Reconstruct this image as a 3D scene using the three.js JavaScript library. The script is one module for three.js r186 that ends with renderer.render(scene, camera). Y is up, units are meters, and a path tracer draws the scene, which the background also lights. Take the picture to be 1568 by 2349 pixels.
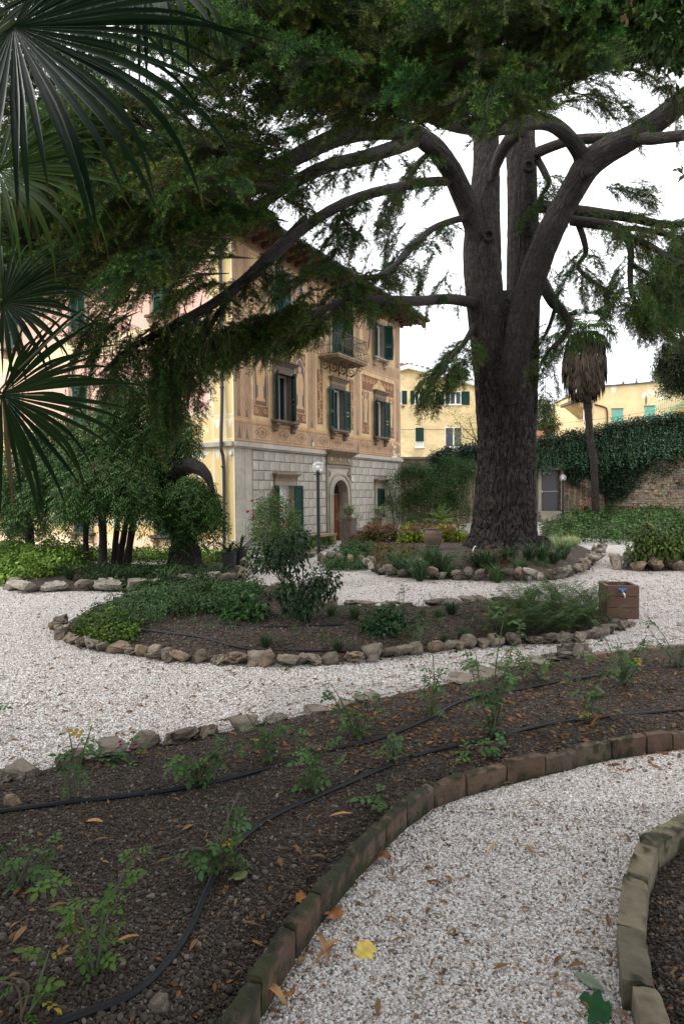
import * as THREE from 'three';
import { mergeVertices, toCreasedNormals } from 'three/addons/utils/BufferGeometryUtils.js';
import { ImprovedNoise } from 'three/addons/math/ImprovedNoise.js';
import { RoundedBoxGeometry } from 'three/addons/geometries/RoundedBoxGeometry.js';

// ---------- camera, sky, sun, exposure ----------
const scene = new THREE.Scene();
const EYE = 1.9, LENS = 1380, CW = 1568, CH = 2349;              // the photograph measured on a 1568 x 2349 grid
const camera = new THREE.PerspectiveCamera(2 * Math.atan(CH / 2 / LENS) * 180 / Math.PI, CW / CH, 0.05, 900);
camera.position.set(0, EYE, 0);
camera.rotation.set(-Math.atan(42 / LENS), 0, -0.009, 'YXZ');
camera.updateMatrixWorld();
scene.add(camera);
const renderer = new THREE.WebGLRenderer({ antialias: true });
renderer.toneMapping = THREE.LinearToneMapping;
renderer.toneMappingExposure = 1.55;
renderer.shadowMap.enabled = true;
{ // overcast sky: bright even cloud, a little brighter overhead, faint blue near the horizon
  const W = 512, Hh = 256, data = new Float32Array(W * Hh * 4), ns = new ImprovedNoise();
  for (let j = 0; j < Hh; j++) {
    const up = ((j + 0.5) / Hh - 0.5) * Math.PI, y = Math.sin(up);
    for (let i = 0; i < W; i++) {
      const a = (i + 0.5) / W * Math.PI * 2, cx = Math.cos(a) * Math.cos(up), cz = Math.sin(a) * Math.cos(up);
      const n = ns.noise(cx * 3, y * 5, cz * 3) * 0.6 + ns.noise(cx * 7 + 5, y * 12, cz * 7) * 0.3;
      const L = (1.35 + 0.6 * Math.max(0, y)) * (1 + 0.12 * n), k = (j * W + i) * 4;
      const b = Math.max(0, 1 - Math.max(0, y) * 3) * 0.05 + 0.03 * Math.max(0, n);
      data[k] = L * (0.985 - b); data[k + 1] = L * (1.0 - b * 0.3); data[k + 2] = L * (1.03 + b * 0.4); data[k + 3] = 1;
    }
  }
  const sky = new THREE.DataTexture(data, W, Hh, THREE.RGBAFormat, THREE.FloatType);
  sky.mapping = THREE.EquirectangularReflectionMapping; sky.magFilter = THREE.LinearFilter; sky.needsUpdate = true;
  scene.background = sky; scene.environment = sky;
}
const sun = new THREE.DirectionalLight(new THREE.Color(1, 0.95, 0.88), 1.5);
sun.position.set(-44, 36, -8); sun.target.position.set(0, 0, -14); sun.shadow.radius = 45; sun.castShadow = true;
sun.shadow.camera.left = -45; sun.shadow.camera.right = 45; sun.shadow.camera.top = 45; sun.shadow.camera.bottom = -45; sun.shadow.camera.far = 200; sun.shadow.mapSize.set(2048, 2048);
scene.add(sun, sun.target);

// ---------- helpers ----------
const V = (x = 0, y = 0, z = 0) => new THREE.Vector3(x, y, z);
function rngOf(seed) { let s = seed >>> 0; return () => { s = (s + 0x6D2B79F5) | 0; let t = Math.imul(s ^ (s >>> 15), 1 | s); t = (t + Math.imul(t ^ (t >>> 7), 61 | t)) ^ t; return ((t ^ (t >>> 14)) >>> 0) / 4294967296; }; }
let R = rngOf(7);
const rr = (a, b) => a + (b - a) * R(), pick = (a) => a[Math.floor(R() * a.length)];
const clamp = THREE.MathUtils.clamp, lerp = THREE.MathUtils.lerp, sstep = (a, b, x) => { const t = clamp((x - a) / (b - a), 0, 1); return t * t * (3 - 2 * t); };
const PN = new ImprovedNoise();
const noise = (x, y = 0, z = 0) => PN.noise(x + 31.7, y + 11.3, z + 5.1);
const fbm = (x, y = 0, z = 0) => noise(x, y, z) * 0.55 + noise(x * 2.1, y * 2.1, z * 2.1) * 0.3 + noise(x * 4.3, y * 4.3, z * 4.3) * 0.15;
// a measured point of the photograph gives a direction; a distance or a plane gives the place
function ray(x, y) { return V((x - CW / 2) / LENS, -(y - CH / 2) / LENS, -1).applyQuaternion(camera.quaternion); }
function at(x, y, D) { const d = ray(x, y); return V(0, EYE, 0).addScaledVector(d, D / -d.z); }
function gnd(x, y, h = 0) { const d = ray(x, y); return V(0, EYE, 0).addScaledVector(d, (h - EYE) / d.y); }
function onPlane(x, y, o, n) { const d = ray(x, y), s = V().subVectors(o, V(0, EYE, 0)).dot(n) / d.dot(n); return V(0, EYE, 0).addScaledVector(d, s); }

const used = {};
function numbered(name) { const k = used[name] = (used[name] ?? -1) + 1; return k ? `${name}_${String(k).padStart(3, '0')}` : name; }
function tag(o, label, category, group, kind) {
  if (label) o.userData.label = label; if (category) o.userData.category = category;
  if (group) o.userData.group = group; if (kind) o.userData.kind = kind;
  return o;
}
function thing(name, label, category, pos = V(), turn = 0, group) {
  const o = new THREE.Group(); o.name = numbered(name); scene.add(o);
  o.position.copy(pos); o.rotation.y = turn;
  return tag(o, label, category, group);
}
function mesh(name, geo, m, parent = scene) {
  const o = new THREE.Mesh(geo, m); o.name = parent === scene ? numbered(name) : name;
  o.castShadow = o.receiveShadow = true; parent.add(o); return o;
}
function struct(name, geo, m, parent = scene) { const o = mesh(name, geo, m, parent); o.userData.kind = 'structure'; return o; }
function part(name, parent) { const g = new THREE.Group(); g.name = name; parent.add(g); return g; }
const _q = new THREE.Quaternion(), _m = new THREE.Matrix4();
const UPV = V(0, 1, 0);
function mtx(p, q, s) { return new THREE.Matrix4().compose(p, q, typeof s === 'number' ? V(s, s, s) : s); }
function basisQ(dir, up = UPV) { // +y along dir, +z roughly along up
  const y = dir.clone().normalize(), x = V().crossVectors(y, up); if (x.lengthSq() < 1e-6) x.set(1, 0, 0); x.normalize();
  const z = V().crossVectors(x, y); return new THREE.Quaternion().setFromRotationMatrix(new THREE.Matrix4().makeBasis(x, y, z));
}
// copies of a few shapes; one InstancedMesh per shape
function scatter(name, geos, m, mats, parent, colors, label) {
  geos.forEach((g, k) => {
    const mine = []; for (let i = k; i < mats.length; i += geos.length) mine.push(i);
    if (!mine.length) return;
    const im = new THREE.InstancedMesh(g, m, mine.length);
    mine.forEach((i, n) => { im.setMatrixAt(n, mats[i]); if (colors) im.setColorAt(n, colors[i]); });
    im.name = parent === scene ? numbered(name) : name; im.userData.kind = 'stuff'; if (label) im.userData.label = label;
    im.castShadow = im.receiveShadow = true; parent.add(im);
  });
}
const C = (r, g, b) => new THREE.Color().setRGB(r, g, b);
const S = (r, g, b) => new THREE.Color().setRGB(r / 255, g / 255, b / 255, THREE.SRGBColorSpace);
class MB { // collects faces with colours
  constructor() { this.p = []; this.u = []; this.c = []; this.i = []; }
  vert(v, u = 0, w = 0, c = [1, 1, 1]) { this.p.push(v.x, v.y, v.z); this.u.push(u, w); this.c.push(c[0], c[1], c[2]); return this.p.length / 3 - 1; }
  tri(a, b, d, c) { const i = this.vert(a, a.x, a.y + a.z, c), j = this.vert(b, b.x, b.y + b.z, c), k = this.vert(d, d.x, d.y + d.z, c); this.i.push(i, j, k); }
  quad(a, b, d, e, c, uv) {
    const w = uv ?? [[0, 0], [a.distanceTo(b), 0], [a.distanceTo(b), b.distanceTo(d)], [0, b.distanceTo(d)]];
    const i = this.vert(a, ...w[0], c), j = this.vert(b, ...w[1], c), k = this.vert(d, ...w[2], c), l = this.vert(e, ...w[3], c); this.i.push(i, j, k, i, k, l);
  }
  box(cx, cy, cz, w, h, d, c) { // centre and size, uv in metres
    const x0 = cx - w / 2, x1 = cx + w / 2, y0 = cy - h / 2, y1 = cy + h / 2, z0 = cz - d / 2, z1 = cz + d / 2;
    const q = (a, b, e, f, ua, va) => this.quad(V(...a), V(...b), V(...e), V(...f), c, [a, b, e, f].map((p) => [p[ua], p[va]]));
    q([x0, y0, z1], [x1, y0, z1], [x1, y1, z1], [x0, y1, z1], 0, 1); q([x1, y0, z0], [x0, y0, z0], [x0, y1, z0], [x1, y1, z0], 0, 1);
    q([x0, y1, z1], [x1, y1, z1], [x1, y1, z0], [x0, y1, z0], 0, 2); q([x0, y0, z0], [x1, y0, z0], [x1, y0, z1], [x0, y0, z1], 0, 2);
    q([x1, y0, z1], [x1, y0, z0], [x1, y1, z0], [x1, y1, z1], 2, 1); q([x0, y0, z0], [x0, y0, z1], [x0, y1, z1], [x0, y1, z0], 2, 1); return this;
  }
  prism(pts, z0, z1, c) { // convex outline in x, y pushed from z0 to z1
    const n = pts.length; for (let k = 0; k < n; k++) { const a = pts[k], b = pts[(k + 1) % n]; this.quad(V(a[0], a[1], z1), V(a[0], a[1], z0), V(b[0], b[1], z0), V(b[0], b[1], z1), c); }
    for (let k = 1; k < n - 1; k++) { this.tri(V(pts[0][0], pts[0][1], z1), V(pts[k][0], pts[k][1], z1), V(pts[k + 1][0], pts[k + 1][1], z1), c); this.tri(V(pts[0][0], pts[0][1], z0), V(pts[k + 1][0], pts[k + 1][1], z0), V(pts[k][0], pts[k][1], z0), c); }
    return this;
  }
  // a leaf folded along its rib: base, direction, facing
  leaf(p, dir, nrm, len, wid, c, fold = 0.25, droop = 0.2) {
    const d = dir.clone().normalize(), s = V().crossVectors(d, nrm).normalize(), n = V().crossVectors(s, d);
    const mid = p.clone().addScaledVector(d, len * 0.45).addScaledVector(n, len * 0.04), tip = p.clone().addScaledVector(d, len).addScaledVector(n, -len * droop);
    const a = mid.clone().addScaledVector(s, wid / 2).addScaledVector(n, wid * fold), b = mid.clone().addScaledVector(s, -wid / 2).addScaledVector(n, wid * fold);
    const i0 = this.vert(p, 0.5, 0, c), im = this.vert(mid, 0.5, 0.5, c), it = this.vert(tip, 0.5, 1, c), ia = this.vert(a, 1, 0.5, c), ib = this.vert(b, 0, 0.5, c);
    this.i.push(i0, ia, im, im, ia, it, i0, im, ib, ib, im, it);
  }
  blade(p, dir, nrm, len, w, c) { const s = V().crossVectors(dir, nrm).normalize().multiplyScalar(w / 2); this.tri(p.clone().add(s), p.clone().sub(s), p.clone().addScaledVector(dir, len), c); }
  tube(pts, rad, seg = 8, c = [1, 1, 1], cap = true) {
    const n = pts.length, base = this.p.length / 3; let up = Math.abs(V().subVectors(pts[n - 1], pts[0]).normalize().y) > 0.9 ? V(1, 0, 0) : V(0, 1, 0), len = 0;
    for (let k = 0; k < n; k++) {
      const t = V().subVectors(pts[Math.min(n - 1, k + 1)], pts[Math.max(0, k - 1)]).normalize();
      const x = V().crossVectors(t, up).normalize(), y = V().crossVectors(x, t).normalize(); up = y; if (k) len += pts[k].distanceTo(pts[k - 1]);
      const r = typeof rad === 'function' ? null : Array.isArray(rad) ? rad[k] : rad;
      for (let j = 0; j <= seg; j++) { const a = j / seg * Math.PI * 2, q = r ?? rad(k, a); this.vert(pts[k].clone().addScaledVector(x, Math.cos(a) * q).addScaledVector(y, Math.sin(a) * q), j / seg, len, c); }
    }
    for (let k = 0; k < n - 1; k++) for (let j = 0; j < seg; j++) { const a = base + k * (seg + 1) + j, b = a + seg + 1; this.i.push(a, a + 1, b, b, a + 1, b + 1); }
    if (cap) for (const k of [0, n - 1]) { const o = this.vert(pts[k], 0.5, 0, c); for (let j = 0; j < seg; j++) { const a = base + k * (seg + 1) + j; k ? this.i.push(a, a + 1, o) : this.i.push(a + 1, a, o); } }
    return this;
  }
  geo() {
    const g = new THREE.BufferGeometry(); g.setAttribute('position', new THREE.Float32BufferAttribute(this.p, 3)); g.setAttribute('uv', new THREE.Float32BufferAttribute(this.u, 2));
    g.setAttribute('color', new THREE.Float32BufferAttribute(this.c, 3)); g.setIndex(this.i); g.computeVertexNormals(); return g;
  }
  build(name, m, parent) { return mesh(name, this.geo(), m, parent); }
}
function smooth(pts, n) { return new THREE.CatmullRomCurve3(pts, false, 'centripetal').getPoints(n); }
function smoothR(pts, rad, n) { // points and radii resampled together
  const c = new THREE.CatmullRomCurve3(pts, false, 'centripetal'), P = [], Q = [];
  for (let k = 0; k <= n; k++) { const t = k / n, f = t * (rad.length - 1), i = Math.min(rad.length - 2, Math.floor(f)); P.push(c.getPoint(t)); Q.push(lerp(rad[i], rad[i + 1], f - i)); }
  return [P, Q];
}
// ---------- textures ----------
function dataTex(W, Hh, fn, srgb, rep) {
  const d = new Uint8Array(W * Hh * 4);
  for (let j = 0; j < Hh; j++) for (let i = 0; i < W; i++) { const v = fn(i / W, j / Hh, i, j), k = (j * W + i) * 4; if (typeof v === 'number') d[k] = d[k + 1] = d[k + 2] = clamp(v, 0, 1) * 255; else { d[k] = clamp(v[0], 0, 1) * 255; d[k + 1] = clamp(v[1], 0, 1) * 255; d[k + 2] = clamp(v[2], 0, 1) * 255; } d[k + 3] = 255; }
  const t = new THREE.DataTexture(d, W, Hh); t.wrapS = t.wrapT = THREE.RepeatWrapping; t.magFilter = THREE.LinearFilter; t.minFilter = THREE.LinearMipmapLinearFilter;
  if (srgb) t.colorSpace = THREE.SRGBColorSpace; if (rep) t.repeat.set(rep[0], rep[1]); t.needsUpdate = true; return t;
}
const tnoise = (u, v, f, z = 0) => { // tiles at whole f
  const a = noise(u * f, v * f, z), b = noise((u - 1) * f, v * f, z), c = noise(u * f, (v - 1) * f, z), d = noise((u - 1) * f, (v - 1) * f, z);
  return lerp(lerp(a, b, u), lerp(c, d, u), v);
};
const tnoise2 = (u, v, fu, fv, z = 0) => { const a = noise(u * fu, v * fv, z), b = noise((u - 1) * fu, v * fv, z), c = noise(u * fu, (v - 1) * fv, z), d = noise((u - 1) * fu, (v - 1) * fv, z); return lerp(lerp(a, b, u), lerp(c, d, u), v); };
const tfbm = (u, v, f, z = 0) => tnoise(u, v, f, z) * 0.55 + tnoise(u, v, f * 2, z + 9) * 0.3 + tnoise(u, v, f * 4, z + 19) * 0.15;
// pebbles: for every texel the nearest and second nearest seed
function pebbleMaps(N, cells, seed, tint, rep, deep = 0.9) {
  const r = rngOf(seed), px = [], py = [], col = [], hh = [];
  for (let k = 0; k < cells * cells; k++) { px.push(r()); py.push(r()); col.push(tint(r)); hh.push(r()); }
  const H1 = new Float32Array(N * N), I1 = new Int32Array(N * N);
  for (let j = 0; j < N; j++) for (let i = 0; i < N; i++) {
    const gx = i / N * cells, gy = j / N * cells, ci = Math.floor(gx), cj = Math.floor(gy); let d1 = 9, d2 = 9, id = 0;
    for (let b = -1; b <= 1; b++) for (let a = -1; a <= 1; a++) { const x = (ci + a + cells) % cells, y = (cj + b + cells) % cells, k = y * cells + x, dx = ci + a + px[k] - gx, dy = cj + b + py[k] - gy, an = hh[k] * 6.28, ex = dx * Math.cos(an) + dy * Math.sin(an), ey = -dx * Math.sin(an) + dy * Math.cos(an), d = Math.hypot(ex, ey * 1.5); if (d < d1) { d2 = d1; d1 = d; id = k; } else if (d < d2) d2 = d; }
    H1[j * N + i] = clamp((d2 - d1) * 2.2, 0, 1); I1[j * N + i] = id;
  }
  const map = dataTex(N, N, (u, v, i, j) => { const k = j * N + i, e = lerp(1 - deep, 1, sstep(0, 0.35, H1[k])), c = col[I1[k]], g = 1 + tfbm(u, v, 24, 3) * 0.25; return [c[0] * e * g, c[1] * e * g, c[2] * e * g]; }, true, rep);
  const bump = dataTex(N, N, (u, v, i, j) => { const k = j * N + i; return Math.sqrt(H1[k]) * (0.45 + 0.55 * hh[I1[k]]); }, false, rep);
  return { map, bump };
}
function mat(o) { return new THREE.MeshStandardMaterial({ roughness: 0.9, metalness: 0, ...o }); }
function leafMat(o) { return new THREE.MeshPhysicalMaterial({ vertexColors: true, roughness: 0.6, transmission: 0.18, thickness: 0, specularIntensity: 0.2, ...o }); }
// ---------- materials ----------
const gravelTint = (r) => { const k = r(), b = r() * 0.12, w = r() * 0.03; return k < 0.42 ? [0.82 + b, 0.812 + b, 0.8 + b] : k < 0.78 ? [0.68 + b + w, 0.65 + b, 0.625 + b] : k < 0.89 ? [0.58 + b, 0.56 + b, 0.545 + b] : k < 0.95 ? [0.6 + w, 0.5 + b * 0.5, 0.43] : [0.4, 0.355, 0.325]; };
const gravelMaps = pebbleMaps(1024, 72, 3, gravelTint, [1 / 1.02, 1 / 1.02], 0.6);
const soilTint = (r) => { const k = r(), b = r(); return k < 0.74 ? [0.29 + b * 0.1, 0.25 + b * 0.085, 0.215 + b * 0.075] : k < 0.94 ? [0.4 + b * 0.1, 0.36 + b * 0.09, 0.325 + b * 0.08] : [0.62, 0.585, 0.55]; };
const soilMaps = pebbleMaps(1024, 64, 11, soilTint, [1 / 1.3, 1 / 1.3], 0.75);
const stucco = dataTex(512, 512, (u, v) => 0.5 + tfbm(u, v, 40) * 0.6 + tfbm(u, v, 6, 3) * 0.25, false);
const mottle = dataTex(512, 512, (u, v) => { const a = 0.86 + tfbm(u, v, 5) * 0.3 + tfbm(u, v, 30, 5) * 0.14; return [a, a * 0.985, a * 0.96]; }, true);
const rockBump = dataTex(512, 512, (u, v) => { const p = tfbm(u, v, 14, 7), h = 0.55 + tfbm(u, v, 5) * 0.5 + tfbm(u, v, 28, 2) * 0.3; return p > 0.18 ? h - 0.35 * sstep(0.18, 0.35, p) : h; }, false);
const barkH = (u, v) => { // long upright plates split by furrows
  const w = tfbm(u, v, 5, 4) * 0.05, s = Math.abs(tnoise2(u + w, v, 22, 5, 2) + 0.6 * tnoise2(u + w * 1.5, v, 40, 11, 8)), b = Math.abs(tnoise2(u + w, v, 14, 16, 31)); return sstep(0.02, 0.3, s) * 0.72 + 0.18 * sstep(0.01, 0.14, b) + tfbm(u, v, 40, 6) * 0.22;
};
const barkTexH = dataTex(512, 512, (u, v) => barkH(u, (v * 1)), false);
const barkTexC = dataTex(512, 512, (u, v) => { const h = barkH(u, v), g = 0.17 + h * 0.30 + tfbm(u, v, 8, 2) * 0.06; return [g * 1.08, g * 0.98, g * 0.9]; }, true);
const grain = dataTex(256, 512, (u, v) => { const g = 0.75 + tnoise(u, v * 0.25, 28) * 0.2 + tnoise(u, v, 12, 4) * 0.08; return [g, g * 0.96, g * 0.92]; }, true);
const mottleBig = mottle.clone(); mottleBig.repeat.set(0.17, 0.17); mottleBig.needsUpdate = true;
const moss = dataTex(256, 256, (u, v) => 0.5 + tfbm(u, v, 30) * 0.9, false);
const M = {
  gravel: mat({ vertexColors: true, map: gravelMaps.map, bumpMap: gravelMaps.bump, bumpScale: 0.012, color: C(0.92, 0.91, 0.905) }),
  pebble: mat({ color: C(1, 1, 1), roughness: 0.85 }),
  soil: mat({ map: soilMaps.map, bumpMap: soilMaps.bump, bumpScale: 0.014, color: C(0.42, 0.355, 0.3), roughness: 0.95 }),
  crumb: mat({ color: C(1, 1, 1), roughness: 0.95 }),
  rock: ['0.33,0.29,0.24', '0.27,0.24,0.205', '0.22,0.19,0.155', '0.46,0.43,0.385', '0.33,0.255,0.185', '0.19,0.165,0.14'].map((s) => mat({ vertexColors: true, map: mottle, bumpMap: rockBump, bumpScale: 0.05, color: C(...s.split(',').map(Number)), roughness: 0.92 })),
  brick: mat({ vertexColors: true, map: mottle, bumpMap: rockBump, bumpScale: 0.012, roughness: 0.95 }),
  bark: mat({ map: barkTexC, bumpMap: barkTexH, bumpScale: 0.06, roughness: 0.95, color: C(0.205, 0.185, 0.178) }),
  barkThin: mat({ map: barkTexC, bumpMap: barkTexH, bumpScale: 0.015, roughness: 0.95, color: C(0.2, 0.172, 0.16) }),
  twig: mat({ color: C(0.05, 0.04, 0.03), roughness: 0.95 }),
  needle: leafMat({ roughness: 0.6, transmission: 0, specularIntensity: 0.15 }),
  leaf: leafMat({}),
  glossLeaf: leafMat({ roughness: 0.45, transmission: 0.12, specularIntensity: 0.25 }),
  palmGloss: leafMat({ roughness: 0.3, transmission: 0.12, specularIntensity: 0.4 }),
  palm: leafMat({ roughness: 0.4, transmission: 0.16, specularIntensity: 0.1 }),
  stem: mat({ vertexColors: true, roughness: 0.8 }),
  petal: leafMat({ roughness: 0.6, transmission: 0.2 }),
  dry: leafMat({ roughness: 0.8, transmission: 0.12 }),
  hose: new THREE.MeshPhysicalMaterial({ specularIntensity: 0.35, color: C(0.01, 0.011, 0.013), roughness: 0.5, bumpMap: stucco, bumpScale: 0.001 }),
  stone: mat({ map: mottleBig, bumpMap: stucco, bumpScale: 0.004, color: C(0.40, 0.36, 0.30) }),
  stoneDark: mat({ map: mottle, bumpMap: stucco, bumpScale: 0.006, color: C(0.20, 0.16, 0.13) }),
  stoneBrown: mat({ map: mottle, bumpMap: stucco, bumpScale: 0.005, color: C(0.34, 0.26, 0.18) }),
  block: [[0.58, 0.55, 0.50], [0.54, 0.515, 0.465], [0.61, 0.58, 0.53], [0.56, 0.525, 0.47]].map((c) => mat({ map: mottleBig, bumpMap: stucco, bumpScale: 0.003, color: C(...c) })),
  joint: mat({ map: mottleBig, bumpMap: stucco, bumpScale: 0.003, color: C(0.33, 0.31, 0.28) }),
  string: mat({ map: mottleBig, bumpMap: stucco, bumpScale: 0.004, color: C(0.6, 0.555, 0.5) }),
  shutter: new THREE.MeshPhysicalMaterial({ color: C(0.006, 0.036, 0.026), roughness: 0.55, specularIntensity: 0.4 }),
  shutterPale: mat({ color: C(0.16, 0.42, 0.34), roughness: 0.6 }),
  sashWhite: mat({ color: C(0.72, 0.71, 0.68), roughness: 0.55 }),
  sashGrey: mat({ color: C(0.42, 0.40, 0.36), roughness: 0.6 }),
  glass: mat({ color: C(0.015, 0.018, 0.02), roughness: 0.06 }),
  curtain: mat({ color: C(0.62, 0.6, 0.56), roughness: 0.9 }),
  dark: mat({ color: C(0.012, 0.012, 0.013), roughness: 0.9 }),
  iron: mat({ color: C(0.09, 0.075, 0.055), roughness: 0.7, metalness: 0.2 }),
  blackMetal: mat({ color: C(0.012, 0.012, 0.013), roughness: 0.45 }),
  wood: mat({ map: grain, color: C(0.20, 0.055, 0.022), roughness: 0.45 }),
  rafter: mat({ map: grain, color: C(0.20, 0.10, 0.065), roughness: 0.85 }),
  tile: mat({ map: mottle, color: C(0.42, 0.19, 0.11), roughness: 0.9 }),
  tilePink: mat({ map: mottle, color: C(0.60, 0.34, 0.26), roughness: 0.9 }),
  gutter: mat({ color: C(0.05, 0.045, 0.045), roughness: 0.5 }),
  yellow: mat({ map: mottleBig, bumpMap: stucco, bumpScale: 0.003, color: C(0.95, 0.75, 0.44) }),
  ochre: mat({ map: mottle, color: C(0.62, 0.33, 0.06) }),
  white: mat({ color: C(0.8, 0.8, 0.79), roughness: 0.6 }),
  terra: mat({ map: mottle, bumpMap: stucco, bumpScale: 0.004, color: C(0.125, 0.088, 0.068), roughness: 0.9 }),
  terraRed: mat({ map: mottle, color: C(0.42, 0.18, 0.1), roughness: 0.9 }),
  plasticBlack: mat({ color: C(0.014, 0.014, 0.015), roughness: 0.6 }),
  globe: new THREE.MeshPhysicalMaterial({ color: C(1, 1, 1), roughness: 0.06, transmission: 0.86, thickness: 0, ior: 1.45 }),
  bulb: mat({ color: C(0.8, 0.8, 0.78), roughness: 0.4 }),
};
const cv = (W, Hh, draw, opt = {}) => { const c = document.createElement('canvas'); c.width = W; c.height = Hh; const g = c.getContext('2d'); draw(g, W, Hh); const t = new THREE.CanvasTexture(c); t.colorSpace = THREE.SRGBColorSpace; t.wrapS = t.wrapT = opt.clamp ? THREE.ClampToEdgeWrapping : THREE.RepeatWrapping; return t; };
// leaf tints: [dark, bright]
const tint = (a, b, t, j = 0.12) => { const k = 1 + (R() - 0.5) * 2 * j; return [lerp(a[0], b[0], t) * k, lerp(a[1], b[1], t) * k, lerp(a[2], b[2], t) * k]; };
// ---------- ground, beds ----------
const rise = (x, z) => 0.4 * sstep(-22, -30, z) * sstep(2, 7, x) + 0.012 * fbm(x * 0.5, 0, z * 0.5);
const inPoly = (p, x, z) => { let c = false; for (let i = 0, j = p.length - 1; i < p.length; j = i++) if ((p[i].z > z) !== (p[j].z > z) && x < (p[j].x - p[i].x) * (z - p[i].z) / (p[j].z - p[i].z) + p[i].x) c = !c; return c; };
const edgeDist = (p, x, z) => { let d = 1e9; for (let i = 0, j = p.length - 1; i < p.length; j = i++) { const ax = p[j].x, az = p[j].z, bx = p[i].x - ax, bz = p[i].z - az, t = clamp(((x - ax) * bx + (z - az) * bz) / (bx * bx + bz * bz + 1e-9), 0, 1); d = Math.min(d, Math.hypot(x - ax - bx * t, z - az - bz * t)); } return d; };
const G = (l, h = 0) => { const o = []; for (let k = 0; k < l.length; k += 2) o.push(gnd(l[k], l[k + 1], h)); return o; };
const beds = [];
function bedHeight(b, x, z) { return inPoly(b.poly, x, z) ? rise(x, z) + b.h * sstep(0, b.ease, edgeDist(b.poly, x, z)) + b.rough * fbm(x * 2.2, b.seed, z * 2.2) * sstep(0, 0.3, edgeDist(b.poly, x, z)) : -9; }
const surf = (x, z) => { let y = rise(x, z); for (const b of beds) y = Math.max(y, bedHeight(b, x, z)); return y; };
function on(x, y) { let p = gnd(x, y, 0); for (let k = 0; k < 5; k++) p = gnd(x, y, surf(p.x, p.z)); p.y = surf(p.x, p.z); return p; }
{ // one sheet to the horizon, finer near the camera
  const n = 150, f = (k) => { const t = (k / n) * 2 - 1; return Math.sign(t) * (Math.abs(t) * 14 + Math.pow(Math.abs(t), 5) * 386); }, P = [], U = [], I = [], CC = [];
  for (let j = 0; j <= n; j++) for (let i = 0; i <= n; i++) { const x = f(i), z = f(j) - 8; P.push(x, rise(x, z), z); U.push(x, z); const t = 0.95 + 0.16 * fbm(x * 0.7, 2, z * 0.9), d = sstep(-2, 6, x) * 0.12 * (0.6 + fbm(x * 1.3, 7, z * 1.3)); CC.push(t * (1 - d * 0.6), t * (1 - d), t * (1 - d * 1.25)); }
  for (let j = 0; j < n; j++) for (let i = 0; i < n; i++) { const a = j * (n + 1) + i, b = a + n + 1; I.push(a, b, a + 1, a + 1, b, b + 1); }
  const g = new THREE.BufferGeometry(); g.setAttribute('color', new THREE.Float32BufferAttribute(CC, 3)); g.setAttribute('position', new THREE.Float32BufferAttribute(P, 3)); g.setAttribute('uv', new THREE.Float32BufferAttribute(U, 2)); g.setIndex(I); g.computeVertexNormals();
  tag(struct('gravel_ground', g, M.gravel), 'pale pinkish white gravel covering the garden paths');
}
function bed(name, label, poly, h, cell, rough = 0.03, ease = 0.35) {
  const b = { poly, h, rough, ease, seed: beds.length * 3.3 }; let x0 = 1e9, x1 = -1e9, z0 = 1e9, z1 = -1e9;
  for (const p of poly) { x0 = Math.min(x0, p.x); x1 = Math.max(x1, p.x); z0 = Math.min(z0, p.z); z1 = Math.max(z1, p.z); }
  const nx = Math.ceil((x1 - x0) / cell) + 2, nz = Math.ceil((z1 - z0) / cell) + 2, P = [], U = [], I = [], keep = [];
  for (let j = 0; j <= nz; j++) for (let i = 0; i <= nx; i++) { const x = x0 - cell + i * cell, z = z0 - cell + j * cell, y = bedHeight(b, x, z); keep.push(y > -5); P.push(x, y > -5 ? Math.max(y, rise(x, z) + 0.008) : rise(x, z) - 0.03, z); U.push(x, z); }
  for (let j = 0; j < nz; j++) for (let i = 0; i < nx; i++) { const a = j * (nx + 1) + i, q = a + nx + 1; if (keep[a] || keep[a + 1] || keep[q] || keep[q + 1]) I.push(a, q, a + 1, a + 1, q, q + 1); }
  const g = new THREE.BufferGeometry(); g.setAttribute('position', new THREE.Float32BufferAttribute(P, 3)); g.setAttribute('uv', new THREE.Float32BufferAttribute(U, 2)); g.setIndex(I); g.computeVertexNormals();
  beds.push(b); tag(struct(name, g, M.soil), label); return b;
}
const farLine = [-260, 1850, 0, 1795, 100, 1768, 200, 1742, 340, 1716, 450, 1692, 560, 1670, 700, 1640, 760, 1628, 850, 1606, 940, 1586, 1060, 1562, 1180, 1530, 1300, 1510, 1440, 1493, 1568, 1482, 1800, 1462];
const brickLine = [400, 2520, 470, 2420, 560, 2290, 650, 2150, 760, 2010, 860, 1905, 940, 1835, 1000, 1800, 1060, 1780, 1180, 1748, 1270, 1728, 1370, 1705, 1500, 1685, 1600, 1672, 1800, 1648, 2100, 1625];
const rightLine = [1800, 1790, 1680, 1835, 1580, 1880, 1535, 1908, 1490, 1945, 1465, 2000, 1452, 2060, 1448, 2130, 1458, 2220, 1482, 2300, 1515, 2400, 1540, 2500];
const brickPts = G(brickLine, 0.12), rightPts = G(rightLine, 0.1);
const nearPoly = [...G(farLine), ...brickPts.slice().reverse().map((p) => V(p.x, 0, p.z))];
nearPoly.unshift(V(-2.2, 0, -1.2)); 
bed('soil_bed', 'dark gravelly soil of the near rose bed', nearPoly, 0.07, 0.05, 0.035);
bed('soil_bed', 'dark soil right of the curved tile edging', [...rightPts.map((p) => V(p.x, 0, p.z)), V(3, 0, -1.2), V(4.5, 0, -3)], 0.05, 0.05, 0.02, 0.2);
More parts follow.
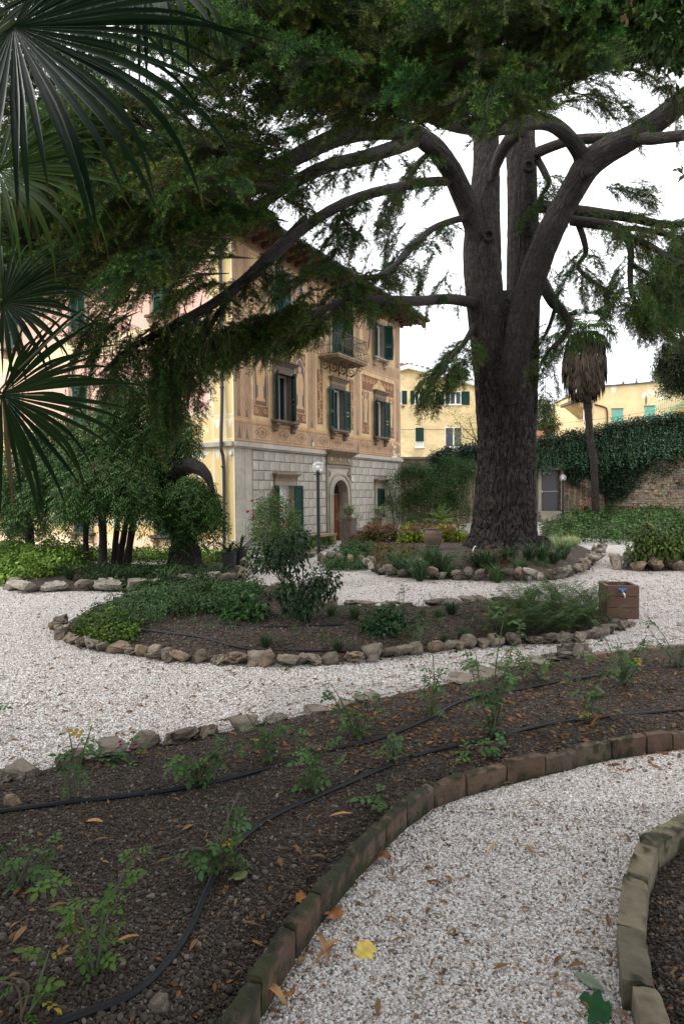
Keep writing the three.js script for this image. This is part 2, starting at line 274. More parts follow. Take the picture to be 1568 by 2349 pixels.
const ovalPts = G([135, 1440, 150, 1468, 190, 1484, 245, 1497, 320, 1504, 400, 1517, 500, 1522, 650, 1527, 784, 1520, 909, 1506, 994, 1496, 1084, 1486, 1194, 1479, 1284, 1475, 1370, 1458, 1430, 1438, 1440, 1418, 1374, 1398, 1219, 1380, 1104, 1375, 1054, 1385, 984, 1392, 884, 1392, 784, 1390, 720, 1372, 640, 1345, 520, 1337, 400, 1345, 300, 1360, 200, 1400]);
bed('soil_bed', 'brown soil of the oval rose bed in the middle', ovalPts, 0.16, 0.1, 0.05, 0.9);
const leftPts = G([-900, 1330, -300, 1332, 0, 1333, 36, 1356, 100, 1358, 175, 1356, 310, 1356, 390, 1346, 465, 1343, 550, 1331, 572, 1308, 540, 1297, 450, 1300, 350, 1302, 260, 1300, 170, 1290, 60, 1282, -300, 1275, -900, 1275]);
bed('soil_bed', 'earth under the weeping trees at the left', leftPts, 0.14, 0.12, 0.04, 0.5);
const ringPts = G([736, 1289, 752, 1296, 770, 1299, 820, 1301, 862, 1303, 872, 1316, 966, 1328, 1054, 1331, 1186, 1333, 1261, 1331, 1300, 1322, 1340, 1300, 1360, 1278, 1356, 1262, 1320, 1247, 1240, 1238, 1120, 1236, 1000, 1238, 900, 1242, 800, 1262, 745, 1276]);
bed('soil_bed', 'raised earth inside the stone ring under the cedar', ringPts, 0.3, 0.12, 0.04, 1.2);
const rightBedPts = G([1413, 1305, 1440, 1309, 1481, 1311, 1568, 1309, 1900, 1305, 1900, 1240, 1600, 1246, 1500, 1262, 1430, 1284]);
bed('soil_bed', 'planted earth behind the row of stones at the right', rightBedPts, 0.2, 0.14, 0.04, 0.6);
const wallBedPts = G([1236, 1236, 1330, 1238, 1450, 1240, 1700, 1240, 1900, 1235, 1900, 1200, 1320, 1198, 1240, 1214]);
bed('soil_bed', 'planted bank along the foot of the garden wall', wallBedPts, 0.15, 0.25, 0.05, 1.2);
const doorBedPts = G([600, 1292, 680, 1283, 700, 1267, 730, 1256, 770, 1248, 770, 1238, 700, 1245, 600, 1266]);
bed('soil_bed', 'narrow planted strip along the foot of the villa', doorBedPts, 0.08, 0.15, 0.03, 0.4);

// ---------- loose pebbles and soil crumbs near the camera ----------
function pebbleGeo(seed, flat) { const g = mergeVertices(new THREE.IcosahedronGeometry(0.5, 1).deleteAttribute('uv').deleteAttribute('normal')), p = g.attributes.position, r = rngOf(seed), a = r() * 9; for (let k = 0; k < p.count; k++) { const v = V().fromBufferAttribute(p, k), n = 1 + 0.32 * noise(v.x * 2.3 + a, v.y * 2.3, v.z * 2.3 + seed); p.setXYZ(k, v.x * n * 1.15, v.y * n * flat, v.z * n * 0.8); } g.computeVertexNormals(); return g; }
const pebbleGeos = [1, 2, 3, 4].map((s) => pebbleGeo(s, 0.4 + 0.1 * s));
function strew(name, label, category, n, area, size, col, m, hgt, ok) {
  const mats = [], cols = [];
  for (let k = 0; k < n; k++) { const p = area(); if (!ok(p.x, p.z)) continue; const s = size(p); mats.push(mtx(V(p.x, surf(p.x, p.z) + s * hgt, p.z), new THREE.Quaternion().setFromEuler(new THREE.Euler(rr(-0.6, 0.6), R() * 6.28, rr(-0.6, 0.6))), V(s, s * rr(0.8, 1.1), s * rr(0.8, 1.1)))); cols.push(col()); }
  const o = thing(name, label, category); o.userData.kind = 'stuff'; scatter('pebbles', pebbleGeos, m, mats, o, cols);
}
const outBeds = (x, z) => !beds.some((b) => inPoly(b.poly, x, z)), nearBed = (x, z) => inPoly(beds[0].poly, x, z) || inPoly(beds[1].poly, x, z);
const lin = (c, k = 1) => { const s = new THREE.Color().setRGB(c[0], c[1], c[2], THREE.SRGBColorSpace); return s.multiplyScalar(k); };
R = rngOf(101);
const edgeOk = (x, z) => outBeds(x, z) && edgeDist(beds[0].poly, x, z) > 0.05;
strew('path_gravel', 'loose white, grey and pink pebbles on the near path', 'gravel', 330000, () => { const z = -Math.pow(rr(1.1, 2.5), 2) * 0.95; return V(rr(-0.75, Math.min(4.4, 0.55 - z * 0.62)), 0, z); }, (p) => rr(0.007, 0.0145) * (1 + 0.08 * -p.z), () => lin(gravelTint(R), 0.62), M.pebble, 0.25, edgeOk);  // same gravel as the court, pebble colour darkened to stand for foreground shade
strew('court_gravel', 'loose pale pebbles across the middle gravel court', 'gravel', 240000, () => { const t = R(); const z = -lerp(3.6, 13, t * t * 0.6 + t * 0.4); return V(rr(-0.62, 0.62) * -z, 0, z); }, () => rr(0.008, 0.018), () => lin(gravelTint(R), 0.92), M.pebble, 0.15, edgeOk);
strew('soil_crumbs', 'crumbs of dark soil and small stones in the near bed', 'soil', 150000, () => { const z = -lerp(1.2, 6.5, Math.pow(R(), 1.7)); return V(rr(-0.62, 0.62) * -z, 0, z); }, () => (R() < 0.93 ? rr(0.006, 0.016) : rr(0.014, 0.03)), () => lin(soilTint(R), R() < 0.07 ? 0.6 : 0.36), M.crumb, 0.2, nearBed);
strew('soil_crumbs', 'clods and small stones on the soil of the oval bed', 'soil', 42000, () => V(rr(-5, 5), 0, rr(-12.5, -6.5)), () => (R() < 0.9 ? rr(0.01, 0.03) : rr(0.02, 0.045)), () => lin(soilTint(R), R() < 0.08 ? 0.75 : 0.42), M.crumb, 0.15, (x, z) => inPoly(beds[2].poly, x, z));
// ---------- the villa ----------
R = rngOf(55);
const TH = 31 * Math.PI / 180, LEN = 11.9, TOP = 10.1, STR = 3.52, SIDE = 14;
const villaBase = gnd(541, 1275);
const villa = thing('villa', 'three-storey painted villa with grey ashlar base and green shutters', 'house', villaBase, Math.PI / 2 - TH);
{
  const P = (g, name, m, parent = villa) => mesh(name, g, m, parent);
  // painted plaster of the front, upper floors (flat sgraffito)
  const px = 170, FW = Math.round(LEN * px), FH = Math.round((TOP - STR) * px);
  const col = { tan: '#a58d76', ochre: '#c9ac82', pale: '#d8b888', brown: '#7c5642', violet: '#655b60', line: '#8a6646', frieze: '#a6896e', dark: '#6a5a52' };
  const speck = (g, W, Hh, n, cs) => { for (let k = 0; k < n; k++) { g.globalAlpha = 0.04 + R() * 0.1; g.fillStyle = pick(cs); g.beginPath(); g.ellipse(R() * W, R() * Hh, 3 + R() * 40, 3 + R() * 55, 0, 0, 7); g.fill(); } g.globalAlpha = 1; };
  const front = cv(FW, FH, (g) => {
    const X = (x) => x * px, Y = (y) => (TOP - y) * px, rect = (x0, y0, x1, y1, c) => { g.fillStyle = c; g.fillRect(X(x0), Y(y1), X(x1) - X(x0), Y(y0) - Y(y1)); }, frame = (x0, y0, x1, y1, c, w = 0.03) => { g.strokeStyle = c; g.lineWidth = w * px; g.strokeRect(X(x0), Y(y1), X(x1) - X(x0), Y(y0) - Y(y1)); };
    rect(0, STR, LEN, TOP, col.tan);
    const blob = (pts, c) => { g.fillStyle = c; g.beginPath(); pts.forEach(([x, y], k) => (k ? g.lineTo(X(x), Y(y)) : g.moveTo(X(x), Y(y)))); g.closePath(); g.fill(); };
    const strip = (x0, x1, y0, y1) => { rect(x0, y0, x1, y1, '#a3856a'); frame(x0 + 0.04, y0 + 0.04, x1 - 0.04, y1 - 0.04, '#c29a6c', 0.02); for (let y = y0 + 0.3; y < y1 - 0.2; y += 0.34) { g.strokeStyle = '#8f6c4e'; g.lineWidth = 4; g.beginPath(); g.ellipse(X((x0 + x1) / 2), Y(y), X(x1 - x0) * 0.2, px * 0.13, 0, 0, 7); g.stroke(); g.beginPath(); g.arc(X((x0 + x1) / 2), Y(y + 0.16), 5, 0, 7); g.stroke(); } blob([[x0 + 0.06, y0 + 0.05], [x1 - 0.06, y0 + 0.05], [(x0 + x1) / 2, y0 + 0.32]], '#6d6058'); };
    const person = (x, y, s, c) => { // a draped figure standing on a pedestal
      blob([[x - 0.24 * s, y], [x + 0.24 * s, y], [x + 0.2 * s, y + 0.1 * s], [x + 0.15 * s, y + 0.12 * s], [x + 0.14 * s, y + 0.5 * s], [x - 0.14 * s, y + 0.5 * s], [x - 0.15 * s, y + 0.12 * s], [x - 0.2 * s, y + 0.1 * s]], c);
      blob([[x - 0.2 * s, y + 0.5 * s], [x + 0.19 * s, y + 0.5 * s], [x + 0.24 * s, y + 0.95 * s], [x + 0.17 * s, y + 1.2 * s], [x + 0.1 * s, y + 1.28 * s], [x - 0.12 * s, y + 1.26 * s], [x - 0.22 * s, y + 1.0 * s]], c);
      g.beginPath(); g.ellipse(X(x), Y(y + 1.4 * s), 0.085 * s * px, 0.11 * s * px, 0, 0, 7); g.fill();
      g.strokeStyle = '#b08a5a'; g.lineWidth = 2; for (let k = -2; k < 3; k++) { g.beginPath(); g.moveTo(X(x + k * 0.05 * s), Y(y + 1.1 * s)); g.lineTo(X(x + k * 0.075 * s + 0.02), Y(y + 0.52 * s)); g.stroke(); }
    };
    const scroll = (x, y, s, c) => { g.strokeStyle = c; g.lineWidth = 5; g.beginPath(); for (let t = 0; t < 9; t += 0.3) { const r = (0.1 - t * 0.01) * s; const u = X(x) + Math.cos(t) * r * px, w = Y(y) + Math.sin(t) * r * px; t ? g.lineTo(u, w) : g.moveTo(u, w); } g.stroke(); };
    const niche = (x0, x1, y0, y1) => { // brown field, violet niche, figure
      const m = (x0 + x1) / 2, w = x1 - x0; rect(x0 - 0.07, y0 - 0.07, x1 + 0.07, y1 + 0.07, col.pale); rect(x0, y0, x1, y1, col.brown);
      g.fillStyle = col.violet; g.beginPath(); g.moveTo(X(x0 + w * 0.08), Y(y0 + 0.35)); g.lineTo(X(x0 + w * 0.08), Y(y1 - 0.75)); g.quadraticCurveTo(X(m - w * 0.3), Y(y1 - 0.3), X(m), Y(y1 - 0.22)); g.quadraticCurveTo(X(m + w * 0.3), Y(y1 - 0.3), X(x1 - w * 0.08), Y(y1 - 0.75)); g.lineTo(X(x1 - w * 0.08), Y(y0 + 0.35)); g.closePath(); g.fill(); g.strokeStyle = '#e0bf8c'; g.lineWidth = 5; g.stroke();
      blob([[m - w * 0.4, y0 + 0.35], [m + w * 0.4, y0 + 0.35], [m + w * 0.16, y0 + 0.85], [m + w * 0.08, y0 + 0.4], [m - w * 0.08, y0 + 0.4], [m - w * 0.16, y0 + 0.85]], col.brown);
      person(m, y0 + 0.5, Math.min(1, (y1 - y0) / 2.5) * 1.0, '#c4a176');
      for (const s of [-1, 1]) { scroll(m + s * w * 0.32, y0 + 0.2, 1.1, '#c4a176'); scroll(m + s * w * 0.34, y1 - 0.18, 1.2, '#c4a176'); scroll(m + s * w * 0.4, y1 - 0.5, 0.8, '#c4a176'); }
    };
    const scrollField = (x0, x1, y0, y1) => { rect(x0, y0, x1, y1, col.brown); frame(x0 + 0.02, y0 + 0.02, x1 - 0.02, y1 - 0.02, '#d3ab6f', 0.025); for (let y = y0 + 0.2; y < y1 - 0.1; y += 0.33) { scroll((x0 + x1) / 2 + 0.06 * Math.sin(y * 9), y, 1.1, '#c4a176'); scroll((x0 + x1) / 2 - 0.06 * Math.sin(y * 9), y + 0.15, 0.7, '#c4a176'); } };
    // first floor
    for (const [a, b] of [[0.08, 0.4], [0.46, 0.76], [4.14, 4.5], [7.58, 7.92], [11.4, 11.75]]) strip(a, b, 4.3, 7.15);
    for (const [a, b] of [[0.82, 4.06], [4.58, 7.5], [8.0, 11.32]]) rect(a, 4.3, b, 7.15, col.ochre);
    niche(0.95, 1.72, 4.45, 6.95); niche(3.2, 3.94, 4.45, 6.95);
    for (const [a, b] of [[4.66, 5.1], [7.05, 7.44]]) { scrollField(a, b, 4.5, 6.6); }
    niche(8.12, 8.78, 4.45, 6.5); niche(10.62, 11.24, 4.45, 6.5);
    rect(8.12, 6.3, 11.24, 7.0, col.brown); for (let x = 8.3; x < 11.2; x += 0.33) scroll(x, 6.78, 1.2, '#d3ab6f'); blob([[8.95, 6.3], [10.55, 6.3], [10.3, 6.62], [9.9, 6.8], [9.6, 6.8], [9.2, 6.62]], col.ochre);
    frame(8.12, 6.3, 11.24, 7.0, '#e0bf8c', 0.03); g.fillStyle = col.ochre; g.beginPath(); g.ellipse(X(9.75), Y(6.72), 0.16 * px, 0.24 * px, 0, 0, 7); g.fill(); g.strokeStyle = '#7d5138'; g.lineWidth = 4; g.stroke(); person(9.75, 6.5, 0.26, '#a77c4c');
    rect(1.85, 6.35, 3.2, 7.0, col.ochre); scrollField(1.95, 3.1, 6.5, 6.95);
    // frieze with lozenges
    rect(0, STR, LEN, 4.3, col.frieze); rect(0, 4.22, LEN, 4.3, '#c29a6c'); rect(0, STR, LEN, 3.6, '#8a6a50');
    for (const [a, b] of [[0.86, 1.9], [2.15, 2.95], [3.15, 4.1], [4.62, 5.55], [5.75, 6.5], [6.65, 7.5], [8.02, 9.0], [9.25, 10.05], [10.3, 11.3]]) {
      frame(a, 3.68, b, 4.16, '#95714f', 0.03); frame(a + 0.05, 3.73, b - 0.05, 4.11, '#c6a074', 0.015); const m = (a + b) / 2, w = (b - a) * 0.38; g.strokeStyle = '#85654a'; g.lineWidth = 5; g.beginPath(); g.moveTo(X(m - w), Y(3.92)); g.lineTo(X(m), Y(4.1)); g.lineTo(X(m + w), Y(3.92)); g.lineTo(X(m), Y(3.74)); g.closePath(); g.stroke(); scroll(m, 3.92, 0.9, '#7b5d45'); scroll(m + 0.05, 3.95, 0.6, '#7b5d45'); scroll(m - w * 0.5, 3.92, 0.5, '#85654a'); scroll(m + w * 0.5, 3.92, 0.5, '#85654a');
    }
    for (const [a, b] of [[0.1, 0.4], [0.5, 0.76], [4.16, 4.48], [7.6, 7.9], [11.42, 11.72]]) { frame(a, 3.66, b, 4.16, '#95714f', 0.02); blob([[a + 0.05, 3.68], [b - 0.05, 3.68], [(a + b) / 2, 4.1]], '#6d6058'); }
    // band between the floors and the second floor
    rect(0, 7.15, LEN, 7.75, col.frieze); for (const y of [7.2, 7.68]) rect(0, y, LEN, y + 0.04, '#c6a074'); for (let x = 0.5; x < LEN; x += 0.62) { scroll(x, 7.45, 1.1, '#8f6c4e'); }
    for (const [a, b] of [[0.08, 0.4], [0.46, 0.76], [4.14, 4.5], [7.58, 7.92], [11.4, 11.75]]) strip(a, b, 7.75, 9.75);
    for (const [a, b] of [[0.82, 4.06], [4.58, 7.5], [8.0, 11.32]]) rect(a, 7.75, b, 9.7, col.ochre);
    for (const [x, w] of [[1.36, 0.42], [3.55, 0.36], [8.6, 0.36], [10.95, 0.34]]) { frame(x - w - 0.06, 7.85, x + w + 0.06, 9.6, '#b48b57', 0.04); g.fillStyle = col.dark; g.beginPath(); g.ellipse(X(x), Y(8.75), w * px, 0.78 * px, 0, 0, 7); g.fill(); g.strokeStyle = '#e0bf8c'; g.lineWidth = 7; g.stroke(); g.save(); g.clip(); g.fillStyle = '#555c6c'; g.fillRect(X(x), Y(9.4), w * px, 0.7 * px); person(x - 0.05, 7.9, 1.0, '#a98a6a'); g.restore(); }
    for (const [a, b] of [[4.7, 5.2], [6.95, 7.42]]) { scrollField(a, b, 7.85, 9.5); }
    rect(0, 9.75, LEN, TOP, '#8a6a50'); for (let x = 0.3; x < LEN; x += 0.5) scroll(x, 9.92, 0.9, '#6d5540');
    for (let k = 0; k < 260; k++) { g.globalAlpha = 0.03 + R() * 0.08; g.fillStyle = pick(['#4c3a2c', '#5c4a3a', '#d8c4a0', '#3f342b']); const w = 3 + R() * 26; g.fillRect(R() * FW, R() * FH * 0.8, w, 60 + R() * 420); } g.globalAlpha = 1; speck(g, FW, FH, 700, ['#6a4a34', '#caa878', '#8a7058', '#e6cfa6']);
    for (let k = 0; k < 26; k++) { const x = 11 + R() * 0.85, y = STR + Math.pow(R(), 2) * 0.7; g.fillStyle = '#d8cdbd'; g.beginPath(); for (let a = 0; a < 7; a++) g.lineTo(X(x) + Math.cos(a) * (3 + R() * 16), Y(y) + Math.sin(a) * (3 + R() * 12)); g.fill(); }
    for (const [x, y] of [[0.3, 5.9], [4.4, 3.75]]) { g.fillStyle = '#d9d0c4'; g.beginPath(); for (let a = 0; a < 7; a++) g.lineTo(X(x) + Math.cos(a) * (4 + R() * 9), Y(y) + Math.sin(a) * (4 + R() * 16)); g.fill(); }
  }, { clamp: true });
  front.repeat.set(1 / LEN, 1 / (TOP - STR)); front.offset.set(0, -STR / (TOP - STR));
  const openF = [[2.12, 4.42, 2.98, 6.02], [5.76, 4.42, 6.55, 6.02], [9.36, 4.42, 10.14, 6.02], [2.1, 7.9, 2.96, 9.42], [5.72, 7.2, 6.58, 9.42], [9.34, 7.9, 10.12, 9.42]];
  const openG = [[2.14, 0.55, 3.06, 2.2], [9.37, 0.55, 10.12, 2.12]];
  const holed = (x0, y0, x1, y1, holes) => { const s = new THREE.Shape([[x0, y0], [x1, y0], [x1, y1], [x0, y1]].map((p) => new THREE.Vector2(...p))); for (const [a, b, c, d] of holes) s.holes.push(new THREE.Path([[a, b], [a, d], [c, d], [c, b]].map((p) => new THREE.Vector2(...p)))); return new THREE.ShapeGeometry(s); };
  P(holed(0, STR, LEN, TOP, openF), 'painted_wall', mat({ map: front, bumpMap: stucco, bumpScale: 0.003, roughness: 0.95 }));
  const lower = part('ground_floor_wall', villa);
  const doorHole = [5.57, 0, 6.69, 1.9], lowShape = holed(0, 0, LEN, STR, [...openG, [5.57, 0.001, 6.69, 2.44]]);
  P(lowShape, 'plaster', M.joint, lower);
  { // the grey plinth and corner strip stand a little proud
    const b = new MB(); b.box(2.7, 0.2, 0.015, 5.36, 0.4, 0.03); b.box(9.6, 0.2, 0.015, 4.6, 0.4, 0.03); b.build('plinth', M.block[1], lower);
    const q = new MB(); for (const [x, w, d] of [[0.17, 0.3, 0.02], [0.39, 0.1, 0.014], [0.62, 0.3, 0.02]]) q.box(x, 1.93, d / 2, w, 3.04, d); q.box(0.41, 1.93, 0.004, 0.82, 3.04, 0.008); q.build('corner_strip', M.block[3], lower);
  }
  // ashlar blocks with sunk joints
  const blockGeo = {}, chamfer = (w, h) => { const k = w.toFixed(2) + h.toFixed(2); return blockGeo[k] ??= (() => { const m = new MB(), d = 0.03, e = 0.014, a = [[-w / 2, -h / 2], [w / 2, -h / 2], [w / 2, h / 2], [-w / 2, h / 2]], q = (p, z, s) => V(p[0] - Math.sign(p[0]) * s, p[1] - Math.sign(p[1]) * s, z); m.quad(...a.map((p) => q(p, d, e)), undefined, a.map((p) => [p[0] + w, p[1]])); for (let i = 0; i < 4; i++) { const s = a[i], t = a[(i + 1) % 4]; m.quad(q(s, 0, 0), q(t, 0, 0), q(t, d, e), q(s, d, e)); } return m.geo(); })(); };
  const rows = [3.32, 3.0, 2.68, 2.36, 2.04, 1.72, 1.4, 1.08, 0.76, 0.44];
  for (let k = 0; k < rows.length - 1; k++) {
    const y0 = rows[k + 1] + 0.012, y1 = rows[k] - 0.012, y = (y0 + y1) / 2; let x = 0.84; let first = k % 2 ? 0.3 : 0.58;
    while (x < LEN - 0.42) {
      let x1 = Math.min(x + first, LEN - 0.36); first = 0.58; const cuts = [[5.2, 7.1, 0, 9], [1.9, 3.3, 0.3, 2.66], [9.1, 10.4, 0.3, 2.56]]; let a = x + 0.012, b = x1 - 0.012;
      for (const [c0, c1, d0, d1] of cuts) if (y > d0 && y < d1) { if (a < c1 && b > c0) { if (a < c0 && c0 - a > b - c1) b = c0; else if (b > c1) a = c1; else a = b; } }
      if (b - a > 0.08) { const m = P(chamfer(Math.round((b - a) * 50) / 50, y1 - y0), 'block', pick(M.block), lower); m.position.set((a + b) / 2, y, 0.001); }
      x = x1;
    }
  }
  // string course round the corner
  { const b = new MB(); b.box(LEN / 2 + 0.0, 3.48, 0.06, LEN + 0.12, 0.14, 0.12); b.box(-0.06, 3.48, -SIDE / 2, 0.12, 0.14, SIDE); b.box(LEN / 2, 3.385, 0.03, LEN + 0.06, 0.05, 0.06); b.build('string_course', M.string, villa); }
  // side wall, painted plaster in yellow and pink
  const sp = 120, SW = SIDE * sp, SH = Math.round(TOP * sp);
  const sideTex = cv(SW, SH, (g) => { // u runs from the far end to the corner
    const X = (s) => (SIDE - s) * sp, Y = (y) => (TOP - y) * sp, rect = (a, y0, b, y1, c) => { g.fillStyle = c; g.fillRect(X(b), Y(y1), (b - a) * sp, (y1 - y0) * sp); }, tri = (pts, c) => { g.fillStyle = c; g.beginPath(); pts.forEach(([s, y], k) => (k ? g.lineTo(X(s), Y(y)) : g.moveTo(X(s), Y(y)))); g.fill(); }, fr = (a, y0, b, y1, c, w) => { g.strokeStyle = c; g.lineWidth = w; g.strokeRect(X(b), Y(y1), (b - a) * sp, (y1 - y0) * sp); };
    const cream = '#e6cfa2', ylw = '#e2c68c', deep = '#e2bf82', white = '#e9e5da', pink = '#e2b9a6';
    rect(0, 0, SIDE, TOP, cream); rect(0, 0, SIDE, 0.42, '#e8ceac');
    for (const [a, b] of [[0.03, 0.34], [0.52, 0.86]]) for (const [y0, y1] of [[0.5, 3.3], [4.4, 9.6], [3.65, 4.25]]) { rect(a + 0.04, y0, b - 0.04, y1, ylw); fr(a, y0, b, y1, '#f1e4c4', 4); tri([[a + 0.06, y1 - 0.02], [b - 0.06, y1 - 0.02], [(a + b) / 2, y1 - 0.3]], white); rect(a + 0.2, y0 + 0.3, b - 0.1, y1 - 0.35, deep); }
    for (let s = 0.95; s < SIDE; s += 1.06) for (let k = 0; k < 5; k++) { const y0 = 0.5 + k * 0.56, y1 = y0 + 0.54; rect(s, y0, s + 1.0, y1, ylw); tri([[s, y1], [s + 1.0, y1], [s + 0.5, y0 + 0.27]], white); tri([[s, y0], [s + 1.0, y0], [s + 0.5, y0 + 0.27]], deep); tri([[s, y0], [s, y1], [s + 0.5, y0 + 0.27]], ylw); }
    for (let s = 0.95; s < SIDE; s += 1.5) { rect(s, 3.62, s + 1.44, 4.3, ylw); fr(s + 0.06, 3.68, s + 1.38, 4.24, deep, 4); g.strokeStyle = '#f1e4c4'; g.lineWidth = 4; g.beginPath(); g.moveTo(X(s + 0.15), Y(3.95)); g.lineTo(X(s + 0.7), Y(4.2)); g.lineTo(X(s + 1.3), Y(3.95)); g.lineTo(X(s + 0.7), Y(3.7)); g.closePath(); g.stroke(); }
    rect(0.95, 4.5, SIDE, 7.0, pink); rect(0.95, 7.6, SIDE, 9.5, pink); g.strokeStyle = '#d5a492'; g.lineWidth = 4;
    for (let y = 4.6; y < 9.5; y += 0.22) if (y < 6.9 || y > 7.65) for (let s = 1.08; s < SIDE; s += 0.24) { g.beginPath(); g.arc(X(s + (Math.round(y / 0.22) % 2) * 0.12), Y(y), 9, 0, 7); g.stroke(); }
    fr(0.98, 4.53, SIDE, 6.97, '#f0dcbc', 8); rect(0, 9.62, SIDE, TOP, '#d9bd92');
    speck(g, SW, SH, 260, ['#c9a878', '#f4ead2', '#d8b58a']);
  }, { clamp: true });
  sideTex.repeat.set(1 / SIDE, 1 / TOP);
  const openS = []; for (const c of [3.0, 7.4, 11.6]) { openS.push([SIDE - c - 0.42, 0.55, SIDE - c + 0.42, 2.2], [SIDE - c - 0.42, 4.55, SIDE - c + 0.42, 6.15], [SIDE - c - 0.42, 7.95, SIDE - c + 0.42, 9.4]); }
  const sideWall = P(holed(0, 0, SIDE, TOP, openS), 'side_wall', mat({ map: sideTex, bumpMap: stucco, bumpScale: 0.003, roughness: 0.95 })); sideWall.rotation.y = -Math.PI / 2; sideWall.position.set(0, 0, -SIDE);
  { const b = new MB(); b.box(LEN, TOP / 2, -SIDE / 2, 0.02, TOP, SIDE); b.box(LEN / 2, TOP / 2, -SIDE, LEN, TOP, 0.02); b.build('rear_wall', M.yellow, villa); }
  // louvred shutter, hinge at x = 0, opening to +x
  const shutterGeo = {}; const louvre = (w, h) => shutterGeo[w + '/' + h] ??= (() => { const m = new MB(), t = 0.045; m.box(0.035, h / 2, 0, 0.07, h, t); m.box(w - 0.035, h / 2, 0, 0.07, h, t); for (const y of [0.05, h * 0.42, h - 0.05]) m.box(w / 2, y, 0, w - 0.14, 0.1, t); const n = Math.round(h / 0.07); for (let k = 0; k < n; k++) { const y = 0.1 + (k + 0.5) / n * (h - 0.2); if (Math.abs(y - h * 0.42) < 0.07) continue; m.quad(V(0.07, y - 0.03, 0.02), V(w - 0.07, y - 0.03, 0.02), V(w - 0.07, y + 0.03, -0.018), V(0.07, y + 0.03, -0.018)); m.quad(V(0.07, y - 0.03, 0.02), V(0.07, y - 0.038, 0.014), V(w - 0.07, y - 0.038, 0.014), V(w - 0.07, y - 0.03, 0.02)); } return m.geo(); })();
  function shutter(par, w, h, x, y, z, ang, right) { const s = mesh('shutter', louvre(w, h), M.shutter, par); s.position.set(x, y, z); s.rotation.y = right ? Math.PI - 0 + ang : -ang; if (right) s.rotation.y = Math.PI + ang; return s; }
  // a window: reveal, stone surround, sash, pane, sill, shutters. al / ar: how far each leaf is swung (0 closed, PI flat on the wall)
  function windowAt(root, o, q) {
    const [x0, y0, x1, y1] = o, w = x1 - x0, h = y1 - y0, g = part('window', root); const D = 0.24;
    const rv = new MB(), c = undefined; rv.quad(V(x0, y0, 0), V(x0, y1, 0), V(x0, y1, -D), V(x0, y0, -D), c); rv.quad(V(x1, y0, -D), V(x1, y1, -D), V(x1, y1, 0), V(x1, y0, 0), c); rv.quad(V(x0, y1, 0), V(x1, y1, 0), V(x1, y1, -D), V(x0, y1, -D), c); rv.quad(V(x0, y0, -D), V(x1, y0, -D), V(x1, y0, 0), V(x0, y0, 0), c); rv.build('reveal', q.stone, g);
    const pane = new MB(); pane.box((x0 + x1) / 2, (y0 + y1) / 2, -D + 0.004, w, h, 0.008); pane.build('pane', M.glass, g);
    const sa = new MB(), f = 0.07, z = -D + 0.04; for (const x of [x0 + f / 2, x1 - f / 2]) sa.box(x, (y0 + y1) / 2, z, f, h, 0.05); sa.box((x0 + x1) / 2, (y0 + y1) / 2, z + 0.004, f * 1.3, h - f * 2, 0.05); for (const y of [y0 + f / 2, y1 - f / 2]) sa.box((x0 + x1) / 2, y, z, w - 2 * f, f, 0.05); sa.build('sash', q.sash ?? M.sashGrey, g);
    if (q.curtain) { const k = new MB(); for (const s of [0, 1]) for (let i = 0; i < 6; i++) { const a = x0 + f + s * (w / 2 - f * 0.3) + i * (w / 2 - f * 1.4) / 6; k.quad(V(a, y0 + f, -D + 0.012 + (i % 2) * 0.002), V(a + (w / 2 - f * 1.4) / 6, y0 + f, -D + 0.012 + ((i + 1) % 2) * 0.002), V(a + (w / 2 - f * 1.4) / 6, y1 - f, -D + 0.012 + ((i + 1) % 2) * 0.002), V(a, y1 - f, -D + 0.012 + (i % 2) * 0.002)); } k.build('curtain', M.curtain, g); }
    if (q.surround) { const s = new MB(), e = 0.16, t = 0.06; for (const x of [x0 - e / 2, x1 + e / 2]) s.box(x, (y0 + y1) / 2, t / 2, e, h, t); s.box((x0 + x1) / 2, y1 + 0.075, t / 2, w + 2 * e, 0.15, t); s.build('surround', q.stone, g); }
    if (q.cornice) { const s = new MB(), a = y1 + 0.15, m = (x0 + x1) / 2, W = w + 0.36; s.box(m, a + 0.06, 0.035, W - 0.04, 0.12, 0.07); s.box(m, a + 0.15, 0.06, W, 0.06, 0.12); s.box(m, a + 0.2, 0.09, W + 0.1, 0.05, 0.18); s.box(m, a + 0.25, 0.12, W + 0.2, 0.05, 0.24); s.build('cornice', q.cornice, g); }
    if (q.sill) { const s = new MB(), m = (x0 + x1) / 2; s.box(m, y0 - 0.04, 0.1, w + 0.56, 0.08, 0.2); s.box(m, y0 - 0.1, 0.07, w + 0.46, 0.05, 0.14); s.build('sill', q.sillM ?? q.stone, g);
      if (q.sill === 'bracket') for (const x of [x0 - 0.08, x1 + 0.08]) { const b = new MB(), pr = []; for (let k = 0; k <= 10; k++) { const t = k / 10; pr.push([0.17 * (1 - t) ** 0.7 + 0.03 + 0.035 * Math.sin(t * 9), -0.125 - t * 0.27]); } pr.push([0, -0.395], [0, -0.125]); for (let k = 0; k < 10; k++) b.quad(V(x - 0.09, y0 + pr[k][1], pr[k][0]), V(x - 0.09, y0 + pr[k + 1][1], pr[k + 1][0]), V(x + 0.09, y0 + pr[k + 1][1], pr[k + 1][0]), V(x + 0.09, y0 + pr[k][1], pr[k][0])); for (const s2 of [-0.09, 0.09]) for (let k = 0; k < 10; k++) b.quad(V(x + s2, y0 + pr[k][1], 0), V(x + s2, y0 + pr[k + 1][1], 0), V(x + s2, y0 + pr[k + 1][1], pr[k + 1][0]), V(x + s2, y0 + pr[k][1], pr[k][0])); const t2 = new THREE.Mesh(); b.build('bracket', q.stone, g); } }
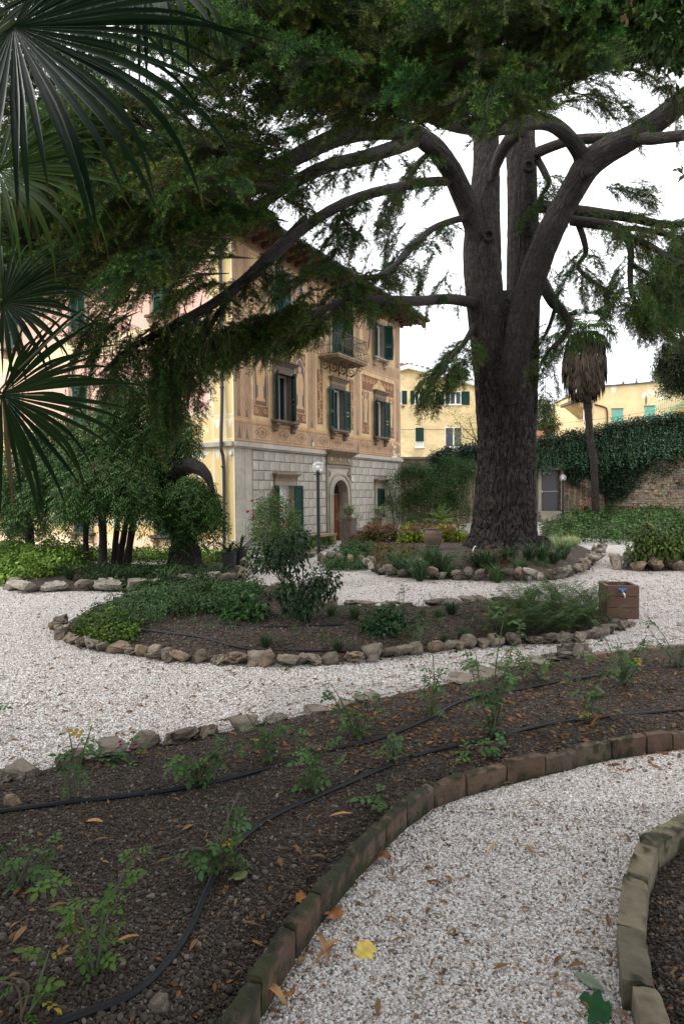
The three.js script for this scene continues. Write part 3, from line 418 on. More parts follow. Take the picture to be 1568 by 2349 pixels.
    const lw = Math.round(w * 50) / 100, z2 = q.z ?? 0.075; // leaves pivot at the jambs
    if (q.al !== undefined) { const s = mesh('shutter', louvre(lw, h), M.shutter, g); s.position.set(x0, y0, z2); s.rotation.y = -q.al; }
    if (q.ar !== undefined) { const s = mesh('shutter', louvre(lw, h), M.shutter, g); s.position.set(x1, y0, z2); s.rotation.y = Math.PI + q.ar; }
    return g;
  }
  const deg = Math.PI / 180;
  windowAt(villa, openG[0], { stone: M.stone, surround: 1, cornice: M.stoneBrown, sill: 'bracket', sillM: M.terra, curtain: 1, sash: M.sashWhite, al: 155 * deg, ar: 175 * deg });
  windowAt(villa, openG[1], { stone: M.stone, surround: 1, cornice: M.stoneBrown, sill: 1, al: 2 * deg, ar: 2 * deg, z: 0.03 });
  windowAt(villa, openF[0], { stone: M.stoneDark, surround: 1, cornice: M.stoneDark, sill: 'bracket', sillM: M.stoneDark, al: 138 * deg, ar: 52 * deg });
  windowAt(villa, openF[1], { stone: M.stoneDark, surround: 1, cornice: M.stoneBrown, sill: 'bracket', sillM: M.stoneDark, al: 172 * deg, ar: 172 * deg, sash: M.sashWhite });
  windowAt(villa, openF[2], { stone: M.stoneDark, surround: 1, cornice: M.stoneBrown, sill: 'bracket', sillM: M.stoneDark, al: 150 * deg, ar: 172 * deg, sash: M.sashWhite });
  windowAt(villa, openF[3], { stone: M.stone, surround: 1, sill: 1, al: 8 * deg, ar: 10 * deg });
  windowAt(villa, openF[4], { stone: M.stone, surround: 1, al: 25 * deg, ar: 88 * deg });
  windowAt(villa, openF[5], { stone: M.stone, surround: 1, sill: 'bracket', al: 150 * deg, ar: 122 * deg, sash: M.sashWhite });
  for (const o of openS) { const g = windowAt(villa, o, { stone: M.stoneBrown, surround: 1, sill: 'bracket', sillM: M.terra, al: 3 * deg, ar: 3 * deg, z: 0.03 }); g.rotation.y = -Math.PI / 2; g.position.set(0, 0, -SIDE); }
  // arched portal
  { const g = part('portal', villa), cx = 6.13, r = 0.56, ys = 1.88;
    const arch = (r0, r1, z0, z1, m, name) => { const b = new MB(), n = 20; const ring = (k) => { if (k === 0) return [[cx - r1, 0], [cx - r0, 0]]; const a = Math.PI - (k - 1) / (n - 2) * Math.PI; if (k >= n) return [[cx + r1, 0], [cx + r0, 0]]; return [[cx + Math.cos(a) * r1, ys + Math.sin(a) * r1], [cx + Math.cos(a) * r0, ys + Math.sin(a) * r0]]; }; for (let k = 0; k < n; k++) { const [o1, i1] = ring(k), [o2, i2] = ring(k + 1); b.quad(V(...o1, z1), V(...i1, z1), V(...i2, z1), V(...o2, z1)); b.quad(V(...i1, z1), V(...i1, z0), V(...i2, z0), V(...i2, z1)); b.quad(V(...o1, z0), V(...o1, z1), V(...o2, z1), V(...o2, z0)); } b.build(name, m, g); };
    arch(r, r + 0.09, -0.32, 0.14, M.stone, 'inner_moulding'); arch(r + 0.091, r + 0.2, 0, 0.11, M.string, 'arch'); arch(r + 0.201, r + 0.27, 0, 0.16, M.stone, 'outer_moulding');
    const b = new MB(); b.box(5.27, 1.52, 0.045, 0.1, 3.04, 0.09); b.box(6.99, 1.52, 0.045, 0.1, 3.04, 0.09); b.box(cx, 2.985, 0.045, 1.62, 0.11, 0.09);
    for (const x of [5.44, 6.82]) b.box(x, 0.13, 0.1, 0.3, 0.26, 0.2); b.build('surround', M.stone, g);
    const s = new THREE.Shape(); s.moveTo(cx - 0.81, ys); s.lineTo(cx - 0.81, 2.93); s.lineTo(cx + 0.81, 2.93); s.lineTo(cx + 0.81, ys); s.absarc(cx, ys, 0.8, 0, Math.PI, false); mesh('spandrel', new THREE.ExtrudeGeometry(s, { depth: 0.04, bevelEnabled: false }), M.block[3], g);
    for (const x of [5.42, 6.84]) { const m = new MB(); const o = new THREE.SphereGeometry(0.09, 10, 8); o.scale(0.8, 1.4, 0.7); o.translate(x, 2.68, 0.05); mesh('carved_boss', o, M.stoneBrown, g); }
    const e = new MB(); e.box(cx, 3.1, 0.08, 1.86, 0.1, 0.16); e.box(cx, 3.245, 0.05, 1.8, 0.19, 0.1); e.build('frieze', M.stoneBrown, g);
    for (const x of [5.45, 6.13, 6.81]) { const l = new MB(); l.prism([[x - 0.1, 3.245], [x, 3.155], [x + 0.1, 3.245], [x, 3.335]], 0.1, 0.125); l.build('lozenge', M.string, g); }
    const k = new MB(); for (let i = 0; i < 5; i++) k.box(cx, 3.365 + i * 0.05, 0.07 + i * 0.035, 1.84 + i * 0.07, 0.05, 0.14 + i * 0.07); k.build('cornice', M.stoneBrown, g);
    // door leaf, fanlight
    const dr = part('door', villa), z = -0.3; const d = new MB(); d.box(cx, 0.95, z, 1.12, 1.9, 0.05); d.build('leaf', M.wood, dr); for (const x of [cx - 0.27, cx + 0.27]) for (const [y, h] of [[0.35, 0.44], [0.93, 0.5], [1.52, 0.5]]) { const p = new MB(); p.box(x, y, z + 0.03, 0.4, h, 0.03); p.box(x, y, z + 0.05, 0.28, h - 0.14, 0.03); p.build('panel', M.wood, dr); }
    const fl = new MB(); const n = 16; for (let i = 0; i < n; i++) { const a0 = Math.PI * i / n, a1 = Math.PI * (i + 1) / n; fl.tri(V(cx, ys, z), V(cx + Math.cos(a0) * r, ys + Math.sin(a0) * r, z), V(cx + Math.cos(a1) * r, ys + Math.sin(a1) * r, z)); } fl.build('fanlight', M.glass, dr);
    const gr = new MB(); for (let i = 1; i < 8; i++) { const a = Math.PI * i / 8, q = []; for (let t = 0; t <= 6; t++) { const rad = 0.08 + t / 6 * 0.44, aa = a + 0.12 * Math.sin(t); q.push(V(cx + Math.cos(aa) * rad, ys + Math.sin(aa) * rad, z + 0.03)); } gr.tube(q, 0.008, 5); } gr.box(cx, ys, z + 0.03, 1.12, 0.05, 0.05); gr.build('grille', M.iron, dr);
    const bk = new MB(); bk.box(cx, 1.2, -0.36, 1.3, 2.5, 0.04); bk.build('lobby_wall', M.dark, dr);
    mesh('door_knob', new THREE.SphereGeometry(0.03, 10, 8).translate(cx + 0.06, 1.0, z + 0.06), M.iron, dr);
  }
  { // house number plate: the figure 7
    const t = cv(96, 128, (g) => { g.fillStyle = '#dcd9d2'; g.fillRect(0, 0, 96, 128); g.strokeStyle = '#777'; g.lineWidth = 4; g.strokeRect(8, 8, 80, 112); g.fillStyle = '#333'; g.font = 'bold 84px serif'; g.textAlign = 'center'; g.fillText('7', 48, 94); }, { clamp: true });
    const b = new THREE.BoxGeometry(0.15, 0.21, 0.02); const m = mesh('number_plate', b, mat({ map: t, roughness: 0.4 }), villa); m.position.set(7.2, 2.52, 0.05);
    const k = new MB(); k.box(-0.03, 3.2, -0.12, 0.06, 0.12, 0.09); k.build('alarm_box', M.white, villa);
  }
  { // balcony: slab, scrolled brackets, iron railing
    const g = part('balcony', villa), x0 = 4.78, x1 = 7.02, D = 0.9, y = 7.1; const b = new MB(); b.box((x0 + x1) / 2, y - 0.035, D / 2, x1 - x0, 0.07, D); b.box((x0 + x1) / 2, y - 0.1, D / 2, x1 - x0 - 0.1, 0.06, D - 0.06); b.build('slab', M.stoneBrown, g);
    const spiral = (x, cy, cz, r, dir, st) => { const q = []; for (let t = 0; t <= 22; t++) { const a = st + dir * t * 0.42, k = r * (1 - t / 26); q.push(V(x, cy + Math.sin(a) * k, cz + Math.cos(a) * k)); } return q; };
    for (const x of [4.95, 5.6, 6.25, 6.88]) { const m = new MB(); m.tube(spiral(x, 6.78, 0.2, 0.19, 1, Math.PI * 0.9), 0.018, 6); m.tube(spiral(x, 6.88, 0.62, 0.13, -1, Math.PI * 0.5), 0.016, 6); m.tube(smooth([V(x, 6.58, 0.2), V(x, 6.7, 0.42), V(x, 6.98, 0.55), V(x, 7.0, 0.75)], 12), 0.018, 6); m.tube([V(x, 6.55, 0.02), V(x, 7.02, 0.02)], 0.016, 6); m.tube([V(x, 7.015, 0.02), V(x, 7.015, 0.85)], 0.016, 6); m.build('bracket', M.iron, g); }
    const rail = new MB(), ry = y + 0.82; const run = (a, c) => { rail.tube([a.clone().setY(ry), c.clone().setY(ry)], 0.016, 6); rail.tube([a.clone().setY(y + 0.34), c.clone().setY(y + 0.34)], 0.01, 5); rail.tube([a.clone().setY(y + 0.05), c.clone().setY(y + 0.05)], 0.012, 5); };
    const A = V(x0 + 0.04, 0, 0.02), B = V(x0 + 0.04, 0, D - 0.04), Cc = V(x1 - 0.04, 0, D - 0.04), Dd = V(x1 - 0.04, 0, 0.02); run(A, B); run(B, Cc); run(Cc, Dd); rail.build('handrail', M.iron, g);
    for (const [a, c, n, out] of [[A, B, 6, V(-1, 0, 0)], [B, Cc, 17, V(0, 0, 1)], [Cc, Dd, 6, V(1, 0, 0)]]) for (let k = 0; k <= n; k++) { if (k === 0 && a !== A) continue; const p = a.clone().lerp(c, k / n), q = []; for (let t = 0; t <= 10; t++) { const f = t / 10, bulge = 0.13 * Math.exp(-Math.pow((f - 0.25) / 0.22, 2)); q.push(V(p.x, y + f * 0.82, p.z).addScaledVector(out, bulge)); } const m = new MB(); m.tube(q, 0.0085, 5); const t2 = V().subVectors(c, a).normalize(); if (k % 1 === 0 && k < n) { const h = []; for (let t = 0; t <= 12; t++) { const f = t / 12, s = Math.sin(f * Math.PI) * V().subVectors(c, a).length() / n * 0.5; h.push(V(p.x, y + 0.34 + f * 0.46, p.z).addScaledVector(t2, s)); } m.tube(h, 0.006, 4); const h2 = h.map((v, t) => V(p.x, v.y, p.z).addScaledVector(t2, V().subVectors(c, a).length() / n - Math.sin(t / 12 * Math.PI) * V().subVectors(c, a).length() / n * 0.5)); m.tube(h2, 0.006, 4); } m.build('baluster', M.iron, g); }
  }
  { // roof with deep eaves on rafter tails, gutter
    const o = 1.0, y = TOP, g = part('roof', villa), b = new MB(); const A = [-o, o], B = [LEN + o, o], Cx = [LEN + o, -SIDE - o], Dx = [-o, -SIDE - o], pk = [LEN / 2, -LEN / 2], pk2 = [LEN / 2, -SIDE + LEN / 2], hy = y + 2.6, ey = y + 0.06;
    const v = ([x, z], h) => V(x, h, z); b.tri(v(A, ey), v(B, ey), v(pk, hy)); b.quad(v(B, ey), v(Cx, ey), v(pk2, hy), v(pk, hy)); b.tri(v(Cx, ey), v(Dx, ey), v(pk2, hy)); b.quad(v(Dx, ey), v(A, ey), v(pk, hy), v(pk2, hy)); b.build('roof_slope', M.tile, g);
    const s = new MB(); s.quad(v(A, y + 0.03), v(Dx, y + 0.03), v(Cx, y + 0.03), v(B, y + 0.03)); s.build('soffit', M.rafter, g);
    const tail = new MB(); tail.box(0, -0.06, 0.5, 0.1, 0.12, 1.0); tail.prism([[-0.05, -0.12], [0.05, -0.12], [0.05, -0.2], [-0.05, -0.2]], 0.0, 0.55); tail.box(0, -0.055, 0.99, 0.12, 0.09, 0.02); const tg = tail.geo();
    for (let x = 0.1; x <= LEN + 0.1; x += 0.47) { const m = mesh('rafter', tg, M.rafter, g); m.position.set(x, y + 0.03, 0); } for (let z = -0.4; z > -SIDE; z -= 0.47) { const m = mesh('rafter', tg, M.rafter, g); m.position.set(0, y + 0.03, z); m.rotation.y = -Math.PI / 2; } 
    for (let z = 0.9; z > -2; z -= 0.47) { const m = mesh('rafter', tg, M.rafter, g); m.position.set(LEN, y + 0.03, z - 0.3); m.rotation.y = Math.PI / 2; }
    for (let x = -0.9; x <= LEN + 0.9; x += 0.235) { const t = mesh('eave_tile', tileEnd(), M.tile, g); t.position.set(x, y + 0.07, o - 0.1); }
    const gt = new MB(); gt.tube([V(-o - 0.05, y + 0.08, o + 0.06), V(LEN + o + 0.05, y + 0.08, o + 0.06)], 0.075, 8); gt.tube([V(-o - 0.06, y + 0.08, o + 0.05), V(-o - 0.06, y + 0.08, -SIDE)], 0.075, 8); gt.tube([V(LEN + o + 0.06, y + 0.08, o + 0.05), V(LEN + o + 0.06, y + 0.08, -SIDE)], 0.075, 8); gt.build('gutter', M.gutter, g);
    const sc = new MB(); sc.prism([[LEN + 0.15, y - 0.03], [LEN + 0.15, y - 0.2], [LEN + 0.5, y - 0.16], [LEN + 0.8, y - 0.3], [LEN + 0.95, y - 0.26], [LEN + 0.98, y - 0.03]].reverse(), o - 0.18, o - 0.08); sc.build('corner_bracket', M.rafter, g);
    const dp = new MB(); dp.tube(smooth([V(-0.12, y + 0.05, -0.38), V(-0.1, y - 0.5, -0.38), V(-0.1, 5, -0.38), V(-0.17, 3.6, -0.38), V(-0.17, 3.3, -0.38), V(-0.1, 3.1, -0.38), V(-0.1, 0.1, -0.38)], 40), 0.055, 10); for (const yy of [1.2, 2.75, 5.2, 7.4]) dp.tube([V(-0.1, yy, -0.38), V(-0.1, yy + 0.06, -0.38)], 0.07, 10); dp.build('downpipe', M.gutter, villa);
  }
}
var _te; function tileEnd() { return _te ??= (() => { const b = new MB(), q = []; for (let k = 0; k <= 6; k++) { const a = Math.PI * k / 6; q.push([Math.cos(a) * 0.1, Math.sin(a) * 0.07]); } for (let k = 0; k < 6; k++) { b.quad(V(q[k][0], q[k][1], 0.1), V(q[k][0], q[k][1], -0.4), V(q[k + 1][0], q[k + 1][1], -0.4), V(q[k + 1][0], q[k + 1][1], 0.1)); b.tri(V(0, 0, 0.1), V(q[k][0], q[k][1], 0.1), V(q[k + 1][0], q[k + 1][1], 0.1)); } return b.geo(); })(); }
// stone benches either side of the door
for (const [x, label] of [[4.5, 'stone bench against the villa wall, left of the door'], [8.05, 'stone bench against the villa wall behind the urns']]) {
  const g = thing('stone_bench', label, 'bench', villaBase.clone(), Math.PI / 2 - TH, 'stone benches by the villa door'); g.translateX(x); g.translateZ(0.26);
  const b = new MB(); b.box(0, 0.36, 0, 1.5, 0.08, 0.42); b.build('seat', M.stoneBrown, g); for (const s of [-0.55, 0.55]) { const l = new MB(); l.box(s, 0.16, 0, 0.14, 0.32, 0.34); l.build('leg', M.stoneBrown, g); }
}
// ---------- houses beyond the garden wall ----------
R = rngOf(77);
{ // rising ground beyond the wall
  const P = [], U = [], I = [], nx = 40, nz = 30; for (let j = 0; j <= nz; j++) for (let i = 0; i <= nx; i++) { const t = j / nz, x = -60 + i * 5, z = -33.5 - t * t * 260; P.push(x, 0.8 + sstep(0, 0.3, t) * 1.3 + t * 5 + fbm(x * 0.05, 3, z * 0.05) * t * 5, z); U.push(x, z); }
  for (let j = 0; j < nz; j++) for (let i = 0; i < nx; i++) { const a = j * (nx + 1) + i, b = a + nx + 1; I.push(a, a + 1, b, b, a + 1, b + 1); }
  const g = new THREE.BufferGeometry(); g.setAttribute('position', new THREE.Float32BufferAttribute(P, 3)); g.setAttribute('uv', new THREE.Float32BufferAttribute(U, 2)); g.setIndex(I); g.computeVertexNormals();
  tag(struct('hillside', g, mat({ color: C(0.09, 0.1, 0.045) })), 'green rising ground behind the garden wall');
}
// a facade square to the view, measured at distance D; returns pixel -> local metres
function flat(D, ox, oy) { const o = at(ox, oy, D), k = D / LENS; return { o, x: (v) => (v - ox) * k, y: (v) => (oy - v) * k, k }; }
function simpleWindow(g, x0, y0, x1, y1, lights, o = {}) {
  const w = part('window', g), f = 0.07; const b = new MB(); b.box((x0 + x1) / 2, (y0 + y1) / 2, 0.01, x1 - x0, y1 - y0, 0.02); b.build('pane', o.pane ?? M.glass, w);
  const s = new MB(); for (let k = 0; k <= lights; k++) { const x = lerp(x0 + f / 2, x1 - f / 2, k / lights); s.box(x, (y0 + y1) / 2, 0.04, k % lights ? f * 1.7 : f, y1 - y0 - 2 * f, 0.05); } for (const y of [y0 + f / 2, y1 - f / 2]) s.box((x0 + x1) / 2, y, 0.04, x1 - x0, f, 0.05); s.build('frame', M.sashWhite, w);
  const l = new MB(); l.box((x0 + x1) / 2, y0 - 0.04, 0.07, x1 - x0 + 0.16, 0.06, 0.16); l.build('sill', M.white, w); return w;
}
function slatPanel(w, x0, y0, x1, y1, m, z = 0.06, name = 'shutter') { const b = new MB(), n = Math.max(6, Math.round((y1 - y0) / 0.09)), e = 0.06; b.box((x0 + x1) / 2, (y0 + y1) / 2, z - 0.015, x1 - x0, y1 - y0, 0.02); for (const x of [x0 + e / 2, x1 - e / 2]) b.box(x, (y0 + y1) / 2, z + 0.008, e, y1 - y0, 0.03); for (const y of [y0 + e / 2, y1 - e / 2]) b.box((x0 + x1) / 2, y, z + 0.009, x1 - x0 - 2 * e, e, 0.03); for (let k = 0; k < n; k++) { const y = lerp(y0 + e, y1 - e, (k + 0.5) / n); b.quad(V(x0 + e, y - 0.03, z + 0.025), V(x1 - e, y - 0.03, z + 0.025), V(x1 - e, y + 0.03, z), V(x0 + e, y + 0.03, z)); } b.build(name, m, w); }
{ const F = flat(55, 936, 1048), zx = (v) => F.x(903 + 0.144 * v), zy = (v) => F.y(815 + 0.144 * v);
  const g = thing('yellow_house', 'yellow gabled house with white fascia seen between villa and cedar', 'house', F.o);
  const L = zx(-400), Rr = zx(1500), pk = [zx(230), zy(225)], eL = pk[1] - (pk[0] - L) * 0.267, eR = pk[1] - (Rr - pk[0]) * 0.267, b = new MB(), bot = -3;
  const s = new THREE.Shape([[L, bot], [Rr, bot], [Rr, eR], pk, [L, eL]].map((p) => new THREE.Vector2(...p))); mesh('wall', new THREE.ExtrudeGeometry(s, { depth: 12, bevelEnabled: false }).translate(0, 0, -12), M.yellow, g);
  const fas = new MB(), rf = new MB(); for (const [a, c] of [[[L - 0.6, eL - 0.16], pk], [pk, [Rr + 0.6, eR - 0.16]]]) { fas.quad(V(a[0], a[1] - 0.08, 0.6), V(c[0], c[1] - 0.08, 0.6), V(c[0], c[1] + 0.34, 0.6), V(a[0], a[1] + 0.34, 0.6)); fas.quad(V(a[0], a[1] - 0.08, -12), V(c[0], c[1] - 0.08, -12), V(c[0], c[1] - 0.08, 0.6), V(a[0], a[1] - 0.08, 0.6)); rf.quad(V(a[0], a[1] + 0.36, 0.64), V(c[0], c[1] + 0.36, 0.64), V(c[0], c[1] + 0.36, -12.5), V(a[0], a[1] + 0.36, -12.5)); const n = 16; for (let k = 0; k < n; k++) { const p = V(lerp(a[0], c[0], (k + 0.5) / n), lerp(a[1], c[1], (k + 0.5) / n) + 0.4, 0.3); rf.box(p.x, p.y, p.z, 0.22, 0.08, 0.8); } } fas.build('fascia', M.white, g); rf.build('roof', M.tile, g);
  { const c = new MB(); c.box(zx(150), zy(190) + 0.3, -2, 0.35, 0.6, 0.35); c.box(zx(150), zy(190) + 0.66, -2, 0.5, 0.06, 0.5); c.build('chimney', M.gutter, g); const d = new MB(); d.tube([V(zx(225), zy(200), -1), V(zx(225), zy(180) + 0.3, -1)], 0.15, 8); d.build('ridge_cap', M.tile, g); }
  let w = simpleWindow(g, zx(-10), zy(780), zx(128), zy(575), 2); slatPanel(w, zx(132), zy(785), zx(212), zy(573), M.shutter);
  w = simpleWindow(g, zx(332), zy(782), zx(465), zy(580), 2); slatPanel(w, zx(265), zy(782), zx(330), zy(575), M.shutter); slatPanel(w, zx(468), zy(790), zx(545), zy(582), M.shutter);
  w = simpleWindow(g, zx(802), zy(800), zx(1068), zy(590), 3); slatPanel(w, zx(665), zy(795), zx(798), zy(588), M.shutter); slatPanel(w, zx(1072), zy(805), zx(1200), zy(595), M.shutter);
  w = simpleWindow(g, zx(342), zy(1472), zx(474), zy(1155), 1, { pane: M.curtain }); slatPanel(w, zx(344), zy(1372), zx(472), zy(1158), M.shutter, 0.09, 'roller_shutter');
  simpleWindow(g, zx(810), zy(1472), zx(1082), zy(1155), 2);
  const l = new MB(); l.prism([[zx(125), zy(832)], [zx(170), zy(832)], [zx(165), zy(826)], [zx(140), zy(820)]], 0.02, 0.5); l.build('wall_lamp', M.gutter, g);
  const c = new MB(); c.tube([V(zx(60), zy(1195), 0.03), V(zx(160), zy(1184), 0.03), V(zx(810), zy(1187), 0.03), V(zx(1400), zy(1190), 0.03)], 0.012, 5); c.build('cable', M.gutter, g);
}
{ const F = flat(50, 1370, 1020), zx = (v) => F.x(1216.8 + 0.224 * v), zy = (v) => F.y(827.9 + 0.224 * v);
  const g = thing('stair_house', 'yellow house with pale green roller shutters and outside stair', 'house', F.o);
  const wallTex = cv(1024, 512, (c) => { c.fillStyle = '#e7cc9c'; c.fillRect(0, 0, 1024, 512); for (let k = 0; k < 260; k++) { c.globalAlpha = 0.06; c.fillStyle = pick(['#b8935a', '#f2dcae', '#9a8860']); const y = Math.pow(R(), 2.2) * 300; c.beginPath(); c.ellipse(R() * 1024, y, 10 + R() * 60, 8 + R() * 40, 0, 0, 7); c.fill(); } c.globalAlpha = 1; for (const [x, y, w, h] of [[185, 35, 34, 26], [480, 70, 40, 14], [525, 50, 14, 12], [555, 62, 26, 10], [640, 52, 18, 26], [625, 75, 36, 18]]) { c.fillStyle = '#e9e4da'; c.beginPath(); for (let a = 0; a < 7; a += 0.6) c.lineTo(x + Math.cos(a) * w * (0.6 + R() * 0.5), y + Math.sin(a) * h * (0.6 + R() * 0.5)); c.fill(); } c.fillStyle = 'rgba(70,60,45,.6)'; c.beginPath(); c.ellipse(492, 92, 12, 22, 0, 0, 7); c.fill(); }, { clamp: true });
  const x0 = zx(640), x1 = zx(1750), yb = -4, yl = zy(268), yr = zy(205); wallTex.repeat.set(1 / (x1 - x0), 1 / (yr - yb)); wallTex.offset.set(-x0 / (x1 - x0), -yb / (yr - yb));
  const s = new THREE.Shape([[x0, yb], [x1, yb], [x1, yr], [zx(1410), zy(215)], [x0, yl]].map((p) => new THREE.Vector2(...p))); mesh('wall', new THREE.ExtrudeGeometry(s, { depth: 9, bevelEnabled: false }).translate(0, 0, -9), mat({ map: wallTex, bumpMap: stucco, bumpScale: 0.003 }), g);
  const r = new MB(); r.quad(V(x0 - 0.15, yl + 0.02, 0.18), V(zx(1410), zy(215) + 0.02, 0.18), V(zx(1410), zy(215) + 0.02, -9.2), V(x0 - 0.15, yl + 0.02, -9.2)); r.quad(V(x0 - 0.15, yl - 0.08, 0.18), V(zx(1410), zy(215) - 0.08, 0.18), V(zx(1410), zy(215) + 0.02, 0.18), V(x0 - 0.15, yl + 0.02, 0.18)); r.build('roof_edge', M.gutter, g);
  const p = new MB(); p.box((zx(455) + zx(560)) / 2, (zy(388) + zy(420)) / 2, -1.5, zx(560) - zx(455), zy(388) - zy(420), 4); p.build('porch_roof', M.stoneDark, g); const q = new MB(); q.prism([[zx(470), zy(424)], [zx(640), zy(560)], [zx(640), zy(424)]].reverse(), -3, -0.1); q.build('porch_gable', M.yellow, g); const po = new MB(); for (const v of [555]) po.tube([V(zx(v), zy(420), -0.3), V(zx(v), zy(700), -0.3)], 0.05, 8); po.build('porch_post', M.white, g);
  const pipe = new MB(); pipe.tube(smooth([V(zx(645), zy(450), 0.1), V(zx(700), zy(465), 0.1), V(zx(755), zy(484), 0.1), V(zx(769), zy(505), 0.1), V(zx(770), zy(840), 0.1)], 24), 0.07, 8); pipe.build('drainpipe', M.rafter, g);
  slatPanel(g, zx(825), zy(705), zx(935), zy(500), M.shutterPale, 0.05, 'roller_shutter'); slatPanel(g, zx(1160), zy(612), zx(1258), zy(475), M.shutterPale, 0.05, 'roller_shutter');
  for (const [a, b, c] of [[825, 935, 500], [1160, 1258, 475]]) { const l = new MB(); l.box((zx(a) + zx(b)) / 2, zy(c) + 0.04, 0.05, zx(b) - zx(a) + 0.1, 0.07, 0.1); l.build('shutter_box', M.gutter, g); }
  // stair rising to the right, its steps and railing
  const n = 9; for (let k = 0; k < n; k++) { const xa = lerp(zx(1185), zx(1640), k / n), xb = lerp(zx(1185), zx(1640), (k + 1) / n), y = lerp(zy(640), zy(330), k / n); const t = new MB(); t.box((xa + xb) / 2, y - 0.06, 1.1, xb - xa + 0.06, 0.09, 1.3); t.build('tread', M.shutterPale.clone(), g); const u = new MB(); u.box((xa + xb) / 2, y - 0.11 - 0.55, 1.1, xb - xa, 1.1, 1.2); u.build('step', M.ochre, g); }
  const rail = (pts, y0) => { const b = new MB(); b.tube(pts, 0.025, 6); b.build('handrail', M.shutterPale, g); }; rail([V(zx(775), zy(652), 1.75), V(zx(960), zy(648), 1.75), V(zx(1450), zy(315), 1.75), V(zx(1640), zy(190), 1.75)]); rail([V(zx(960), zy(668), 1.75), V(zx(1450), zy(345), 1.75), V(zx(1640), zy(220), 1.75)]);
  const bal = new MB(); for (let k = 0; k < 34; k++) { const t = k / 33, x = lerp(zx(960), zx(1640), t), y = lerp(zy(648), zy(188), t); bal.tube([V(x, y, 1.75), V(x, y - 0.95, 1.75)], 0.008, 4); } bal.build('balusters', M.gutter, g); const ter = new MB(); ter.box((zx(775) + zx(1250)) / 2, zy(700) - 0.3, 0.9, zx(1250) - zx(775), 1.2, 1.8); ter.build('terrace', M.stone, g);
}
{ const F = flat(72, 1330, 1010), zx = (v) => F.x(1216.8 + 0.224 * v), zy = (v) => F.y(827.9 + 0.224 * v);
  const g = thing('small_house', 'small white house with pinkish tiled roof beside the palm', 'house', F.o);
  const b = new MB(); b.box(zx(480), zy(860), -3, zx(590) - zx(370), zy(755) - zy(965), 6); b.build('wall', M.curtain, g); const o = new MB(); o.box(zx(530), zy(790), 0.5, zx(562) - zx(500), zy(695) - zy(880), 1); o.build('ochre_bay', M.ochre, g); const w = new MB(); w.box(zx(485), zy(790), 0.8, zx(495) - zx(478), zy(690) - zy(880), 1.2); w.box(zx(550), zy(826), 0.9, zx(610) - zx(490), 0.2, 1.4); w.build('white_trim', M.white, g);
  const r = new MB(), A = V(zx(300), zy(768), 0.8), B = V(zx(600), zy(700), 0.8), D2 = V(zx(560), zy(610), -3.2), E = V(zx(420), zy(668), -3.2); r.quad(A, B, D2, E); r.quad(A, E, E.clone().add(V(0, -1, -2)), A.clone().add(V(0, 0, -7))); r.build('roof_slope', M.tilePink, g);
  for (let k = 0; k < 14; k++) { const t = (k + 0.5) / 14, m = new MB(); m.tube([A.clone().lerp(B, t).add(V(0, 0.06, 0)), E.clone().lerp(D2, t).add(V(0, 0.06, 0))], 0.09, 6); m.build('tile_row', M.tilePink, g); }
  simpleWindow(g, zx(425), zy(838), zx(460), zy(795), 1, {});
}
{ const F = flat(48, 1245, 1010); const g = thing('shed', 'low building with brown tiled roof just right of the cedar trunk', 'shed', F.o); const k = F.k; const b = new MB(); b.box(-0.5, -1.3, -2, 2.2, 2, 3); b.build('wall', M.stoneBrown, g); const r = new MB(); r.quad(V(-1.2, 1.2, -1.5), V(0.05, 0.7, 0), V(0.55, -0.45, 0), V(-1.8, -0.4, 0.6)); r.quad(V(-1.2, 1.2, -1.5), V(-1.2, 1.2, -4), V(0.5, 0.4, -4), V(0.05, 0.7, 0)); r.build('roof', M.tile, g); }
{ const F = flat(120, 1305, 925), k = F.k; const g = thing('hill_house', 'pale far house with flat tiled roof on the hill', 'house', F.o); const b = new MB(); b.box(0, -3, -4, 24 * k, 60 * k, 8); b.build('wall', M.curtain, g); const r = new MB(); r.box(0, 30 * k - 2.8, -4, 28 * k, 0.4, 9); r.build('roof', M.tilePink, g); for (const x of [-6, 4]) { const w = new MB(); w.box(x * k, 6 * k, 0.05, 4 * k, 6 * k, 0.06); w.build('window', M.dark, g); } }

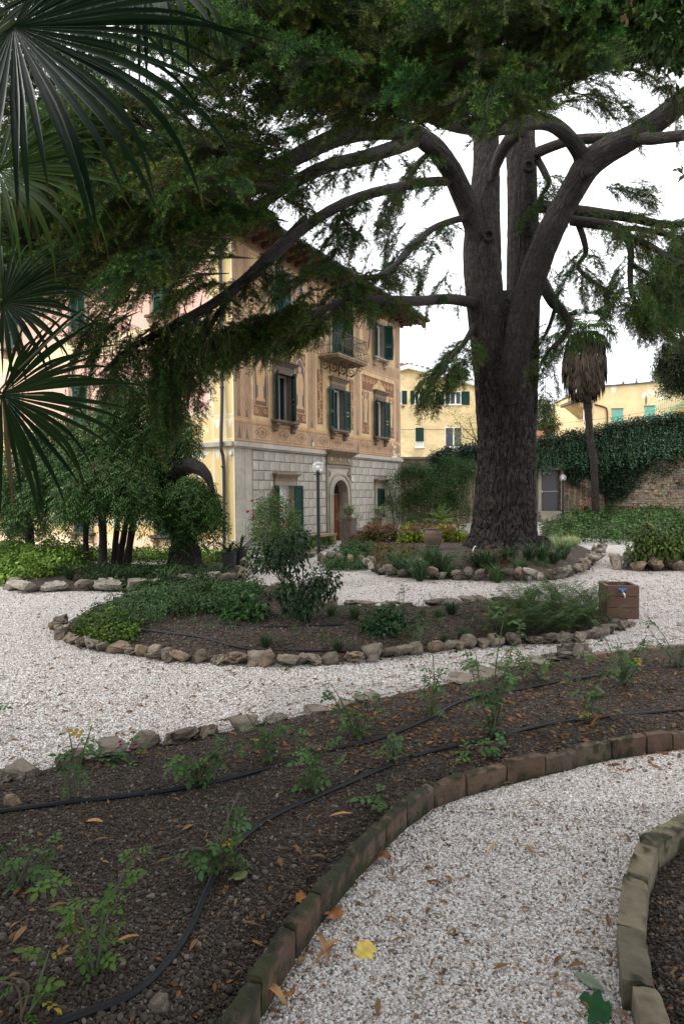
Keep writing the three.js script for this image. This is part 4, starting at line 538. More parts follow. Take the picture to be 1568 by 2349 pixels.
// ---------- the garden wall ----------
const P0 = V(2.7, 0, -29.3), P1 = V(13.9, 0, -31.6), P2 = V(21, 0, -24.5);
const wallU = V().subVectors(P1, P0).normalize(), wallN = V(wallU.z * -1, 0, wallU.x).normalize();
const gw = thing('garden_wall', 'tall old rubble and brick garden wall overgrown with ivy', 'wall', P0, Math.atan2(-wallU.z, wallU.x));
const onWall = (x, y) => { const p = onPlane(x, y, P0, wallN).sub(P0); return [p.dot(wallU), p.y + 0]; };
const WL = P0.distanceTo(P1), wallTop = (s) => 3.55 + 1.0 * sstep(2, 10, s) + 0.35 * sstep(9, WL, s);
const rub = (() => { const N = 1024, cw = 26, ch = 60, seeds = []; const r = rngOf(9); for (let k = 0; k < cw * ch; k++) seeds.push([r(), r(), r()]); const H = new Float32Array(N * N), I = new Int32Array(N * N); for (let j = 0; j < N; j++) for (let i = 0; i < N; i++) { const gx = i / N * cw + tfbm(i / N, j / N, 8) * 0.3, gy = j / N * ch + tfbm(i / N, j / N, 8, 5) * 0.6; let d1 = 9, d2 = 9, id = 0; for (let b = -1; b <= 1; b++) for (let a = -1; a <= 1; a++) { const cx = Math.floor(gx) + a, cy = Math.floor(gy) + b, k = ((cy + ch) % ch) * cw + ((cx + cw) % cw), d = Math.max(Math.abs(cx + 0.2 + 0.6 * seeds[k][0] - gx), Math.abs(cy + 0.3 + 0.4 * seeds[k][1] - gy) * 0.9); if (d < d1) { d2 = d1; d1 = d; id = k; } else if (d < d2) d2 = d; } H[j * N + i] = clamp((d2 - d1) * 4, 0, 1); I[j * N + i] = id; }
  const tones = [[0.62, 0.55, 0.46], [0.56, 0.48, 0.4], [0.68, 0.62, 0.53], [0.52, 0.43, 0.35], [0.6, 0.53, 0.45], [0.48, 0.43, 0.37]];
  return { map: dataTex(N, N, (u, v, i, j) => { const k = j * N + i, t = tones[I[k] % 6], e = 0.72 + 0.28 * H[k], g = e * (1 + tfbm(u, v, 20) * 0.3); return [t[0] * g, t[1] * g, t[2] * g]; }, true, [1 / 4.4, 1 / 4.4]), bump: dataTex(N, N, (u, v, i, j) => H[j * N + i] * (0.6 + 0.4 * seeds[I[j * N + i]][2]) + tfbm(u, v, 30) * 0.15, false, [1 / 4.4, 1 / 4.4]) }; })();
M.rubble = mat({ map: rub.map, bumpMap: rub.bump, bumpScale: 0.06, roughness: 0.95, color: C(0.8, 0.77, 0.73) });
{
  const [dl, dt] = onWall(1240, 1078), [dr, db] = onWall(1285, 1172), [al] = onWall(1334, 1195), [ar, ab] = onWall(1412, 1195), at0 = onWall(1372, 1147)[1];
  const s = new THREE.Shape(); s.moveTo(0, -0.3); s.lineTo(WL, -0.3); for (let k = 14; k >= 0; k--) s.lineTo(WL * k / 14, wallTop(WL * k / 14)); s.holes.push(new THREE.Path([[dl, db], [dl, dt], [dr, dt], [dr, db]].map((p) => new THREE.Vector2(...p))));
  const ah = new THREE.Path(), am = (al + ar) / 2, aw = (ar - al) / 2; ah.moveTo(al, 0.1); for (let k = 0; k <= 12; k++) { const a = Math.PI - k / 12 * Math.PI; ah.lineTo(am + Math.cos(a) * aw, Math.max(0.1, at0 - aw * 0.75 + Math.sin(a) * aw * 0.75)); } ah.lineTo(ar, 0.1); s.holes.push(ah);
  mesh('masonry', new THREE.ExtrudeGeometry(s, { depth: 0.6, bevelEnabled: false }).translate(0, 0, -0.6), M.rubble, gw);
  const bk = new MB(); bk.box(am, 1, -0.58, aw * 2 + 0.4, 2.6, 0.04); bk.build('niche_back', M.stoneDark, gw);
  for (let k = 0; k < 22; k++) { const a = Math.PI * (k + 0.5) / 22, b = new THREE.BoxGeometry(0.07, 0.24, 0.14); const m = mesh('arch_brick', b, M.terraRed, gw); m.position.set(am + Math.cos(a) * (aw + 0.11), at0 - aw * 0.75 + Math.sin(a) * (aw + 0.11) * 0.8, -0.04); m.rotation.z = a - Math.PI / 2; }
  // door with stone frame, two steps
  const d = part('door', gw), b = new MB(); b.box((dl + dr) / 2, (dt + db) / 2, -0.2, dr - dl, dt - db, 0.06); b.build('leaf', mat({ color: C(0.055, 0.05, 0.052), roughness: 0.55 }), d); const c = new MB(); c.box((dl + dr) / 2 + 0.1, lerp(db, dt, 0.48), -0.15, dr - dl - 0.3, 0.03, 0.03); c.box(dl + 0.1, lerp(db, dt, 0.48), -0.15, 0.16, 0.1, 0.06); c.build('push_bar', M.sashGrey, d);
  const f = new MB(); for (const x of [dl - 0.09, dr + 0.09]) f.box(x, (dt + db) / 2, -0.03, 0.17, dt - db + 0.02, 0.14); f.box((dl + dr) / 2, dt + 0.12, -0.03, dr - dl + 0.5, 0.22, 0.16); f.build('door_frame', M.stone, d);
  for (let k = 0; k < 3; k++) { const t = new MB(); t.box((dl + dr) / 2, db - 0.08 - k * 0.17, 0.1 + k * 0.16, dr - dl + 0.5 + k * 0.24, 0.165, 0.5 + k * 0.32); t.build('step', M.stone, gw); }
  const cp = new MB(); cp.box(1.6, wallTop(0.5) + 0.05, -0.3, 3.0, 0.12, 0.75); cp.box(1.6, wallTop(0.5) - 0.35, 0.04, 3.1, 0.5, 0.1); cp.build('coping', M.stoneDark, gw);
  // green hand rail at the steps
  const hr = thing('step_rail', 'thin dark green handrail at the wall door steps', 'handrail', P0, gw.rotation.y); const h = new MB(); h.tube([V(dr + 0.22, 0.35, 0.5), V(dr + 0.24, 1.25, 0.45), V(dr + 0.36, 1.75, 0.1)], 0.03, 7); h.build('rail', mat({ color: C(0.01, 0.05, 0.04), roughness: 0.5 }), hr);
}
const w2U = V().subVectors(P2, P1).normalize(), W2 = P1.distanceTo(P2);
{ const g = thing('rubble_wall', 'bare rubble stone wall returning at the right edge', 'wall', P1, Math.atan2(-w2U.z, w2U.x)); const s = new THREE.Shape([[-0.3, -0.3], [W2, -0.3], [W2, 5.0], [-0.3, 4.9]].map((p) => new THREE.Vector2(...p))); mesh('masonry', new THREE.ExtrudeGeometry(s, { depth: 0.6, bevelEnabled: false }).translate(0, 0, -0.6), M.rubble, g);
  const tones = [[0.36, 0.30, 0.23], [0.32, 0.26, 0.2], [0.42, 0.36, 0.29], [0.3, 0.24, 0.18], [0.34, 0.28, 0.22]].map((c) => c), b = new MB(); let y = 0.2; while (y < 4.4) { const h = rr(0.07, 0.15); let x = rr(-0.2, 0.1); while (x < 6.6) { const w = rr(0.1, 0.3); if (R() < 0.88) { const c = pick(tones).map((v) => v * rr(0.85, 1.1)); b.box(x + w / 2, y + h / 2 + rr(-0.02, 0.02), 0, w - 0.025, h - 0.02, rr(0.02, 0.11), c); } x += w; } y += h; } const m = mesh('stones', b.geo(), M.brick, g); m.userData.kind = 'stuff'; }
// overhead wires
{ const b = new MB(), a = at(1250, 975, 41), c = at(1568, 930, 41), m = a.clone().lerp(c, 0.5).add(V(0, -0.12, 0)); b.tube(smooth([a, m, c, at(1700, 915, 41)], 20), 0.012, 4); const o = b.build('overhead_wire', M.gutter); tag(o, 'thin overhead wire crossing before the yellow stair house', 'wire'); }
// ---------- the great cedar ----------
R = rngOf(201);
const CED = gnd(1153, 1276, 0.15); 
const cedar = thing('cedar_tree', 'huge old cedar with several trunks inside the stone ring', 'tree', V(0, 0, 0));
const bp = (l) => { const p = [], r = []; for (let k = 0; k < l.length; k += 4) { p.push(at(l[k], l[k + 1], l[k + 2])); r.push(l[k + 3]); } return [p, r]; };
function limb(name, l, m, seg = 14, n = 30, rough = 0.08, parent = cedar) { // l: x, y, distance, radius ...
  const [p, r] = bp(l), [P, Q] = smoothR(p, r, n), b = new MB(), s = R() * 50; let len = 0;
  b.tube(P, (k, a) => Q[k] * (1 + rough * fbm(Math.cos(a) * 1.6 + s, k * 0.22 * 0.6, Math.sin(a) * 1.6) * 2), seg); for (let i = 0; i < b.u.length; i += 2) b.u[i] *= Math.max(1, Math.round(2 * Math.PI * r[0] / 1.2)), b.u[i + 1] /= 1.6;
  b.build(name, m, parent); return [P, Q];
}
{ // lower trunk: flared, fluted, fine furrows modelled
  const [p, r] = bp([1152, 1300, 17.6, 1.3, 1153, 1262, 17.6, 1.2, 1155, 1225, 17.6, 1.03, 1157, 1170, 17.6, 0.95, 1160, 1080, 17.6, 0.88, 1161, 1000, 17.6, 0.885, 1160, 900, 17.6, 0.93, 1158, 800, 17.6, 0.99, 1157, 735, 17.6, 0.98, 1157, 700, 17.6, 0.72, 1157, 672, 17.6, 0.3]);
  const n = 330, seg = 190, [P, Q] = smoothR(p, r, n), b = new MB();
  b.tube(P, (k, a) => { const t = k / n, cx = Math.cos(a), cz = Math.sin(a), low = Math.pow(1 - t, 9), root = 0.16 * low * Math.sin(a * 5 + 1) + 0.1 * low * Math.sin(a * 9), flute = 0.035 * Math.sin(a * 3 + 0.6) + 0.04 * fbm(cx * 2, t * 5, cz * 2) * 2;
    const fw = noise(cx * 16 + fbm(cx * 4, t * 7, cz * 4) * 2.2, t * 16, cz * 16), f2 = noise(cx * 30, t * 34, cz * 30); const fur = -0.075 * (1 - sstep(0.0, 0.3, Math.abs(fw))) - 0.02 * (1 - sstep(0, 0.3, Math.abs(f2))); const fork = -0.16 * sstep(0.55, 0.85, t) * Math.exp(-Math.pow((a - 1.75) / 0.16, 2));
    return 0.94 * Q[k] * (1 + root + flute + fur + fork); }, seg);
  for (let i = 0; i < b.u.length; i += 2) { b.u[i] *= 5; b.u[i + 1] /= 1.6; } b.build('trunk', M.bark, cedar);
}
const stem = (name, l, n = 120, seg = 64) => { const [p, r] = bp(l), [P, Q] = smoothR(p, r, n), b = new MB(), s = R() * 40; b.tube(P, (k, a) => { const cx = Math.cos(a), cz = Math.sin(a), h = k * 0.06; const fw = noise(cx * 8 + fbm(cx * 3 + s, h, cz * 3) * 1.6, h * 1.5 + s, cz * 8); return Q[k] * (1 + 0.06 * fbm(cx * 1.4, h * 0.6 + s, cz * 1.4) * 2 - 0.075 * (1 - sstep(0, 0.3, Math.abs(fw)))); }, seg); for (let i = 0; i < b.u.length; i += 2) { b.u[i] *= 3; b.u[i + 1] /= 1.6; } b.build(name, M.bark, cedar); return [P, Q]; };
stem('trunk_stem', [1126, 930, 17.7, 0.135, 1120, 860, 17.4, 0.342, 1116, 800, 17.2, 0.432, 1112, 700, 17.1, 0.504, 1107, 620, 17.1, 0.54, 1105, 540, 17.1, 0.513, 1110, 460, 17.1, 0.432, 1114, 390, 17.1, 0.378, 1114, 325, 17.1, 0.36, 1113, 200, 17, 0.342, 1108, 40, 16.9, 0.324, 1100, -160, 16.6, 0.288, 1090, -500, 16, 0.18]);
stem('trunk_stem', [1195, 850, 18, 0.5, 1198, 720, 18, 0.5, 1199, 600, 18.1, 0.47, 1198, 500, 18.1, 0.44, 1196, 400, 18.1, 0.43, 1193, 320, 18.1, 0.42, 1192, 220, 18, 0.4, 1190, 60, 18, 0.38, 1192, -150, 17.8, 0.33, 1195, -500, 17.5, 0.2]);
const FR = stem('trunk_stem', [1165, 930, 16.95, 0.2, 1172, 880, 16.85, 0.42, 1184, 800, 16.7, 0.376, 1200, 710, 16.55, 0.376, 1226, 620, 16.35, 0.36, 1258, 540, 16.1, 0.344, 1288, 480, 15.9, 0.328, 1316, 430, 15.7, 0.336, 1348, 378, 15.5, 0.352, 1392, 345, 15.3, 0.32, 1450, 314, 15.1, 0.288, 1510, 275, 14.9, 0.272, 1568, 228, 14.6, 0.256, 1680, 130, 14, 0.224, 1850, 0, 13, 0.16]);
const LL = stem('limb', [1100, 560, 16.9, 0.288, 1078, 490, 16.7, 0.296, 1052, 430, 16.4, 0.288, 1030, 385, 16, 0.264, 1002, 345, 15.5, 0.248, 965, 316, 14.8, 0.224, 915, 300, 13.8, 0.2, 850, 300, 12.6, 0.176, 760, 320, 11, 0.152, 640, 380, 9.6, 0.12, 540, 430, 8.6, 0.08], 90, 40);
const AR = stem('limb', [1345, 395, 15.6, 0.231, 1328, 350, 15.4, 0.19, 1300, 312, 15, 0.17, 1262, 284, 14.4, 0.163, 1215, 280, 13.8, 0.17, 1150, 290, 12.8, 0.17, 1060, 285, 11.5, 0.156, 960, 250, 10, 0.136, 840, 200, 8.8, 0.102, 720, 190, 8, 0.061], 90, 40);
const limbs = {};
const B = (k, l, n = 26) => (limbs[k] = limb('branch', l, M.barkThin, 10, n, 0.1));
B('lm', [960, 318, 14.8, 0.176, 900, 340, 13.6, 0.152, 830, 362, 12.4, 0.136, 740, 385, 11, 0.112, 640, 440, 9.8, 0.088, 560, 500, 9, 0.056]);
B('up', [1128, 415, 16.6, 0.112, 1140, 370, 16.3, 0.152, 1165, 325, 15.8, 0.176, 1200, 295, 15.2, 0.176]);
B('diag', [1046, 420, 16.35, 0.1, 1008, 415, 15.9, 0.11, 900, 432, 14.5, 0.11, 800, 462, 12.8, 0.11, 700, 520, 11, 0.095, 600, 610, 9.8, 0.09, 500, 690, 9, 0.075, 400, 745, 8.4, 0.06, 300, 800, 8, 0.04, 240, 850, 7.8, 0.025]);
B('diag2', [700, 500, 11.2, 0.06, 640, 560, 10.6, 0.06, 560, 640, 9.8, 0.05, 500, 720, 9.4, 0.04, 460, 790, 9.1, 0.03, 420, 860, 8.9, 0.02]);
B('l1', [1080, 498, 16.9, 0.1, 1062, 500, 16.6, 0.096, 1000, 520, 15.8, 0.088, 950, 562, 14.6, 0.08, 905, 610, 13.4, 0.072, 870, 634, 12.6, 0.068, 830, 640, 12, 0.048, 780, 660, 11.4, 0.032]);
B('l2', [1085, 694, 16.9, 0.15, 1030, 686, 15.8, 0.13, 960, 690, 14.2, 0.12, 880, 690, 12.6, 0.1, 800, 690, 11.4, 0.08, 700, 725, 10.6, 0.06, 610, 750, 10, 0.05, 540, 762, 9.6, 0.03]);
B('l4', [1010, 335, 16, 0.07, 968, 365, 15.6, 0.08, 930, 418, 15.2, 0.07, 880, 470, 15, 0.04]);
B('r0', [1232, 350, 17.7, 0.16, 1260, 338, 17.2, 0.14, 1310, 322, 16.6, 0.13, 1400, 314, 16, 0.12, 1480, 300, 15.4, 0.08]);
B('r0b', [1232, 365, 17.8, 0.1, 1250, 400, 17.6, 0.1, 1258, 420, 17.5, 0.08, 1240, 450, 17.5, 0.05, 1228, 470, 17.6, 0.03]);
B('r2', [1235, 474, 17.6, 0.17, 1300, 480, 17, 0.15, 1380, 490, 16.5, 0.13, 1450, 500, 16, 0.11, 1520, 515, 15.5, 0.09, 1600, 512, 15, 0.06]);
B('r3', [1310, 506, 16.4, 0.13, 1370, 514, 16, 0.13, 1416, 524, 15.7, 0.12, 1440, 545, 15.4, 0.11, 1490, 566, 15, 0.09, 1540, 595, 14.6, 0.06, 1600, 620, 14.2, 0.04]);
B('r3b', [1416, 524, 15.7, 0.07, 1470, 525, 15.4, 0.06, 1540, 545, 15, 0.04]);
B('r4', [1436, 545, 15.4, 0.08, 1446, 580, 15.3, 0.08, 1444, 630, 15.2, 0.07, 1450, 680, 15.1, 0.06, 1475, 715, 15, 0.05, 1520, 740, 14.8, 0.03]);
B('r4b', [1444, 605, 15.3, 0.05, 1480, 625, 15.1, 0.05, 1515, 645, 15, 0.04, 1520, 680, 15, 0.03]);
B('r5', [1326, 515, 16.4, 0.08, 1338, 550, 16.3, 0.08, 1342, 580, 16.2, 0.07, 1325, 612, 16, 0.06, 1350, 640, 15.9, 0.05, 1390, 665, 15.7, 0.03]);
B('r6', [1238, 640, 17.5, 0.18, 1266, 690, 17, 0.16, 1290, 715, 16.6, 0.12, 1305, 745, 16.4, 0.1, 1290, 775, 16.3, 0.07, 1262, 800, 16.3, 0.05, 1240, 830, 16.4, 0.03]);
B('r6b', [1275, 700, 16.8, 0.06, 1258, 750, 16.8, 0.05, 1243, 780, 16.8, 0.03]);
B('f', [1090, 742, 17, 0.09, 1065, 785, 16.6, 0.08, 1035, 820, 16.2, 0.06, 1005, 860, 15.9, 0.04, 985, 890, 15.8, 0.02]);
B('topr', [1205, 70, 17.5, 0.2, 1260, 62, 16, 0.18, 1310, 45, 14.5, 0.16, 1390, 0, 13, 0.14, 1450, -60, 12, 0.1]);
B('topl', [640, 120, 11, 0.16, 590, 92, 10.6, 0.18, 520, 70, 10.2, 0.17, 480, 30, 9.8, 0.15, 440, -40, 9.2, 0.12]);
B('topl2', [700, 20, 12, 0.08, 650, 40, 11.5, 0.09, 590, 92, 10.8, 0.08]);
B('gap', [1568, 310, 14, 0.12, 1500, 318, 14.6, 0.13, 1440, 318, 15.2, 0.14]);
{ // sawn stubs and knots
  const q = at(1347, 398, 15.35); const k = new MB(); k.tube([at(1340, 402, 15.6), at(1349, 392, 15.0)], [0.16, 0.15], 14); k.build('sawn_stub', M.barkThin, cedar);
  for (const [x, y, D] of [[1213, 478, 17.7], [1212, 380, 17.65], [1120, 540, 16.55], [1211, 530, 17.66]]) { const g = new THREE.TorusGeometry(0.13, 0.05, 8, 14); const m = mesh('knot', g, M.bark, cedar); m.position.copy(at(x, y, D)); }
}
// needle sprays: a drooping twig with side shoots, each wrapped in needles
function sprayGeo(seed, full = 1) {
  const keep = R; R = rngOf(seed); const b = new MB(), tw = [];
  const shoot = (p, d, len, yng) => { // needles round a shoot
    const n = Math.max(3, Math.round(len / 0.02)), q = [p.clone()]; let v = d.clone(); const c = p.clone();
    for (let k = 0; k < n; k++) { v.y -= 0.012; v.normalize(); c.addScaledVector(v, len / n); q.push(c.clone()); const t = k / n, m = 6; const side = V().crossVectors(v, Math.abs(v.y) > 0.9 ? V(1, 0, 0) : UPV).normalize(), up = V().crossVectors(side, v); for (let j = 0; j < m; j++) { const a = R() * 6.28, nd = v.clone().multiplyScalar(0.35 + 0.5 * t).addScaledVector(side, Math.cos(a)).addScaledVector(up, Math.sin(a) * 0.8 + 0.25).normalize(); const col = tint([0.016, 0.045, 0.017], [0.19, 0.27, 0.06], clamp(yng * (0.12 + 0.75 * t * t) + R() * 0.14, 0, 1), 0.3); b.blade(c, nd, V(rr(-1, 1), rr(-1, 1), rr(-1, 1)), rr(0.03, 0.05), 0.0075, col); } }
    tw.push([q, 0.0025]);
  };
  const main = [], L = 0.8; let c = V(), d = V(0, 0.05, 1); for (let k = 0; k <= 14; k++) { main.push(c.clone()); d.y -= 0.035; d.x += rr(-0.06, 0.06); d.normalize(); c.addScaledVector(d, L / 14); }
  for (let k = 1; k <= 14; k++) for (const s of [-1, 1]) { if (R() > 0.82 * full) continue; const t = k / 14, len = lerp(0.26, 0.09, t) * rr(0.6, 1.15), dir = V(s * rr(0.6, 1), rr(-0.15, 0.4), rr(0.35, 0.95)).normalize(); shoot(main[k], dir, len, rr(0, 1)); if (len > 0.16) for (const f of [0.45, 0.7]) if (R() < 0.75) shoot(main[k].clone().addScaledVector(dir, len * f), V(dir.x * 0.3 - s * rr(0, 0.4), rr(-0.2, 0.5), 1).normalize(), len * rr(0.3, 0.5), rr(0, 1)); }
  shoot(main[8], d, 0.36, 0.9);
  const stemM = new MB(); for (let k = 0; k < main.length - 1; k += 3) {} b.tube(main, main.map((_, k) => lerp(0.007, 0.002, k / 14)), 4, [0.05, 0.038, 0.028], false);
  for (const [q, r] of tw) b.tube([q[0], q[q.length - 1]], r, 3, [0.06, 0.048, 0.03], false);
  R = keep; return b.geo();
}
const sprays = [11, 12, 13, 14, 15].map((s) => sprayGeo(s)), thinSprays = [21, 22, 23].map((s) => sprayGeo(s, 0.62));
const boughs = []; // [matrix, colour]
const thinBoughs = [];
function putSpray(list, p, d, s, bright = 1) { const q = basisQ(V(0, 1, 0), V(0, 0, 1)), z = d.clone().normalize(), x = V().crossVectors(UPV, z); if (x.lengthSq() < 1e-4) x.set(1, 0, 0); x.normalize(); const y = V().crossVectors(z, x), roll = rr(-0.5, 0.5); const M4 = new THREE.Matrix4().makeBasis(x, y, z); const qq = new THREE.Quaternion().setFromRotationMatrix(M4).multiply(new THREE.Quaternion().setFromAxisAngle(V(0, 0, 1), roll)); list.push([mtx(p, qq, s), new THREE.Color(bright * rr(0.7, 1.3), bright * rr(0.75, 1.25), bright * rr(0.7, 1.2))]); }
const twigMB = new MB();
// a bough: twig from p along d, sprays to both sides and at the tip, tips hanging
function bough(list, p, d, L, s, droop = 0.25, bright = 1) {
  const n = Math.max(3, Math.round(L / (0.16 * s + 0.06))), q = [p.clone()]; let c = p.clone(), v = d.clone().normalize(); const h = V(v.z, 0, -v.x).normalize();
  for (let k = 1; k <= n; k++) { v.y -= droop / n * (0.4 + k / n); v.addScaledVector(h, rr(-0.08, 0.08)).normalize(); c = c.clone().addScaledVector(v, L / n); q.push(c); const t = k / n; for (const sd of [-1, 1]) if (R() < 0.9) putSpray(list, c, V().copy(v).multiplyScalar(0.7).addScaledVector(h, sd * rr(0.5, 1)).add(V(0, rr(-0.25, 0.3) - droop * 0.35, 0)), s * lerp(1.05, 0.65, t) * rr(0.75, 1.15), bright); }
  putSpray(list, c, v, s, bright); putSpray(list, c, v.clone().add(V(0, -0.4, 0)), s * 0.8, bright);
  twigMB.tube(q, q.map((_, k) => (k === 0 ? 0.003 : lerp(0.014, 0.004, k / n)) * Math.min(1.5, s + 0.4)), 5, [1, 1, 1], false);
}
function polyIn(poly) { let x0 = 1e9, x1 = -1e9, y0 = 1e9, y1 = -1e9; for (let k = 0; k < poly.length; k += 2) { x0 = Math.min(x0, poly[k]); x1 = Math.max(x1, poly[k]); y0 = Math.min(y0, poly[k + 1]); y1 = Math.max(y1, poly[k + 1]); } const pp = []; for (let k = 0; k < poly.length; k += 2) pp.push({ x: poly[k], z: poly[k + 1] }); for (let t = 0; t < 400; t++) { const x = rr(x0, x1), y = rr(y0, y1); if (inPoly(pp, x, y)) return [x, y, (y - y0) / (y1 - y0)]; } return [(x0 + x1) / 2, (y0 + y1) / 2, 0.5]; }
// a storey of foliage: boughs growing out from the trunk side through a region of the view, between two distances
function mass(poly, D0, D1, n, L, s, droop, dir, list = boughs, bright = 1) {
  for (let k = 0; k < n; k++) { const [x, y, f] = polyIn(poly), D = rr(D0, D1), p = at(x, y, D), d = V(dir[0] + rr(-0.5, 0.5), dir[1] + rr(-0.12, 0.12), dir[2] + rr(-0.5, 0.5)); bough(list, p, d, L * rr(0.6, 1.2), s * rr(0.8, 1.15), droop, bright); }
}
function dress(key, t0, t1, n, L, s, droop, list = thinBoughs, bright = 1) { const [P] = limbs[key]; for (let k = 0; k < n; k++) { const t = lerp(t0, t1, (k + R() * 0.8) / n), i = Math.min(P.length - 2, Math.floor(t * (P.length - 1))), v = V().subVectors(P[i + 1], P[i]).normalize(), h = V(v.z, 0, -v.x).normalize(), sd = k % 2 ? 1 : -1; bough(list, P[i].clone(), v.clone().multiplyScalar(0.5).addScaledVector(h, sd * rr(0.3, 1)).add(V(0, rr(-0.25, 0.25), 0)), L * rr(0.6, 1.2), s, droop, bright); } }
// top storey over the trunk, towards the viewer
mass([560, 150, 640, 70, 760, 25, 900, 20, 1100, 30, 1300, 40, 1460, 20, 1480, 100, 1420, 170, 1320, 240, 1240, 290, 1150, 310, 1000, 305, 850, 300, 700, 270, 600, 270, 540, 230], 5.6, 8.6, 135, 1.0, 1.0, 0.4, [-0.3, 0.02, 0.9], boughs, 1.1);
mass([560, 160, 760, 60, 1000, 40, 1300, 50, 1430, 60, 1380, 150, 1200, 230, 900, 250, 650, 250], 9.5, 13, 44, 1.3, 1.1, 0.3, [-0.2, 0, 0.9]);
mass([1240, 60, 1480, -20, 1568, -20, 1540, 70, 1440, 150, 1330, 220, 1270, 240], 7.5, 11, 30, 0.8, 0.8, 0.6, [0.6, -0.1, 0.6], thinBoughs);
// second storey to the left
mass([520, 320, 640, 330, 720, 400, 700, 480, 640, 540, 520, 560, 380, 520, 240, 430, 200, 330, 330, 280], 6.0, 9.5, 80, 1.0, 1.0, 0.4, [-0.6, 0, 0.7], boughs, 1.15);
mass([0, 540, 120, 500, 260, 460, 420, 520, 600, 560, 640, 620, 560, 660, 420, 640, 250, 660, 100, 660, 0, 640], 6.0, 9.5, 62, 1.0, 0.95, 0.4, [-0.7, -0.02, 0.6], boughs, 1.0);
mass([200, 440, 420, 400, 640, 420, 700, 520, 560, 640, 300, 640, 100, 600], 10, 13, 26, 1.4, 1.15, 0.3, [-0.6, 0, 0.5], boughs, 0.8);
// dark storey behind the palm, top left
mass([0, -30, 300, -40, 560, -30, 600, 60, 520, 200, 480, 330, 300, 350, 120, 330, 0, 320], 8, 12, 44, 1.2, 1.05, 0.35, [-0.6, 0, 0.6], boughs, 0.9);
mass([600, -60, 900, -60, 900, 0, 700, 10, 600, 20], 9, 12, 12, 1.0, 1.0, 0.35, [-0.4, 0, 0.6]);
mass([500, 200, 640, 230, 640, 340, 560, 400, 480, 360], 8, 11, 12, 0.9, 0.9, 0.4, [-0.5, 0, 0.6]);
mass([660, 280, 860, 270, 840, 320, 720, 330, 660, 420, 640, 330], 9.5, 12, 12, 0.8, 0.8, 0.5, [-0.3, -0.1, 0.6]);
// hanging fringe in front of the villa
mass([230, 660, 420, 650, 560, 640, 540, 740, 430, 780, 330, 740, 240, 740], 7.8, 9.6, 14, 0.7, 0.75, 0.9, [-0.4, -0.3, 0.3], thinBoughs);
mass([360, 700, 450, 690, 450, 800, 400, 860, 370, 820], 7.8, 8.6, 10, 0.6, 0.75, 1.4, [-0.1, -0.9, 0.1], boughs);
mass([365, 800, 425, 800, 400, 910, 370, 930], 7.9, 8.4, 7, 0.5, 0.66, 1.4, [0.0, -1, 0.1], boughs);
for (const [x, y, L] of [[300, 760, 0.8], [260, 790, 0.5], [455, 800, 0.7], [480, 770, 0.85], [500, 720, 0.5], [520, 740, 0.45], [330, 780, 0.5], [437, 770, 0.6]]) bough(thinBoughs, at(x, y, rr(8, 9)), V(rr(-0.2, 0.2), -1, 0.1), L, 0.5, 0.2);
for (const [x, y, L] of [[230, 840, 0.5], [250, 700, 0.6]]) bough(thinBoughs, at(x, y, 8), V(-0.5, -0.5, 0.2), L, 0.6, 0.6);
dress('diag', 0.1, 0.62, 20, 0.55, 0.6, 0.6); dress('diag', 0.55, 1, 14, 0.55, 0.6, 0.8); dress('diag2', 0.2, 1, 10, 0.5, 0.6, 0.9);
// the low pad before the villa front
mass([560, 755, 660, 700, 760, 680, 850, 690, 780, 745, 660, 780, 560, 800], 9.4, 11.2, 44, 0.7, 0.7, 0.6, [-0.6, -0.1, 0.4], boughs, 1.15);
mass([640, 640, 760, 590, 810, 560, 800, 640, 720, 680], 10, 11.6, 10, 0.6, 0.62, 0.6, [-0.5, -0.1, 0.4], thinBoughs, 1.1);
dress('l1', 0.2, 1, 30, 0.6, 0.7, 0.7); dress('l2', 0.35, 1, 22, 0.55, 0.62, 0.8, boughs, 1.1);
mass([760, 470, 840, 430, 850, 520, 800, 580, 740, 560], 11, 13, 14, 0.7, 0.75, 0.6, [-0.4, -0.2, 0.4], thinBoughs);
// airy foliage on the thin branches
dress('lm', 0.2, 1, 18, 0.7, 0.75, 0.6); dress('l4', 0.2, 1, 16, 0.7, 0.7, 0.8);
for (const [x, y] of [[905, 440], [880, 450], [930, 470], [960, 590], [985, 630], [1010, 640], [900, 540], [1000, 570], [940, 500], [1030, 610], [860, 560]]) bough(thinBoughs, at(x, y, rr(14, 17)), V(rr(-0.6, 0.1), -0.5, rr(-0.3, 0.3)), 0.9, 0.8, 0.8);
dress('f', 0.15, 1, 28, 0.75, 0.8, 0.7); dress('r6', 0.4, 1, 13, 0.6, 0.7, 0.8); dress('r6b', 0.3, 1, 5, 0.5, 0.6, 0.8);
dress('r2', 0.1, 1, 18, 0.7, 0.7, 0.6); dress('r3', 0.2, 1, 17, 0.7, 0.7, 0.7); dress('r3b', 0.2, 1, 10, 0.7, 0.7, 0.7); dress('r4', 0.2, 1, 22, 0.8, 0.78, 0.8); dress('r4b', 0.2, 1, 12, 0.7, 0.75, 0.8); dress('r5', 0.25, 1, 16, 0.75, 0.75, 0.8); dress('r0b', 0.2, 1, 8, 0.6, 0.7, 0.8); dress('r0', 0.4, 1, 4, 0.5, 0.6, 0.8);
mass([1390, 405, 1440, 420, 1450, 450, 1400, 460, 1370, 430], 16, 17.5, 9, 0.6, 0.72, 0.5, [0.5, -0.1, 0.2], thinBoughs);
mass([1420, 640, 1500, 650, 1540, 690, 1500, 730, 1430, 720, 1400, 690], 14.4, 16, 18, 0.7, 0.75, 0.7, [0.3, -0.3, 0.2], thinBoughs);
mass([1250, 400, 1310, 400, 1300, 440, 1255, 470], 17, 18.4, 8, 0.6, 0.7, 0.7, [0.2, -0.3, 0.2], thinBoughs);
